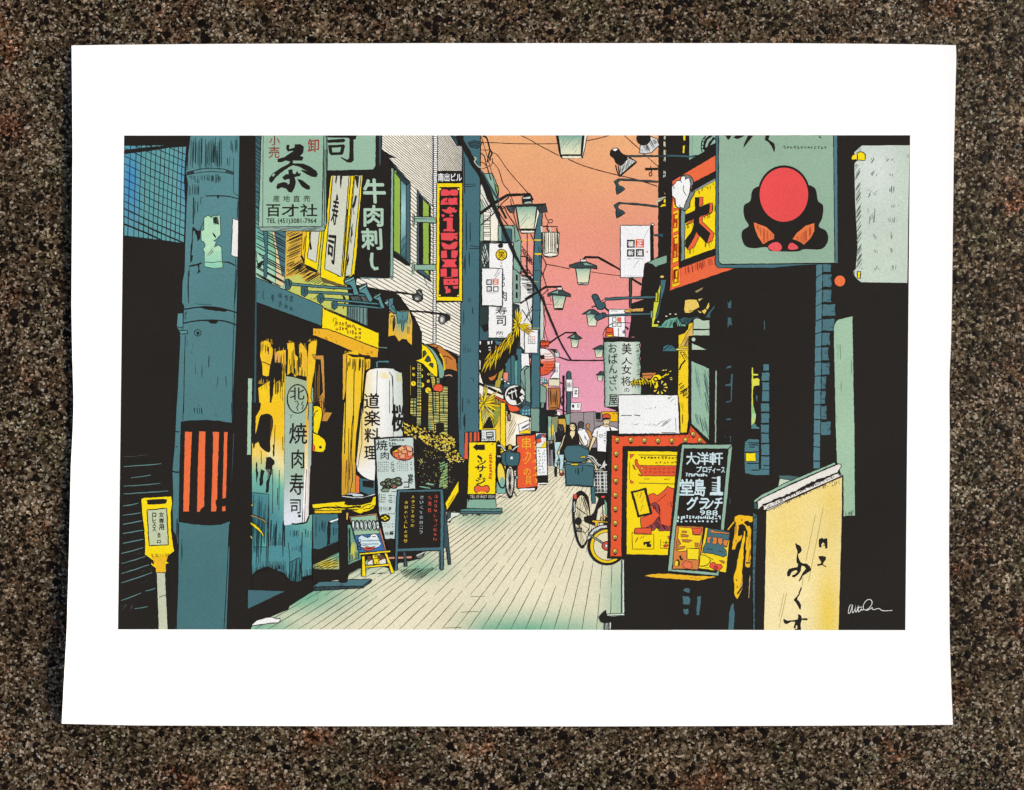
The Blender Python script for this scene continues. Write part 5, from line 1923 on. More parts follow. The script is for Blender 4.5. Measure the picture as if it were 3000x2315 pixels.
part('delivery_bin', 'teal lidded bin carried on a bicycle')
P('C4: 445,555 480,505 540,490 620,490 700,515 745,550 745,590 735,640 700,690 600,700 480,690 460,640', '#456d74', 2.8)
L('C4: 480,505 560,500 640,510 740,560', 2)
P('C4: 460,705 500,690 640,705 760,710 805,740 790,985 700,985 560,970 475,978', '#456d74', 2.8)
P('C4: 455,700 510,690 530,705 700,712 700,700 770,705 808,735 795,750 740,735 620,730 500,725 470,720', '#54808a', 2.2)
P('C4: 530,710 615,712 612,735 530,732', '#e7c722', 2)
P('C4: 640,632 700,625 705,645 645,650', '#e7c722', 2)
L('C4: 480,968 600,962 700,970 790,980', 2)
H('C4: 530,740 690,740 670,820 600,870 545,830', 5, 89, 2, '#20363c', jit=.7, trim=.4)
H('C4: 660,660 745,600 745,690 680,690', 4.4, 160, 2.2, K, jit=.7, trim=.3)
H('C4: 770,760 800,750 785,960 760,900', 4, 95, 2, '#20363c', jit=.7, trim=.3)

part('bicycle', 'delivery bicycle leaning beside the orange framed poster board')
P('C4: 765,990 810,980 820,1180 780,1180', '#456d74', 2)
P('C4: 810,1060 960,1060 965,1690 940,1690 910,1380 900,1200 850,1250 830,1380 800,1440 700,1390 680,1340 720,1330 760,1330 800,1290 860,1120 820,1090', K)
P('C4: 905,1200 945,1180 945,1310 920,1380', '#e9deb8', 0)
P('C4: 925,1130 955,1180 955,1320 930,1310', '#7fae9a', 1)
sub('rear_wheel')
OUT = 'C4: 566,1100 605,1050 650,1030 700,1060 735,1110 750,1200 760,1350 745,1500 725,1630 690,1690 D4: 330,540 290,560 255,530 215,450 185,330 165,180 160,60 C4: 548,1250 552,1150'
INN = 'C4: 600,1150 630,1100 660,1088 695,1130 730,1220 748,1350 740,1480 720,1580 690,1650 D4: 300,510 275,510 240,430 210,300 195,150 C4: 575,1400 580,1250'
P(OUT, K, c=1)
P(INN, '#e4dab4', c=1)
hub = (1540 + 620 * .2493, 1180 + 1400 * .2493)
with group():
    for p_ in smooth(pts(INN), True, 2)[::2]:
        L([hub, p_], 1.2, K, rag=0)
H('C4: 620,1110 690,1110 740,1300 650,1340', 9, 70, 1.6, K, jit=.6)
H('C4: 630,1140 690,1140 730,1300 660,1330', 7, 75, 1.6, '#d9d6c6', jit=.6)
tile('C4')
E(618, 1390, 36, 44, '#2c2a28', 2)
P('C4: 680,1340 750,1320 800,1340 790,1430 740,1420 690,1400', K)
R(600, 1470, 655, 1510, '#7a7a74', 4)
L('C4: 585,1220 750,1340', 2.6)
L('C4: 640,1500 700,1530 740,1480', 3)
P('C4: 566,1075 600,1070 602,1125 580,1135 562,1115', '#e9553a', 2)
P('C4: 560,1170 580,1150 582,1280 560,1280', '#d9d9d2', 2.4)
sub('front_wheel')
tile('D4')
E(612, 530, 252, 248, K, 0, n=36)
E(612, 530, 222, 220, '#f5cd1a', 2, n=36)
E(612, 530, 178, 182, '#e4dab4', 2, n=36)
P('D4: 350,430 385,360 440,300 520,262 612,255 612,292 530,300 450,350 400,420 362,450', '#d4d4d0', 2.8)
H('D4: 385,360 612,258 612,290 400,420', 5, 60, 1.4, '#666', jit=.7)
P('D4: 370,372 400,380 480,430 560,480 555,500 470,450 390,395', '#a9a9a2', 2.4)
tile('D4')
E(608, 525, 62, 58, '#e0503f', 3)
E(600, 525, 20, 24, '#ddd', 2)
sub('chain_guard')
P('D4: 415,195 500,195 620,210 620,225 500,222 480,270 455,270 455,225 420,218', '#f1bd26', 2.2)
L('D4: 530,195 555,150 620,140', 5)
L('D4: 530,195 555,150 620,140', 2.4, '#e0a53a')
P('C4: 885,1092 930,1090 930,1118 885,1118', '#e9553a', 2)
sub('handlebar')
L('C4: 730,620 790,640 840,710 880,735 940,740', 7, K, c=1)
L('C4: 730,620 790,640 840,710 880,735 940,740', 3.4, '#d6d6d2', c=1)
L('C4: 715,640 760,650 810,700 860,750', 5, K, c=1)
L('C4: 715,640 760,650 810,700 860,750', 2, '#d6d6d2', c=1)
P('C4: 905,700 930,670 935,710 965,725 930,750 935,790 915,760 850,790 890,740', '#d6d6d2', 2.4)
sub('wire_basket')
P('C4: 810,795 965,795 965,1065 880,1060 830,1050', '#36363a', 2)
for a in ('815,810 965,808', '815,850 965,846', '815,885 965,884', '820,930 965,930', '822,970 965,972', '828,1010 965,1012', '830,1050 965,1052'):
    L('C4: ' + a, 2.4, '#c9c9c2')
H('C4: 812,800 965,800 965,1055 835,1050', 4.6, 88, 1.5, '#d6d6d0', jit=.7, trim=.2)
H('C4: 812,880 965,880 965,900 815,900', 9, 0, 3.4, K)
H('C4: 820,965 965,965 965,985 822,985', 9, 0, 3.4, K)

part('bicycle', 'bicycle with a teal front bag by the yellow shop')
sub('wheel')
tile('C3')
E(1318, 850, 50, 150, '#f3d54a', 4.5, rot=-.12)
E(1330, 930, 30, 60, '#7fb6a4', 0)
P('C3: 1365,860 1380,770 1420,735 1455,760 1475,850 1475,980 1455,1085 1435,1120 1410,1115 1380,1050 1365,960', K, c=1)
P('C3: 1380,860 1395,780 1425,750 1450,790 1460,870 1458,980 1440,1070 1425,1090 1400,1060 1382,980', '#efe9d8', c=1)
h2 = (1140 + 1418 * .2493, 1180 + 940 * .2493)
with group():
    for k in range(26):
        a = k * 2 * math.pi / 26
        L([h2, (h2[0] + 10.2 * math.cos(a), h2[1] + 41 * math.sin(a))], 1.2, K, rag=0)
L('C3: 1395,760 1440,780', 4, '#333')
L('C3: 1470,1040 1505,1100', 2)
L('C3: 1480,860 1520,870', 3)
P('C3: 1490,860 1518,858 1518,890 1490,892', '#9aa7a6', 2)
sub('front_bag')
P('C3: 1325,590 1380,572 1535,585 1540,640 1520,735 1450,745 1350,735 1318,700', '#3f636b', 3)
L('C3: 1370,590 1365,680 1390,735', 2)
P('C3: 1425,640 1440,628 1455,640 1452,662 1425,664', '#dfe5e3')
sub('handlebar')
L('C3: 1275,500 1320,505 1350,540 1370,570', 6.5)
L('C3: 1275,500 1320,505 1350,540 1370,570', 3, '#dcdcd6')
sub('handlebar')
L('C3: 1450,560 1490,520 1525,505', 6.5)
L('C3: 1450,560 1490,520 1525,505', 3, '#dcdcd6')
P('C3: 1400,500 1420,490 1440,500 1450,560 1395,545', '#c9a944', 3)
P('C3: 1360,570 1400,550 1440,560 1430,578', '#55595a', 2)
L('C3: 1280,560 1330,560', 3)
L('C3: 1270,625 1315,632', 5, '#b9b39a')
L('C3: 1280,1115 1310,1085', 2)
L('C3: 1300,1100 1380,1112', 1.6)

# ------------------------------------------------------------------ printed picture: right side
part('building', 'black building front on the right')
P('A4: 1556,20 1700,20 1690,1690 B4: 1690,1690 1085,1690 1085,1480 1340,1470 1345,850 1340,800 1195,795 1215,690 1180,650 1235,600 1235,400 1385,352 1345,320 1362,140 1388,0 A4: 1385,1590 1405,1530 1530,1470 1552,1450', K, rag=1)
P('A4: 1405,1520 1655,1440 1655,1530 1560,1560 1525,1582 1490,1548', '#86aa93', 1.5)
P('B4: 1165,510 1215,505 1230,600 1165,640', '#ee92a0', 0)
P('B4: 1170,590 1235,580 1200,800 1165,790', '#ec92ab', 0)
for a in ('A4: 1618,40 1645,40 1640,85 1618,82', 'A4: 1618,100 1648,110 1642,170 1615,162', 'A4: 1618,200 1648,205 1640,345 1612,335'):
    P(a, '#c9c3a2', 1.5)
    H(a, 3.5, 80, 1.6, K, jit=.8)
for a in ('A4: 1618,445 1628,450 1625,485 1614,480', 'A4: 1632,455 1645,460 1640,490 1630,488', 'A4: 1615,495 1626,498 1624,530 1612,525', 'A4: 1630,495 1643,500 1640,520 1628,515'):
    P(a, '#b9c2b2')
P('A4: 1545,775 1640,750 1640,768 1550,790', '#c9c4a8')
P('A4: 1525,835 1530,800 1620,775 1570,810', '#c9c4a8')
P('A4: 1620,785 1640,780 1640,830 1620,820', YEL)
P('A4: 1575,875 1600,845 1642,838 1640,862', YEL)
P('A4: 1620,700 1640,720 1635,728', '#c9a489')
P('A4: 1505,1195 1560,1195 1610,1180 1615,1230 1560,1215 1505,1215', '#34565e', 1.5)
P('A4: 1400,415 1460,415 1465,385 1475,415 1552,412 1552,440 1400,445', K)
tile('A4')
E(1465, 490, 16, 22, None, 3)
L('A4: 1480,440 1470,470', 3)
sub('roof_trim')
P('B5: 55,125 125,122 100,260 70,350 55,350', '#47707a', 2)
P('B4: 1575,175 1585,200 1565,380 1530,560 1500,640 1555,642 1560,680 1478,678 1480,580 1500,400 1555,240', '#d7d93a', 2)
P('B5: 55,350 70,355 40,520 5,600 0,560', '#40626b', 2)
P('B4: 1520,272 1552,270 1550,380 1518,380', '#c9c93a', 3.4)
P('B4: 1462,490 1490,485 1492,570 1464,570', '#8ab08a', 2.6)
tile('B5')
E(75, 87, 22, 13, '#efc960')
P('B5: 0,682 60,660 110,600 180,570 255,560 270,590 310,640 365,640 350,670 230,672 200,690', '#6fae96', 2)
H('B5: 20,670 250,570 340,660 220,680', 6, 110, 2.8, '#20403f', jit=.7, trim=.2)
P('B5: 200,680 200,630 230,615 255,640 250,690', K)
P('B5: 270,590 330,560 400,570 440,560 500,550 500,575 440,580 400,640 350,650 300,620', '#3c5c62', 2)
H('B5: 280,590 480,560 400,640 300,640', 5, 100, 2.6, K, jit=.7, trim=.2)
for x, y in ((125, 550), (170, 525), (235, 527), (30, 615)):
    tile('B5')
    E(x, y, 12, 8, '#d6d6b0')
sub('yellow_post')
P('B5: 265,772 340,745 375,700 385,640 435,620 438,778 386,785 386,1690 C5: 1110,190 1090,350 1010,355 1000,0 B5: 278,1690 258,1450 265,1000', '#f5cd1c', 2.6)
P('B5: 345,800 386,720 438,640 438,778 386,785 384,905 285,905', '#e0b85a', 1.5)
H('B5: 350,800 386,790 384,915 330,900', 3, 120, 2, K, jit=.7)
H('B5: 280,965 384,965 384,1060 340,1060 280,1030', 3, 60, 2.4, K, jit=.6)
P('B5: 225,935 260,925 385,928 385,948 260,952 235,950', '#f3d75a', 2)
tile('B5')
E(314, 988, 18, 18, '#f5dc3a', 2)
P('B5: 280,1035 345,1070 275,1180', '#f5cd1c')
L('B5: 350,1065 300,1120 278,1180', 5)
P('B5: 320,1290 275,1370 285,1360', K)
H('B5: 265,1290 385,1380 385,1520 270,1480', 7, -32, 5, K, jit=.5, trim=.3)
H('B5: 310,1430 384,1400 384,1500 320,1500', 3, 110, 2.2, '#5a4420', jit=.7)
H('C5: 1010,20 1100,20 1080,340 1020,340', 9, 90, 2.2, '#7a5a14', jit=.8, trim=.6)
H('B5: 270,1500 320,1500 320,1690 275,1690', 3.4, 90, 2.2, '#7a5a14', jit=.7, trim=.4)
sub('window_panel')
for a in ('445,590 480,575 520,580 545,600 632,598 632,698 442,700', '440,714 632,712 632,776 438,776', '425,865 600,945 425,945'):
    P('B5: ' + a, '#b9cdb4', 1)
tile('B5')
E(445, 823, 22, 22, '#b9cdb4')
P('B5: 420,1075 628,1165 628,1690 C5: 1348,438 1142,245 B5: 418,1690', '#95b8a0', 1)
H('B5: 560,1150 628,1180 628,1690 580,1690', 4.4, 78, 1.6, '#4c6a5c', jit=.6, trim=.3)
H('B5: 450,1110 530,1150 540,1600 470,1500', 5, 80, 1.2, '#5c7c6c', jit=.8, trim=.6)
H('C5: 1160,60 1345,200 1348,420 1220,290', 4.4, 76, 1.4, '#4c6a5c', jit=.7, trim=.3)
P('B5: 702,1190 716,1190 712,1690 C5: 1432,470 1418,470 B5: 696,1690', '#9fb49a')
sub('lamp')
P('B5: 345,360 400,350 480,355 505,400 516,442 440,498 390,515 345,512 330,470', '#efca5e', 2)
L('B5: 390,490 440,488 500,455', 2.4)
sub('lamp')
P('B5: 535,490 590,452 615,395 630,392 632,440 600,490 572,528', '#efca5e', 2)
L('B5: 580,455 605,480', 3)
P('B5: 500,350 550,340 510,375', '#e9c96a')
P('B5: 460,260 560,210 540,240 480,275', '#9c8b60')
P('B5: 580,560 640,480 690,420 690,455 640,520 640,570', '#3f636b', 1)
P('B5: 490,480 540,505 520,515', '#efca5e')
P('B5: 75,962 90,905 140,882 195,890 235,930 245,965', '#44707a', 2)
H('B5: 85,950 110,900 180,890 200,920', 4, 140, 1.4, '#234045')
sub('dark_detail')
for a in ('840,370 855,400 885,360 885,455 850,455', '845,562 885,570 895,665 870,640 845,690', '1268,600 1280,610 1282,720 1272,700', '820,1165 850,1135 895,1132 880,1155', '885,1230 905,1230 890,1550 870,1555 825,1565 830,1550 880,1540 885,1370 815,1370 820,1350 875,1340'):
    P('B5: ' + a, '#44656e')
P('B5: 1128,1155 1142,1155 1143,1225 1203,1230 1200,1245 1143,1245 1145,1285 1195,1275 1218,1290 1215,1360 1150,1370 1140,1420 1142,1690 1125,1690', '#dfe04a')
F('C6: 402,0 420,0 422,80 455,140 445,220 415,265 402,265', ramp(1, (1180, '#cfe04a'), (1215, '#a9dba0'), (1245, '#d7e04a')), 8)
P('C6: 402,265 430,235 470,285 495,290 490,305 402,305', '#55868a')
P('B5: 1175,1480 1195,1480 1190,1545 1180,1540', '#44656e')
P('B5: 1128,1600 1145,1600 1170,1690 1128,1690', '#8fca7a')
sub('brick')
for b in ((1262, 1115, 1328, 1187), (1245, 1212, 1332, 1306), (1250, 1325, 1332, 1421), (1250, 1432, 1330, 1548), (1238, 1573, 1328, 1668)):
    tile('B5')
    R(*b, '#4f7b84', rag=1.2)
for b in ((513, 10, 608, 102), (515, 127, 608, 236), (512, 255, 605, 350), (515, 366, 606, 470), (517, 488, 610, 612), (514, 630, 612, 778)):
    tile('C6')
    R(*b, '#4f7b84', rag=1.2)
P('C6: 325,462 372,425 490,432 490,780 612,785 612,850 430,850 325,825 318,590', '#4f7b84', 1)
for a in ('360,470 490,475', '370,495 480,497', '375,520 440,522', '320,580 490,575', '350,710 490,712', '400,790 500,790', '540,735 610,740', '325,850 585,862'):
    L('C6: ' + a, 3)
P('C6: 335,590 452,588 454,686 336,688', '#f9df16', 2)
P('C6: 490,440 515,440 515,780 490,780', K)
for a in ('100,190 165,185 160,200 110,205', '88,390 100,400 98,410', '135,392 160,395 162,465 155,465 152,405'):
    P('C6: ' + a, '#44656e')
P('C6: 145,1110 155,1110 155,1190 138,1190', '#44504e')

part('brick_column', 'narrow teal brick column on the right')
LJ = (-150, 100, 270, 435, 610, 760, 915, 1090, 1255, 1420, 1590, 1760, 1930, 2080, 2250, 2340)
RJ = (-150, 50, 225, 400, 580, 735, 910, 1085, 1250, 1415, 1590, 1765, 1930, 2090, 2250, 2340)
for i in range(len(LJ) - 1):
    sub('brick')
    tile('B6')
    f = lambda y: 521 - (y / 1690) * 26
    g = lambda y: 590 - (y / 1690) * 22
    P([q(f(LJ[i]), LJ[i] + 5), q(g(RJ[i]), RJ[i] + 5), q(g(RJ[i + 1]), RJ[i + 1] - 7), q(f(LJ[i + 1]), LJ[i + 1] - 7)], '#557f88', rag=.8)
for y0, y1, x1 in ((-180, 28, 700), (62, 205, 702), (242, 385, 700), (415, 545, 745), (585, 718, 735), (750, 890, 680), (920, 1065, 665), (1098, 1235, 675), (1262, 1405, 640), (1432, 1575, 630), (1605, 1760, 640), (1790, 1940, 690)):
    sub('brick')
    tile('B6')
    x0 = 600 - max(0, y0) * .014
    P([q(x0, y0), q(x1, y0 - 4), q(x1 - 8, (y0 + y1) / 2), q(x1 + random.uniform(-12, 4), y1), q(x0, y1)], '#4c747d', rag=1.5)
    s_ = q(x1 - 46, y0)
    H([q(x1 - 50, y0), q(x1 + 8, y0), q(x1 + 8, y1), q(x1 - 50, y1)], 3.2, 0, 2.2, K, jit=.6, trim=.7)

part('board', 'tall pale green board with a rounded corner')
P('B6: 722,700 735,640 755,605 785,585 948,548 965,1690 C6: 1612,280 1618,1325 1480,1335 1476,850 1455,860 1400,690 1385,250 B6: 742,1690', '#a2c3a4', 2)
H('B6: 890,620 950,620 955,1690 900,1690', 4, 90, 1.3, '#64806a', jit=.8, trim=.7)
H('B6: 760,850 850,900 840,1100 770,1050', 5, 90, 1.2, '#64806a', jit=.8, trim=.7)
H('B6: 755,1130 840,1180 840,1600 765,1580', 7, 90, 1.2, '#64806a', jit=.9, trim=.8)
H('C6: 1400,150 1600,150 1600,660 1420,660', 7, 90, 1.2, '#64806a', jit=.9, trim=.85)
H('C6: 1490,1280 1618,1240 1618,1345 1490,1345', 3, 90, 2.6, K, jit=.6, trim=.4)
part('round_lamp', 'round orange lamp on the black wall')
tile('B6')
E(797, 137, 62, 63, '#f4743f', 0, n=26)

part('notice', 'grey green notice sheet with pencil marks')
F('A6: 1022,180 1060,152 1640,150 1690,900 1600,1690 B6: 1600,160 1300,155 1045,150 1000,115 960,60 955,20 A6: 985,1600 1005,1300 985,1000 972,650 970,360 1000,330 965,235', lambda x, y: mix('#c6d4c4', '#d9dfda', .8 * gs(x, y, 2560, 500, 60, 90)), 24)
H('A6: 965,235 1030,160 1055,165 1040,240', 3, 45, 1.4, '#5a605c', jit=.7)
H('A6: 972,360 1035,380 1050,1000 1060,1600 990,1600 985,1000', 4.4, -58, 1.4, '#5f6660', jit=.6, trim=.15)
H('B6: 955,10 1000,20 1010,110 960,60', 3, 90, 1.6, '#5f6660', jit=.6)
H('B6: 1040,135 1300,140 1580,150 1580,160 1300,158 1045,150', 2.4, 3, 1.4, '#444', jit=.9, trim=.6)
random.seed(5)
for x, y, w_, h_, a in ((1145, 290, 70, 70, -60), (1335, 280, 110, 70, -60), (1555, 240, 55, 55, -60), (1150, 425, 90, 95, -65), (1345, 455, 80, 70, -60), (1120, 660, 110, 115, -60), (1375, 620, 75, 110, 95), (1125, 885, 100, 200, 92),
                        (1375, 840, 110, 45, 88), (1365, 985, 105, 80, 95), (1185, 1185, 60, 80, -80), (1370, 1155, 75, 95, 90), (1175, 1370, 80, 50, 88), (1385, 1355, 70, 85, -65), (1195, 1560, 65, 65, -75), (1405, 1530, 65, 100, 92)):
    tile('A6')
    H([q(x, y), q(x + w_, y), q(x + w_, y + h_), q(x, y + h_)], 3.6, a, 1.7, '#3c413d', jit=.8, trim=.6)
sub('clip')
P('A6: 998,240 1030,226 1070,232 1095,260 1092,328 1003,325', YEL, 3)
P('A6: 935,295 950,265 995,255 995,312 940,318', YEL, 0)
sub('clip')
tile('B6')
P('B6: 1000,28 1040,26 1036,108 1000,104', YEL, 3)

part('signboard', 'orange framed sign with large black character')
P('A5: 392,30 712,30 712,140 500,268 430,272 440,300 392,325', '#97bba2', 2)
L('A5: 432,30 425,260', 1.6, '#6f9280')
L('A5: 660,30 590,90 570,190 610,180 640,120 690,60', 7, c=1)
L('A5: 590,40 545,100 535,190 550,230', 3, c=1)
for a in ('560,60 600,90', '545,100 590,130', '535,140 580,165', '540,185 575,200'):
    L('A5: ' + a, 2.4)
P('A5: 580,180 710,120 710,230 560,260', K)
L('A5: 0,276 200,272 460,284', 5, '#3f636b')
for a, c_ in (('325,30 348,30 348,90 328,92', YEL), ('320,160 342,150 335,240 318,242', YEL)):
    P('A5: ' + a, c_)
P('A5: 195,568 705,262 712,1400 720,1580 925,1596 B5: 900,0 168,250 A5: 172,1690 188,900', '#f26a40', 2)
P('A5: 430,590 706,448 706,1440 268,1600 268,900 300,900 420,700', K)
P('A5: 345,930 460,680 706,556 706,1358 340,1492', '#f8d714', 1.6)
P('A5: 440,680 500,650 600,590 706,535 706,560 470,690', '#8a958c', 1)
H('A5: 460,690 560,640 540,720 470,760', 3.6, 85, 2, '#6a4a14', jit=.7, trim=.3)
H('A5: 560,640 700,580 640,690', 5, 85, 1.8, '#6a4a14', jit=.8, trim=.4)
P('A5: 296,905 345,925 338,1490 296,1515', '#7f9a93', 2)
H('A5: 300,1200 340,1200 335,1490 300,1500', 3.6, 90, 1.4, '#4a625c', jit=.7, trim=.4)
H('A5: 300,1580 705,1440 705,1560 480,1640 310,1680', 4.2, 84, 2, '#a03a2a', jit=.6, trim=.3)
H('A5: 370,1370 460,1340 440,1430 380,1440', 4, 90, 2, '#6a4a14', jit=.6, trim=.3)
H('A5: 560,1290 680,1240 640,1360 570,1350', 4, 90, 2, '#6a4a14', jit=.6, trim=.3)
H('A5: 660,850 705,840 705,930 670,930', 3, 90, 2, '#6a4a14', jit=.6)
H('A5: 550,990 660,950 640,1010 560,1020', 4, 90, 1.8, '#6a4a14', jit=.7, trim=.3)
H('A5: 355,1090 440,1060 430,1110 370,1130', 4, 90, 1.8, '#6a4a14', jit=.7, trim=.3)
P('A5: 195,800 270,885 270,1600 B5: 290,0 280,190 190,218 A5: 190,900', '#f06a3c')
for a in ('205,925 270,905 270,1155 198,1182', '205,1208 268,1188 266,1508 197,1535', '200,1585 265,1560 B5: 285,10 282,185 193,215', '200,775 225,850 270,885 205,890'):
    P('A5: ' + a, '#f7d316', 2, '#c2461f')
for a in ('255,950 218,965 212,1120 245,1110 250,1010 230,1020 232,1060', '252,1225 215,1240 212,1470 245,1460 250,1300 228,1310 230,1390', '252,1610 215,1620 B5: 212,165 262,150 265,0 225,20 228,110 250,100'):
    L('A5: ' + a, 5.5, '#c2461f')
P('B5: 160,250 195,210 285,185 290,0 310,0 305,180', '#f26a40')
sub('lettering')
for a in ('508,758 558,758 553,850 508,872', '630,828 670,828 662,940 628,950', '520,985 660,942 600,975 552,992 550,1050 688,1185 665,1272 600,1302 590,1280 640,1185 505,1060 505,1000', '478,1165 515,1215 460,1330 400,1378 368,1370 450,1230', '356,1082 445,1008 447,1052 362,1086'):
    P('A5: ' + a, '#ef6538', 2)
P('A5: 460,760 508,758 508,875 630,828 628,945 535,975 505,1000 505,1060 640,1185 600,1300 580,1290 475,1165 455,1230 370,1370 345,1335 345,1265 420,1160 445,1080 445,1010 345,1070 345,965 460,910', K)
sub('cloud_shape')
P('A5: 300,515 345,495 390,500 420,525 445,570 440,610 410,640 420,700 455,680 450,730 405,800 400,870 350,918 300,905 270,880', '#7c8480', 2.6)
P('A5: 190,630 228,600 240,570 290,560 300,518 340,508 352,545 395,530 412,600 402,700 385,745 350,830 330,890 290,880 270,886 235,860 225,775 190,745', WHT, 2.8)
L('A5: 290,560 305,590', 2)
L('A5: 225,660 205,630', 2)
L('A5: 330,620 325,680 360,740', 2, c=1)
L('A5: 352,545 340,560', 2)
L('A5: 350,830 355,800', 2)
L('A5: 280,850 288,880', 2)

part('signboard', 'large pale green sign with a red and black emblem')
P('A5: 706,30 738,30 738,1515 770,1550 A6: 735,1535 775,1530 300,1562 0,1590 A5: 730,1588 702,1550', '#4a7078', 2)
P('A6: 720,30 768,30 776,1532 738,1536', '#547c86', 2.4)
F('A5: 740,30 A6: 720,30 736,1530 A5: 780,1545 752,1530 738,1500 735,1300', lambda x, y: mix('#96b59c', '#8aab93', .5 * gs(x, y, 2250, 690, 200, 70)), 40, 2)
H('A5: 1000,1560 1600,1560 1600,1590 1000,1590', 3, 3, 2, K, jit=.8, trim=.5)
sub('lettering')
for a in ('A5: 815,30 892,30 870,70 850,88 835,70', 'A5: 912,62 945,30 1055,30 1000,62 960,78', 'A5: 1085,30 1148,30 1085,110 1028,182 1045,115', 'A5: 1280,90 1290,30 1338,30 1322,82 1392,130 1402,185 1390,238 1355,155 1320,110', 'A6: 545,30 575,55 580,65 560,68'):
    P(a, K)
tile('A6')
marks(130, 158, 650, 195, 13, 1, '#46564a', 1.8, 4, .9)
# a plain round emblem stands in for the figure on the sign
sub('emblem')
P('A5: 1040,850 1110,800 1180,640 A6: 250,600 490,640 540,800 600,860 590,1000 550,1100 630,1150 660,1230 640,1310 570,1370 380,1370 300,1395 100,1400 A5: 1560,1395 1350,1390 1300,1345 1150,1358 1050,1330 1008,1230 1020,1150 1090,1095 1050,1020 1030,940', K, c=1)
tile('A6')
E(140, 715, 305, 330, K, 0, n=36)
E(140, 730, 285, 318, '#f2504f', 0, n=36)
P('A5: 1152,1055 1300,1110 1390,1200 1385,1250 1320,1275 1260,1310 1200,1220 1165,1130', '#f17a45', 0)
P('A6: 498,1065 400,1090 300,1170 240,1250 300,1270 375,1315 450,1240 495,1160', '#f17a45', 0)
H('A5: 1165,1070 1380,1190 1380,1250 1270,1300', 5, 88, 1.6, '#b9502c', jit=.4)
H('A6: 490,1075 260,1245 375,1305 490,1160', 5, 88, 1.6, '#b9502c', jit=.4)
P('A5: 1318,1345 1370,1295 1440,1290 1480,1340 1460,1385 1380,1390', '#f0585c', 0, c=1)
P('A6: 188,1340 220,1295 270,1310 308,1355 260,1375 200,1370', '#f0585c', 0, c=1)

# spotlights of the right building
part('spotlight', 'black spotlight with a fluted reflector')
P('A4: 1170,266 1410,268 1690,272 1690,288 1400,284 1170,288', '#3b5a61', 2)
P('A4: 1110,400 1190,320 1215,300 1296,344 1100,515', '#efeeea', 2)
H('A4: 1120,400 1215,310 1290,345 1105,500', 4.2, 108, 3, K, jit=.3)
L('A4: 1300,344 1100,516', 6)
L('A4: 1055,380 1070,450 1098,514', 3.4)
L('A4: 1085,385 1100,500', 2.4)
L('A4: 1215,288 1300,344', 3)
P('A4: 988,245 1000,205 1040,180 1085,185 1115,225 1140,250 1185,275 1188,320 1125,388 1060,360 1035,310 995,275', K, 0, c=1)
P('A4: 1020,200 1050,188 1078,195 1050,218', WHT, c=1)
part('spotlight', 'black spotlight with a ribbed pale shade at the top edge')
P('A4: 1335,240 1345,150 1470,45 1540,75 1570,150 1480,235 1400,250', '#d3d4d2', 2.4)
H('A4: 1345,230 1370,150 1470,60 1555,100 1480,230', 3.6, 62, 1.6, '#4a4a4a', jit=.8, trim=.3)
tile('A4')
E(1382, 70, 84, 82, K)
L('A4: 1395,250 1395,270', 5, '#3b5a61')
for dy in (0, 278):
    part('spotlight', 'small dark teal cone lamp on a thin arm, ' + ('upper' if dy == 0 else 'lower'))
    tile('A4')
    L([q(1090, 550 + dy), q(1300, 562 + dy), q(1555, 578 + dy + (14 if dy else 0))], 6.5)
    L([q(1100, 549 + dy), q(1300, 561 + dy), q(1555, 577 + dy + (14 if dy else 0))], 2.2, '#3b5a61')
    P([q(a, b + dy) for a, b in ((1035, 575), (1085, 542), (1112, 556), (1078, 592), (1095, 622), (1140, 640), (1168, 665), (1125, 695), (1068, 727), (1058, 660), (1062, 625))], '#3a5257', 2.6)
    H([q(a, b + dy) for a, b in ((1065, 640), (1130, 660), (1110, 700), (1070, 720))], 3.4, 110, 1.5, K, jit=.7)

part('hanging_sign', 'large white hanging sign with four character squares')
P('A4: 1110,1088 1462,1090 1465,1510 1395,1542 1382,1690 B4: 1370,98 1112,98', '#f7f6f6', 2.4)
P('A4: 1462,1088 1500,1090 1504,1495 1465,1512', K)
tile('A4')
E(1490, 1078, 17, 14, WHT, 2.4)
P('B4: 1215,105 1245,105 1240,450 1218,450', '#40494a', 3)
L('B4: 1245,110 1360,180', 7)
sub('character_square')
tile('A4')
squares([(1188, 1258, 1280, 1352), (1290, 1252, 1387, 1350), (1188, 1370, 1278, 1456), (1292, 1368, 1386, 1456)], '極正新道')
L('A4: 1195,1480 1240,1484', 1.6, '#666')
L('A4: 1270,1478 1380,1484', 1.6, '#666')
L('A4: 1330,1500 1260,1590', 1.4, '#aaa')
L('A4: 1440,1130 1360,1290', 1.4, '#bbb')
P('A4: 1415,1390 1432,1385 1432,1412 1416,1412', '#e9826a')
L('B4: 1150,78 1350,80', 1.4, '#aaa')
part('hanging_sign', 'white sign above the cylinder lantern')
P('B4: 975,470 1165,470 1166,795 972,790', '#f4f3f2', 2.2)
tile('B4')
squares([(1018, 568, 1060, 611), (1077, 567, 1118, 612), (1018, 628, 1060, 669), (1077, 630, 1118, 669)], fill=False, lw=2.6, solid='#ee6a52')
L('B4: 1000,488 1080,488', 1.6, '#666')
L('B4: 1090,690 1088,790', 2)
L('B4: 910,790 915,740 960,670 1040,630 1150,625 1260,635', 2.2, c=1)
P('B4: 1135,720 1160,715 1160,755 1140,750', '#888', 1)
P('B4: 1150,492 1182,470 1382,450 1382,492 1182,508', '#dfae58', 2.2)
H('B4: 1190,475 1375,460 1375,488 1190,500', 5, 80, 1.6, '#9a6a24', jit=.9, trim=.4)
P('B4: 945,682 1025,685 1030,788 930,788 940,740', '#ee5a35', 2.4)
L('B4: 940,740 1028,745', 2)
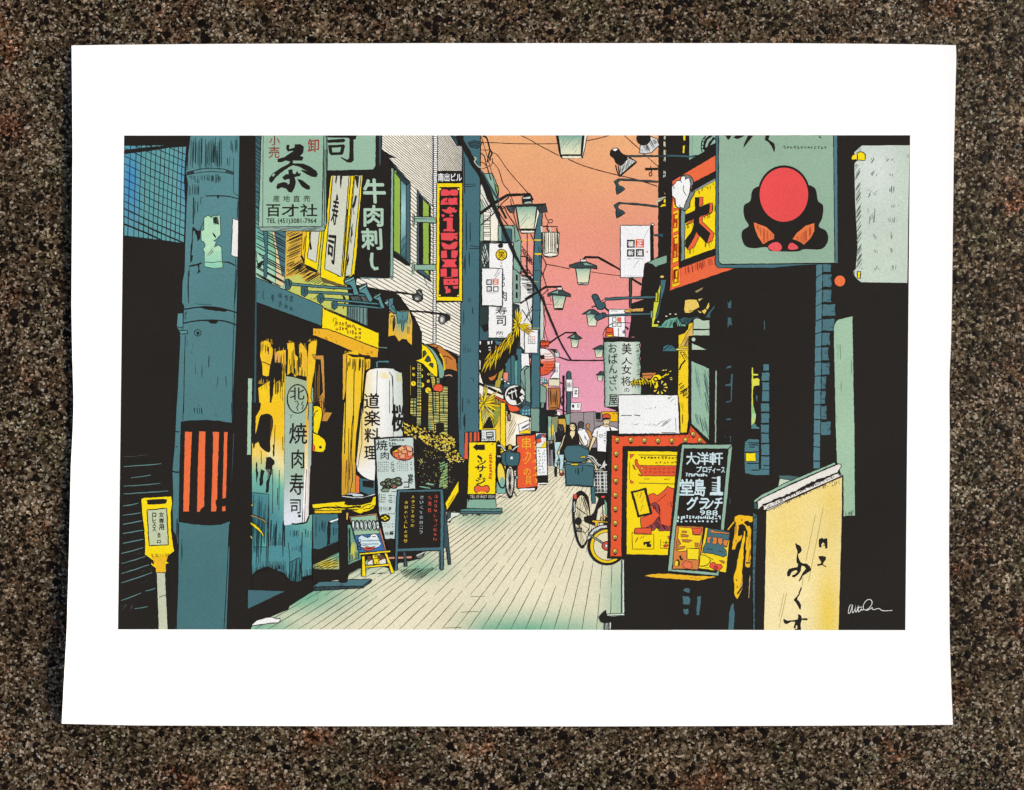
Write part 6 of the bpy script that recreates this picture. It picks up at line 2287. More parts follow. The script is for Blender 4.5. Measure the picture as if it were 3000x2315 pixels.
P('B4: 960,770 1010,765 1020,788 955,788', YEL, 1.4)
P('B4: 1165,660 1210,690 1200,720 1165,680', K)
part('spotlight', 'dark teal spotlight on a rod, pointing up')
L('B4: 930,350 1200,335 1520,326', 9)
L('B4: 935,349 1200,334 1520,325', 5, '#476970')
P('B4: 775,315 790,295 820,290 845,305 880,375 895,385 930,395 938,440 895,475 845,468 820,420', '#3c5c64', 2.8)
L('B4: 815,360 860,335', 2)
P('B4: 880,375 930,350 940,375 900,390', '#e9908c', 2.2)
L('B4: 775,450 800,430 830,440', 4)
part('spotlight', 'dark teal spotlight on a rod, pointing down')
L('B4: 940,545 1200,530 1470,522', 8)
L('B4: 945,544 1200,529 1470,521', 4, '#476970')
P('B4: 808,555 830,535 905,508 935,515 945,550 920,570 845,602 825,590', '#3c5c64', 2.8)
L('B4: 900,510 920,565', 2)
L('B4: 930,450 975,490', 6)

part('lantern', 'pale cylinder lantern with vertical writing')
P('B4: 905,797 1342,797 1345,855 912,855', K)
F('B4: 914,855 960,846 1300,846 1345,852 1335,900 1348,960 1335,1050 1352,1150 1340,1250 1355,1350 1350,1600 928,1615', ramp(0, (1766, '#8caa9a'), (1785, '#aec4b2'), (1815, '#c6d3c4'), (1838, '#dfe4d8'), (1858, '#c8d6c6'), (1876, '#a5c0a9')), 8, 2.4, rag=1.2)
H('B4: 1290,860 1340,860 1345,1440 1310,1440', 4, -25, 1.6, '#41564a', jit=.6, trim=.3)
H('B4: 916,860 940,860 945,1600 930,1600', 4, -60, 1.2, '#5a7466', jit=.7, trim=.5)
P('B4: 925,1612 1088,1612 1088,1668 925,1668 C4: 925,100 1090,100', K)
sub('lettering')
tile('B4')
for ch, b in (('美', (1128, 865, 1240, 998)), ('人', (1120, 1035, 1248, 1118)), ('女', (1125, 1122, 1238, 1232)), ('将', (1120, 1258, 1232, 1368)), ('の', (1155, 1392, 1218, 1440)),
              ('お', (972, 872, 1068, 978)), ('ば', (972, 988, 1078, 1108)), ('ん', (975, 1118, 1072, 1222)), ('ざ', (980, 1240, 1082, 1350)), ('い', (985, 1375, 1066, 1425)), ('屋', (975, 1468, 1078, 1592))):
    tile('B4')
    T(ch, *b, K, .012, slant=-.06, wob=.3)
part('dragon_ornament', 'yellow spiny dragon shaped ornament')
P('B4: 1365,1215 1530,1210 1510,1280 1370,1290', '#cf7f45', 2)
L('B4: 1375,1245 1490,1240', 2.4)
P('B4: 1230,1320 1330,1290 1430,1310 1470,1290 1500,1240 1560,1230 1600,1260 1590,1290 1550,1300 1560,1370 1540,1400 1510,1400 1490,1340 1440,1330 1380,1350 1240,1355', YEL, 2.6)
for x in range(1250, 1480, 30):
    tile('B4')
    P([q(x, 1325), q(x + 22, 1322), q(x + 4, 1325 + random.uniform(45, 80))], YEL, 1.6)
    L([q(x + 10, 1295), q(x + 18, 1345)], 2.4)
for x, y in ((1260, 1290), (1340, 1275), (1390, 1285)):
    tile('B4')
    blades(x + 60, y + 40, [(x, y - 15, 5)], YEL, 1.5)
tile('B4')
E(1525, 1290, 24, 22, YEL, 4)
P('B4: 1505,1330 1530,1320 1525,1360 1505,1370', K)
for a in ('1590,1265 1620,1240 1625,1270', '1610,1255 1655,1215 1650,1250', '1640,1240 1685,1215 1670,1245'):
    P('B4: ' + a, YEL, 1.2)
for k in range(7):
    a = 2.5 - k * .62
    tile('B4')
    cx_, cy_ = 1575, 1385
    P([q(cx_ + 42 * math.cos(a), cy_ + 40 * math.sin(a)), q(cx_ + 88 * math.cos(a + .12), cy_ + 78 * math.sin(a + .12)), q(cx_ + 86 * math.cos(a - .14), cy_ + 80 * math.sin(a - .14))], '#f4d73a', 0)
for x, y in ((1610, 1182), (1640, 1178), (1690, 1195), (1700, 1270), (1705, 1290), (1635, 1355)):
    tile('B4')
    P([q(x - 18, y + 6), q(x + 18, y - 6), q(x + 10, y + 8)], '#f0d860')
part('notice', 'blank white sheet on top of the poster board')
P('B4: 1085,1474 1400,1470 B5: 262,1474 C5: 1006,365 288,368', '#eeeeec', 3)
for s_, g_, a_ in (('B4: 1620,1510 1690,1480 B5: 240,1490 240,1600 180,1560 90,1500', 6, -42), ('B4: 1380,1560 1480,1510 1440,1545', 6, -30), ('B4: 1360,1640 1560,1600 1680,1620 1400,1650', 5, -50), ('C5: 400,245 760,230 890,160 950,210 880,295 500,270', 6, -38)):
    H(s_, g_, a_, 1.3, '#8a8a88', jit=.8, trim=.5)
L('C5: 320,152 440,150', 2.4)
L('C5: 470,142 540,153', 2.4)
L('C5: 790,350 955,352', 2)
L('C5: 955,180 960,330', 1.5)

part('poster_board', 'orange framed poster board studded with round bulbs')
P('C5: 150,330 290,325 290,372 1095,360 1112,262 1345,440 1340,1690 D4: 830,700 610,690 C5: 160,1690', K)
P('C5: 205,378 285,392 1100,372 1132,268 1330,482 1040,482 985,512 338,512 330,1000 322,1690 D4: 802,664 650,662 C5: 190,1690', '#eb5831', 2.4)
H('C5: 1130,280 1160,300 1110,440 1100,400', 3, 60, 1.6, '#6a1f1c', jit=.7)
H('C5: 1150,300 1320,480 1290,480', 3.6, 40, 1.8, '#6a1f1c', jit=.6)
H('C5: 290,395 1090,378 1090,395 290,405', 4, 70, 1.4, '#8a2a1c', jit=.8)
sub('bulb')
for x, y in ((270, 437), (430, 435), (590, 441), (748, 444), (910, 444), (1072, 437), (1160, 368), (1240, 440), (260, 597), (254, 757), (256, 915), (249, 1082), (250, 1243), (250, 1410), (246, 1577), (245, 1741)):
    tile('C5')
    P([q(x - 26, y + 20), q(x + 26, y + 20), q(x + 12, y + 44), q(x - 4, y + 48)], '#4a1c18')
    E(x, y, 31, 31, '#2b2218')
    E(x, y, 26, 26, '#a8894a')
    E(x - 2, y - 8, 18, 15, '#e9c93a')
    E(x, y + 3, 10, 12, '#3a2a14')
    L([q(x - 6, y - 12), q(x - 2, y + 8)], 2, '#f3e08a')
sub('poster')
P('C5: 340,512 1010,512 D4: 1440,300 1440,650 860,640 C5: 330,1690', K)
P('C5: 394,566 1010,572 D4: 1430,330 1420,648 862,634 C5: 380,1100', '#f8d812', 1.6)
P('C5: 420,605 475,605 422,658', '#ea5a33', 1.5)
P('C5: 422,902 470,942 422,945', '#ea5a33', 1.5)
L('C5: 415,690 415,900', 1.6, '#7a5a10')
L('C5: 520,612 990,620', 2)
L('C5: 525,942 950,952', 2)
tile('C5')
marks(540, 630, 990, 672, 11, 1, '#4a3a14', 2, 4)
marks(720, 690, 985, 720, 6, 1, '#4a3a14', 1.8, 3)
P('C5: 478,700 480,675 495,660 510,670 508,700 530,735 990,738 975,860 560,858 545,820 515,770 490,740', '#e65834', 1.8)
P('C5: 450,725 470,735 480,770 500,790 470,780', '#e65834', 1.5)
P('C5: 515,830 550,850 555,865 520,850', '#e65834', 1.5)
tile('C5')
E(562, 770, 13, 13, YEL, 1.5)
marks(590, 755, 960, 840, 7, 2, '#b8401f', 2, 4)
L('C5: 580,895 650,893', 1.8, '#7a5a10')
L('C5: 820,900 890,893', 1.8, '#7a5a10')
P('C5: 630,1090 660,1070 700,1062 740,1090 780,1060 830,1020 860,978 900,1000 1000,1020 960,1420 900,1500 760,1500 740,1450 690,1500 550,1480 542,1350 600,1330 680,1300', '#e95a34', 2)
P('C5: 640,1200 720,1165 755,1200 775,1260 770,1320 730,1270 690,1210', '#93454a', 1.5)
P('C5: 770,1320 780,1420 870,1455 960,1430 950,1500 760,1505 750,1450 700,1500 600,1470 690,1420', '#93454a', 1.5)
H('C5: 650,1200 770,1200 775,1320', 3.4, 80, 1.6, '#3a1c20', jit=.7)
H('C5: 770,1330 780,1420 950,1440 940,1500 610,1470', 4, 60, 1.6, '#3a1c20', jit=.7, trim=.3)
H('C5: 860,1150 930,1170 910,1230 865,1200', 3, 80, 1.8, '#3a1c20', jit=.7)
L('C5: 740,1160 850,1070', 1.8, '#7a2418')
P('C5: 425,1040 612,996 684,1302 512,1348', K, rag=1)
P('C5: 458,1056 588,1026 652,1292 528,1318', '#f6d318', 1)
H('C5: 480,1060 580,1040 630,1260 540,1290', 9, 110, 1.4, '#9a7a1c', jit=.8, trim=.5)
P('C5: 480,1472 670,1468 668,1545 468,1538', '#e95a34', 2)
for a in ('D4: 935,350 1218,375 1218,565 940,568', 'D4: 1305,440 1305,555 1430,560'):
    L(a, 2, '#7a5a10', closed='935' in a)
H('D4: 950,400 1140,390 960,490', 7, -60, 1.3, '#7a5a10', jit=.8, trim=.4)
P('D4: 1078,478 1180,462 1160,500 1185,505 1180,540 1125,540 1120,500 1100,500 1105,520 1085,515', K)
tile('D4')
T('大', 1335, 455, 1420, 528, K, .01)
P('D4: 1335,530 1380,505 1410,530 1360,550', '#c8403a')
P('D4: 1390,390 1420,400 1415,440 1395,430', '#b8605a')
P('C5: 1005,490 1050,472 1055,490 1040,520 1010,560', '#f3cf1a', 2)

part('table', 'black side table with a yellow tray')
P('D4: 830,645 1440,650 1440,1640 650,1640 660,1440 836,1430 832,700', K)
P('D4: 806,705 832,705 836,1425 806,1420', '#cfe0cf', 2)
P('D4: 612,1410 836,1400 838,1424 614,1432', '#d3e2d2', 2)
P('D4: 505,1450 525,1420 560,1385 600,1352 608,1430 660,1440 650,1520 580,1530 530,1510', K)
P('D4: 580,1525 632,1518 636,1640 578,1640', '#9a9f98', 2)
H('D4: 580,1530 632,1525 636,1640 578,1640', 3, 110, 1.6, '#444', jit=.6)
P('D4: 640,1515 665,1515 660,1640 640,1640', '#cfe0cf', 2)
P('D4: 1100,915 1200,890 1400,884 D5: 0,885 200,905 602,926 520,945 375,976 200,960 0,945 D4: 1280,938', '#f2b724', 0, rag=1)
H('D5: 200,930 590,928 520,945 375,972', 3.6, -15, 1.5, '#8a5c14', jit=.8, trim=.4)
for a in ('175,1102 210,1072 265,1080 262,1135 230,1130', '172,1175 250,1180 272,1220 262,1285 178,1280', '180,1345 245,1340 250,1400 220,1420 190,1400', '362,1185 410,1178 385,1425 352,1422', '830,1268 835,1340 848,1430 832,1600 830,1640 765,1640 775,1400 800,1300'):
    P('D5: ' + a, '#4a7078', rag=1)

part('chalkboard', 'mint framed chalkboard with white hand lettering')
P('C5: 985,500 1030,470 1640,478 1560,1500 D5: 790,340 735,890 640,925 D4: 1390,862 1380,830', K)
P('C5: 1028,490 1625,488 1525,1485 D5: 705,330 D5: 640,915 D4: 1396,850 C5: 900,1600', '#93b7a0', 2.6)
P('C5: 1055,535 1575,540 1487,1460 D5: 668,300 610,880 30,830', K, 1)
L('C5: 1575,542 1625,490', 3)
P('D5: 30,830 380,850 635,880 635,912 0,850', '#93b7a0', 1)
sub('lettering')
CH_ = '#cfe4e8'
tile('C5')
for ch, b in (('大', (1082, 582, 1200, 725)), ('洋', (1205, 582, 1345, 728)), ('軒', (1352, 582, 1508, 725)), ('堂', (1003, 898, 1168, 1085)), ('島', (1178, 892, 1302, 1092))):
    T(ch, *b, CH_, .022, wob=.6)
T('プロ', 1200, 745, 1325, 815, CH_, .03)
T('ディース', 1335, 745, 1530, 825, CH_, .02)
P('C5: 1440,865 1480,862 1478,1042 1512,1050 1510,1085 1355,1085 1360,1050 1440,1042', CH_)
for y in (880, 935, 968, 998, 1022):
    L('C5: 1380,%d 1440,%d' % (y, y + 4), 2.6, CH_)
T('グラ', 1088, 1105, 1330, 1258, CH_, .028, slant=.1)
T('ンチ', 1310, 1115, 1500, 1248, CH_, .028, slant=.1)
T('988', 1240, 1262, 1448, 1320, CH_, .015)
marks(1075, 822, 1330, 870, 9, 1, CH_, 3, 3, 1)
marks(970, 1320, 1480, 1368, 15, 1, CH_, 2.8, 3, 1)
marks(965, 1380, 1470, 1418, 10, 1, CH_, 3.4, 3, .5)
sub('menu_picture')
P('D5: 85,262 440,276 395,795 372,832 38,822', '#d9803f', 2.4)
P('D5: 120,282 300,290 300,380 420,390 400,480 380,550 230,560 220,590 130,600 85,580 100,530 150,500 105,420', '#f6d31a', 1.6)
P('D5: 285,292 420,290 415,340 400,345 395,380 320,378', '#e65a38', 1.8)
for a in ('150,370 250,385 240,410 150,410', '160,440 300,450 250,480 170,470', '85,540 210,525 190,560 100,580', '85,440 150,500 90,530', '330,480 380,490 370,540 330,530', '160,330 230,335 225,352 160,352'):
    P('D5: ' + a, '#c9783c', 1.4)
P('D5: 230,555 385,562 378,708 228,695', '#f9dc20', 2)
P('D5: 65,735 100,700 118,730 120,785 65,785', '#f6d31a', 2)
L('D5: 100,705 125,730 120,780', 5)
L('D5: 140,650 145,690 175,705', 7)
P('D5: 165,760 210,715 280,735 300,800 260,825 190,810', '#ee7448', 1.6)
sub('menu_picture')
P('D5: 465,285 792,342 735,870 375,815 405,640 425,520', '#f8d61a', 2.4)
P('D5: 500,292 700,322 785,345 770,440 740,540 700,545 735,580 742,650 700,670 560,625 425,615 440,545 470,480', '#486f78', 2)
P('D5: 530,320 570,315 580,330 780,355 775,375 570,355 540,355', '#d98342', 1.6)
for a in ('485,410 535,405 540,430 525,440 530,490 485,485 490,445', '560,410 620,415 615,470 605,505 550,495 565,450', '630,420 690,425 680,450 695,480 660,520 625,480', '705,445 765,450 755,490 750,530 700,520 690,490'):
    P('D5: ' + a, '#d98342', 1.6)
L('D5: 480,560 560,575', 2)
L('D5: 640,590 690,605', 2)
P('D5: 400,640 460,645 520,680 530,720 490,770 420,790 385,780', '#f9dc20', 2.2)
P('D5: 515,678 568,700 530,710', '#f9dc20', 2)
P('D5: 530,745 580,735 610,765 670,760 690,800 650,840 590,838 520,800', '#e9573a', 1.8)
E(600, 805, 22, 22, '#c23a48', 1.4)
P('D5: 640,710 690,715 720,735 700,755 680,740', '#c9783c', 1.5)
P('D5: 445,790 500,770 500,810', '#f9dc20', 1.8)

part('hanging_cloth', 'yellow strips hanging from the black counter')
P('D5: 848,150 900,125 960,130 1085,148 1075,215 1040,220 1020,200 980,205 960,240 900,258 870,230 845,200', '#f5bd1c', 0, rag=1.4)
L('D5: 840,210 800,260 755,318', 3.4, '#f5bd1c')
L('D5: 960,235 1010,280', 4, '#f5bd1c')
P('D5: 862,225 895,250 892,330 890,400 905,400 945,385 930,440 880,490 850,570 815,575 820,480 845,380 848,290', '#f3b81e', 0, rag=1.4)
P('D5: 985,275 1040,268 1058,310 1052,420 1055,560 1048,640 1058,680 1040,800 1015,808 985,790 990,700 1000,600 988,560 1000,440 1015,340', '#f3b81e', 0, rag=1.6)
P('D5: 970,330 985,340 982,430 960,560 962,680 940,860 945,980 945,1080 880,1215 840,1140 840,900 870,820 900,640 940,480', '#f6c41c', 0, rag=1.4)
H('D5: 920,780 950,760 948,1080 890,1180', 3.4, 100, 2, '#b07a6a', jit=.6)
H('D5: 850,260 890,270 885,380 860,380', 3, 95, 1.6, '#a0622a', jit=.6)
H('D5: 1030,290 1055,320 1045,760 1020,780', 3.4, 95, 1.6, '#a0622a', jit=.7, trim=.4)
L('D5: 880,1150 945,1060', 5)
L('D5: 990,745 1045,750', 4)
P('D5: 1040,900 1050,930 1035,1200 1025,1200', '#b59a6a')
for x, y in ((940, 190), (865, 460), (1015, 400), (870, 970), (880, 1060)):
    tile('D5')
    E(x, y, 7, 12, K)

part('standing_sign', 'large cream lit sign with brush writing and a small roof')
P('C6: 560,1260 1470,850 D5: 1225,1640 1080,1640 C6: 420,1250', K)


def crm(x, y):
    a = gs(x, y, 2300, 1560, 90, 110) * .55 + gs(x, y, 2425, 1800, 40, 150) * .9 + gs(x, y, 2440, 1500, 40, 130) * .45 + gs(x, y, 2360, 1440, 120, 60) * .35
    return mix('#f5e2a6', '#f0cc45', a)


F('D5: 1255,72 C6: 1453,868 1468,862 D6: 912,0 896,620 868,1640 D5: 1222,1640 1240,800', crm, 14, 2.4)
P('C6: 722,850 860,852 970,870 870,910 730,890', '#4a6a68', 1.5)
P('C6: 735,892 885,908 710,990', '#c6d7b8', 1.6)
P('C6: 428,1150 500,1090 800,940 1378,698 1392,724 900,935 520,1120 440,1172', '#93bba0', 2.4)
P('C6: 470,1160 530,1115 900,945 1420,718 1452,722 1455,750 1420,800 1435,850 1475,850 1460,868 1000,1065 600,1262 545,1258 540,1200 480,1255', '#e9e2d8', 2.6)
P('C6: 520,1190 640,1150 700,1120 900,1040 1050,955 1200,890 1400,820 1440,790 1430,830 1300,880 1100,980 900,1070 720,1140 560,1215', K, rag=2)
H('C6: 560,1215 720,1140 1100,975 1420,830 1430,860 1000,1045 600,1235', 4, 62, 2, K, jit=.6, trim=.35)
H('C6: 600,1270 1000,1075 1440,880 1440,900 1000,1100 620,1280', 4.6, 70, 1.5, '#6a4a4a', jit=.8, trim=.4)
H('C6: 1180,1010 1440,890 1440,960 1300,1020', 5, 85, 1.4, '#8a6a2a', jit=.8, trim=.5)
L('C6: 560,1258 1460,858', 2.4)
P('C6: 430,1165 470,1180 480,1250 430,1245', '#3f5f5c', 2)
P('C6: 425,1250 548,1256 575,1290 D5: 1222,1640 1120,1640 1135,150', K)
P('D5: 1085,95 1138,130 1135,300 1112,900 1110,1640 1085,1640 1080,900', '#4a7078', 1.6)
H('D5: 1088,100 1136,140 1112,900 1108,1630 1088,1630', 3, -30, 1.2, '#2a4448', jit=.5)
for a in ('D6: 665,30 475,985', 'D6: 565,110 440,720 ', 'D6: 405,930 390,1050', 'D6: 155,1140 92,1450', 'D6: 192,1130 92,1590'):
    L(a, 1.5, '#a8913f')
sub('lettering')
P('D6: 308,485 325,505 345,512 375,535 388,575 380,600 355,625 340,630 345,680 370,735 400,752 450,755 490,790 510,830 500,850 440,890 400,915 380,960 350,990 348,975 375,920 400,870 440,820 420,790 385,785 375,850 340,900 290,935 260,930 262,905 295,895 330,860 320,840 280,850 250,870 240,905 215,928 195,910 195,870 220,825 270,810 330,800 340,765 318,740 318,680 330,600 310,540 302,505', K, rag=1)
P('D6: 378,1052 386,1065 385,1090 360,1140 365,1150 330,1200 330,1225 350,1240 378,1290 372,1352 360,1352 310,1260 282,1232 290,1210 345,1150 345,1130', K, rag=1)
P('D6: 335,1408 355,1415 380,1430 385,1465 450,1462 468,1475 455,1490 388,1485 375,1520 372,1640 290,1640 300,1600 280,1590 290,1550 300,1510 250,1510 190,1540 160,1530 145,1490 155,1472 200,1495 330,1480 340,1450', K, rag=1)
P('D6: 312,1555 328,1560 325,1600 305,1605', '#f5e2a6')
P('D6: 608,440 650,418 665,435 690,430 718,425 720,500 718,560 688,560 690,525 650,520 690,505 660,480 640,510 645,545 612,545 605,500', K, rag=1)
P('D6: 600,660 640,655 700,665 700,700 670,740 660,765 705,795 695,803 650,775 590,788 585,765 630,755 640,735 615,700', K, rag=1)

part('signature', 'white handwritten signature in the lower right corner')
L('D6: 1030,1285 1005,1310 990,1390 1010,1395 1030,1340 1045,1285 1040,1370 1050,1392 1075,1350 1085,1290 1080,1370 1095,1380 1115,1330 1125,1300 1118,1375 1140,1370 1160,1340 1165,1360 1190,1350', 1.9, '#e9e6e0', c=1)
L('D6: 1200,1360 1240,1345 1285,1300 1298,1250 1270,1220 1230,1230 1200,1265 1182,1310 1190,1345 1220,1362 1260,1350 1300,1325 1300,1345 1330,1352 1360,1340 1395,1340 1420,1360 1470,1368 1560,1362', 1.9, '#e9e6e0', c=1)
L('D6: 1105,1325 1170,1318', 1.8, '#e9e6e0')
# ------------------------------------------------------------------ materials
def node_mat(name):
    m = bpy.data.materials.new(name)
    m.use_nodes = True
    t = m.node_tree
    b = t.nodes['Principled BSDF']
    return m, t, b


ink_m, t, b = node_mat('printed_ink')
at = t.nodes.new('ShaderNodeAttribute')
at.attribute_name = 'ink'
tc = t.nodes.new('ShaderNodeTexCoord')
n1 = t.nodes.new('ShaderNodeTexNoise')
n1.inputs['Scale'].default_value = 1300
n1.inputs['Detail'].default_value = 2
n2 = t.nodes.new('ShaderNodeTexNoise')
n2.inputs['Scale'].default_value = 14
n2.inputs['Detail'].default_value = 3
for n in (n1, n2):
    t.links.new(tc.outputs['Object'], n.inputs['Vector'])
r1 = t.nodes.new('ShaderNodeMapRange')
r1.inputs['From Min'].default_value, r1.inputs['From Max'].default_value = 0.3, 0.7
r1.inputs['To Min'].default_value, r1.inputs['To Max'].default_value = 0.88, 1.12
t.links.new(n1.outputs['Fac'], r1.inputs['Value'])
r2 = t.nodes.new('ShaderNodeMapRange')
r2.inputs['From Min'].default_value, r2.inputs['From Max'].default_value = 0.3, 0.7
r2.inputs['To Min'].default_value, r2.inputs['To Max'].default_value = 0.94, 1.06
t.links.new(n2.outputs['Fac'], r2.inputs['Value'])
mu = t.nodes.new('ShaderNodeMath')
mu.operation = 'MULTIPLY'
t.links.new(r1.outputs[0], mu.inputs[0])
t.links.new(r2.outputs[0], mu.inputs[1])
vm = t.nodes.new('ShaderNodeVectorMath')
vm.operation = 'SCALE'
t.links.new(at.outputs['Color'], vm.inputs[0])
t.links.new(mu.outputs[0], vm.inputs['Scale'])
t.links.new(vm.outputs[0], b.inputs['Base Color'])
b.inputs['Roughness'].default_value = 0.75
b.inputs['Specular IOR Level'].default_value = 0.02

paper_m, t, b = node_mat('cotton_paper')
tc = t.nodes.new('ShaderNodeTexCoord')
n1 = t.nodes.new('ShaderNodeTexNoise')
n1.inputs['Scale'].default_value = 700
n1.inputs['Detail'].default_value = 4
t.links.new(tc.outputs['Object'], n1.inputs['Vector'])
cr = t.nodes.new('ShaderNodeValToRGB')
cr.color_ramp.elements[0].position, cr.color_ramp.elements[0].color = 0.3, (0.855, 0.855, 0.85, 1)
cr.color_ramp.elements[1].position, cr.color_ramp.elements[1].color = 0.7, (0.885, 0.885, 0.88, 1)
t.links.new(n1.outputs['Fac'], cr.inputs['Fac'])
t.links.new(cr.outputs['Color'], b.inputs['Base Color'])
bp = t.nodes.new('ShaderNodeBump')
bp.inputs['Strength'].default_value = 0.08
bp.inputs['Distance'].default_value = 0.0003
t.links.new(n1.outputs['Fac'], bp.inputs['Height'])
t.links.new(bp.outputs['Normal'], b.inputs['Normal'])
b.inputs['Roughness'].default_value = 0.9
b.inputs['Specular IOR Level'].default_value = 0.1

stone_m, t, b = node_mat('speckled_stone')
N = t.nodes.new
lk = t.links.new
tc = N('ShaderNodeTexCoord')


def noise(scale, detail=3, rough=.55, dist=0.0):
    n = N('ShaderNodeTexNoise')
    n.inputs['Scale'].default_value = scale
    n.inputs['Detail'].default_value = detail
    n.inputs['Roughness'].default_value = rough
    n.inputs['Distortion'].default_value = dist
    lk(tc.outputs['Object'], n.inputs['Vector'])
    return n.outputs['Fac']


def rampn(fac, *els):
    r = N('ShaderNodeValToRGB')
    e = r.color_ramp.elements
    while len(e) < len(els):
        e.new(0.5)
    for k, (p, c) in zip(e, els):
        k.position = p
        k.color = (*c, 1)
    lk(fac, r.inputs['Fac'])
    return r.outputs['Color']


def mixc(a, b_, fac, mode='MIX'):
    m = N('ShaderNodeMix')
    m.data_type = 'RGBA'
    m.blend_type = mode
    if isinstance(fac, float):
        m.inputs['Factor'].default_value = fac
    else:
        lk(fac, m.inputs['Factor'])
    for s_, v in ((6, a), (7, b_)):
        if isinstance(v, tuple):
            m.inputs[s_].default_value = (*v, 1)
        else:
            lk(v, m.inputs[s_])
    return m.outputs[2]


wn = N('ShaderNodeTexNoise')
wn.inputs['Scale'].default_value = 500
wn.inputs['Detail'].default_value = 2
lk(tc.outputs['Object'], wn.inputs['Vector'])
wv = N('ShaderNodeVectorMath')
wv.operation = 'MULTIPLY_ADD'
lk(wn.outputs['Color'], wv.inputs[0])
wv.inputs[1].default_value = (.0022, .0022, .0022)
lk(tc.outputs['Object'], wv.inputs[2])
vo = N('ShaderNodeTexVoronoi')
vo.inputs['Scale'].default_value = 620
lk(wv.outputs[0], vo.inputs['Vector'])
sep = N('ShaderNodeSeparateColor')
lk(vo.outputs['Color'], sep.inputs[0])
grain = rampn(sep.outputs[0], (0.0, (.003, .002, .001)), (.20, (.010, .0065, .0035)), (.42, (.036, .026, .015)), (.70, (.066, .049, .031)), (.90, (.150, .120, .086)), (1.0, (.30, .26, .21)))
hue = rampn(noise(24, 5, .6), (.30, (.70, .80, .62)), (.45, (1.0, 1.0, .95)), (.58, (1.05, .95, .86)), (.70, (1.40, .80, .64)))
c1 = mixc(grain, hue, 1.0, 'MULTIPLY')
fine = rampn(noise(900, 4, .7), (.30, (.18, .17, .16)), (.5, (.9, .9, .9)), (.70, (2.2, 2.15, 2.1)))
c2 = mixc(c1, fine, 1.0, 'MULTIPLY')
big = rampn(noise(34, 6, .68, .4), (.33, (.45, .44, .42)), (.5, (.95, .95, .94)), (.68, (1.5, 1.47, 1.42)))
c3 = mixc(c2, big, 1.0, 'MULTIPLY')
lk(c3, b.inputs['Base Color'])
b.inputs['Roughness'].default_value = 0.55
b.inputs['Specular IOR Level'].default_value = 0.04
bp = N('ShaderNodeBump')
bp.inputs['Strength'].default_value = 0.25
bp.inputs['Distance'].default_value = 0.0006
lk(noise(600, 4, .7), bp.inputs['Height'])
lk(bp.outputs['Normal'], b.inputs['Normal'])

peb_m, t, b = node_mat('stone_grain')
at = t.nodes.new('ShaderNodeAttribute')
at.attribute_name = 'ink'
tc = t.nodes.new('ShaderNodeTexCoord')
N = t.nodes.new
lk = t.links.new
fine2 = rampn(noise(900, 3, .7), (.3, (.45, .45, .45)), (.5, (1, 1, 1)), (.72, (1.7, 1.7, 1.7)))
lk(mixc(at.outputs['Color'], fine2, 1.0, 'MULTIPLY'), b.inputs['Base Color'])
b.inputs['Roughness'].default_value = 0.4
b.inputs['Specular IOR Level'].default_value = 0.06


def mesh_obj(name, v, f, mat, cols=None, parent=None, link=True):
    me = bpy.data.meshes.new(name)
    me.from_pydata(v, [], f)
    if cols is not None:
        at_ = me.attributes.new('ink', 'FLOAT_COLOR', 'POINT')
        at_.data.foreach_set('color', np.asarray(cols, np.float32).ravel())
    me.materials.append(mat)
    me.update()
    o = bpy.data.objects.new(name, me)
    COL.objects.link(o)
    o.parent = parent
    return o


# ------------------------------------------------------------------ the stone surface
gx = [-3.0, -0.42, 0.42, 3.0]
gv = [(x, y, 0.0) for y in gx for x in gx]
gf = [(j * 4 + i, j * 4 + i + 1, (j + 1) * 4 + i + 1, (j + 1) * 4 + i) for j in range(3) for i in range(3)]
ground = mesh_obj('ground', gv, gf, stone_m)
ground['kind'] = 'structure'

rg = random.Random(99)
pv, pf, pc = [], [], []


def pebble(x, y, r, col, hgt):
    n = rg.choice((5, 6, 7, 8))
    base = len(pv)
    el = rg.uniform(.65, 1.0)
    ro = rg.uniform(0, math.pi)
    for i in range(n):
        a = 2 * math.pi * i / n
        k = r * rg.uniform(.72, 1.12)
        u, v_ = k * math.cos(a), k * el * math.sin(a)
        pv.append((x + u * math.cos(ro) - v_ * math.sin(ro), y + u * math.sin(ro) + v_ * math.cos(ro), 0.00001))
        pc.append((*col, 1))
    pv.append((x, y, hgt))
    pc.append((*[c * 1.15 for c in col], 1))
    for i in range(n):
        pf.append((base + i, base + (i + 1) % n, base + n))


X0, Y0 = 0.372, 0.288


def clump(x, y, s):
    return math.sin(x * s + 1.3) * math.cos(y * s * 1.17 - .6) + .6 * math.sin((x + y) * s * 1.9 + 2.1) + .5 * math.cos((x - 2 * y) * s * .8)


def under_paper(x, y):
    return -0.285 < x < 0.285 and -0.215 < y < 0.225


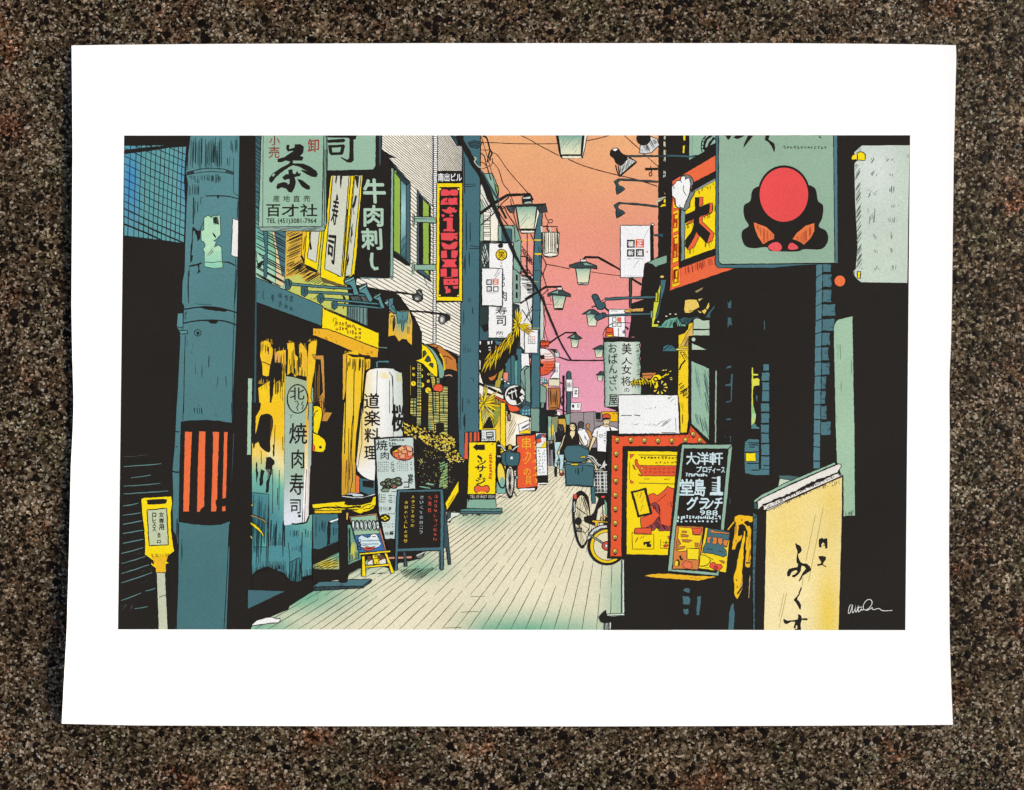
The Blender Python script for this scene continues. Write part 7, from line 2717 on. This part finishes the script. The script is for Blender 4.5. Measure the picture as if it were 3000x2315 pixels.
n_ = 0
while n_ < 3600:                       # round black grains, denser on the left and right
    x, y = rg.uniform(-X0, X0), rg.uniform(-Y0, Y0)
    if under_paper(x, y) or rg.random() > .55 + .25 * clump(x, y, 16):
        continue
    r = rg.choice((.0008, .0010, .0012, .0014, .0018, .0022, .0030)) * rg.uniform(.8, 1.2)
    k = rg.uniform(.5, 1.4)
    pebble(x, y, r, (.0055 * k, .0038 * k, .0028 * k), r * .07)
    n_ += 1
n_ = 0
while n_ < 9000:                       # pale and coloured grains, in clouds
    x, y = rg.uniform(-X0, X0), rg.uniform(-Y0, Y0)
    if under_paper(x, y) or rg.random() > .45 + .35 * clump(x + .3, y - .2, 21):
        continue
    r = rg.choice((.0004, .0005, .0006, .0008, .0011)) * rg.uniform(.8, 1.3)
    t_ = rg.random()
    if t_ < .5:
        c_ = (.22, .195, .16)
    elif t_ < .7:
        c_ = (.14, .145, .115)
    elif t_ < .86:
        c_ = (.16, .085, .06)
    else:
        c_ = (.085, .06, .04)
    k = rg.uniform(.5, 1.25)
    pebble(x, y, r, tuple(v_ * k for v_ in c_), r * .08)
    n_ += 1
grain_o = mesh_obj('stone_grain', pv, pf, peb_m, pc, ground)
grain_o['kind'] = 'stuff'

# ------------------------------------------------------------------ the sheet of paper
art = bpy.data.objects.new('art_print', None)
art.empty_display_size = 0.1
COL.objects.link(art)
art['label'] = 'white art print of a Japanese shopping lane lying on speckled stone'
art['category'] = 'art print'

E_L = [(134, 210), (300, 212), (450, 213), (700, 211), (900, 209.5), (1040, 212), (1180, 216), (1260, 213.5), (1363, 208), (1600, 203), (1850, 196), (2000, 187.5), (2119, 181)]
E_R = [(133, 2800), (165, 2801.5), (300, 2798), (460, 2794), (850, 2789), (1000, 2786), (1110, 2781), (1300, 2782), (1600, 2780), (1850, 2781.5), (2000, 2786), (2123, 2791.5)]
E_T = [(0.0, 134), (.04, 132), (.15, 129.5), (.4, 127), (.8, 127), (.95, 130), (1.0, 133)]
E_B = [(0.0, 2120), (.08, 2125), (.3, 2127.5), (.6, 2128), (.85, 2126), (1.0, 2123.5)]


def lift(px, py):
    """how far the sheet stands off the stone: its left edge curls, most of all near the lower corner"""
    dl = max(0.0, 1 - (px - 180) / 150)
    t_ = (py - 130) / 2000
    amp = .0042 + .0034 * math.exp(-((t_ - .2) / .13) ** 2) + .0078 * math.exp(-((t_ - .88) / .16) ** 2)
    amp *= min(1.0, max(0.15, (t_ + .02) / .08)) * (1 - .75 * max(0, (t_ - .95) / .05))
    z = amp * dl ** 2
    dr = max(0.0, 1 - (2800 - px) / 110)
    z += .0008 * dr ** 2
    db = max(0.0, 1 - (2128 - py) / 90)
    z += .0007 * db ** 2
    dt = max(0.0, 1 - (py - 127) / 80)
    z += .0006 * dt ** 2
    return z


us = [0, .004, .01, .018, .028, .04, .055] + [.055 + .9 * k / 36 for k in range(1, 37)] + [.966, .976, .985, .993, 1.0]
vs = [0, .006, .014, .025, .04] + [.04 + .92 * k / 46 for k in range(1, 47)] + [.975, .986, .994, 1.0]
sv, sf = [], []
for top in (1, 0):
    for v_ in vs:
        for u_ in us:
            y_ = interp(E_T, u_) + v_ * (interp(E_B, u_) - interp(E_T, u_))
            l_, r_ = interp(E_L, y_), interp(E_R, y_)
            x_ = l_ + u_ * (r_ - l_)
            z_ = lift(x_, y_)
            zz = PAPER_Z - .00045 * (1 - top) + z_ - .0004 * 0
            k_ = MM * (1 - (z_ + .001) / CAM_H)
            sv.append(((x_ - CX) * k_, (CY - y_) * k_, zz))
nu, nv = len(us), len(vs)
off = nu * nv
for j in range(nv - 1):
    for i in range(nu - 1):
        a = j * nu + i
        sf.append((a, a + nu, a + nu + 1, a + 1))
        sf.append((off + a, off + a + 1, off + a + nu + 1, off + a + nu))
rim = [i for i in range(nu)] + [j * nu + nu - 1 for j in range(1, nv)] + [(nv - 1) * nu + i for i in range(nu - 2, -1, -1)] + [j * nu for j in range(nv - 2, 0, -1)]
for a, b_ in zip(rim, rim[1:] + rim[:1]):
    sf.append((a, b_, off + b_, off + a))
paper = mesh_obj('paper_sheet', sv, sf, paper_m, None, art)

# ------------------------------------------------------------------ ink -> objects
made = {}
for k in INKS:
    if not k.v and not any(c.parent is k and c.v for c in INKS):
        continue
    par = art if k.parent is None else made[id(k.parent)]
    if k.v:
        n = len(k.v)
        o = mesh_obj(k.name, k.v, [(i + 2, i + 1, i) if (k.v[i + 1][0] - k.v[i][0]) * (k.v[i + 2][1] - k.v[i][1]) - (k.v[i + 1][1] - k.v[i][1]) * (k.v[i + 2][0] - k.v[i][0]) < 0
                                   else (i, i + 1, i + 2) for i in range(0, n, 3)], ink_m, k.c, par)
    else:
        o = bpy.data.objects.new(k.name, None)
        o.empty_display_size = 0.01
        COL.objects.link(o)
        o.parent = par
    if k.label:
        o['label'] = k.label
    if k.name in ('dark_detail', 'pole_grain', 'leaf', 'lattice'):
        o['kind'] = 'stuff'
    made[id(k)] = o
print('ink layers', int(LAY.max()), 'triangles', sum(len(k.v) for k in INKS) // 3)
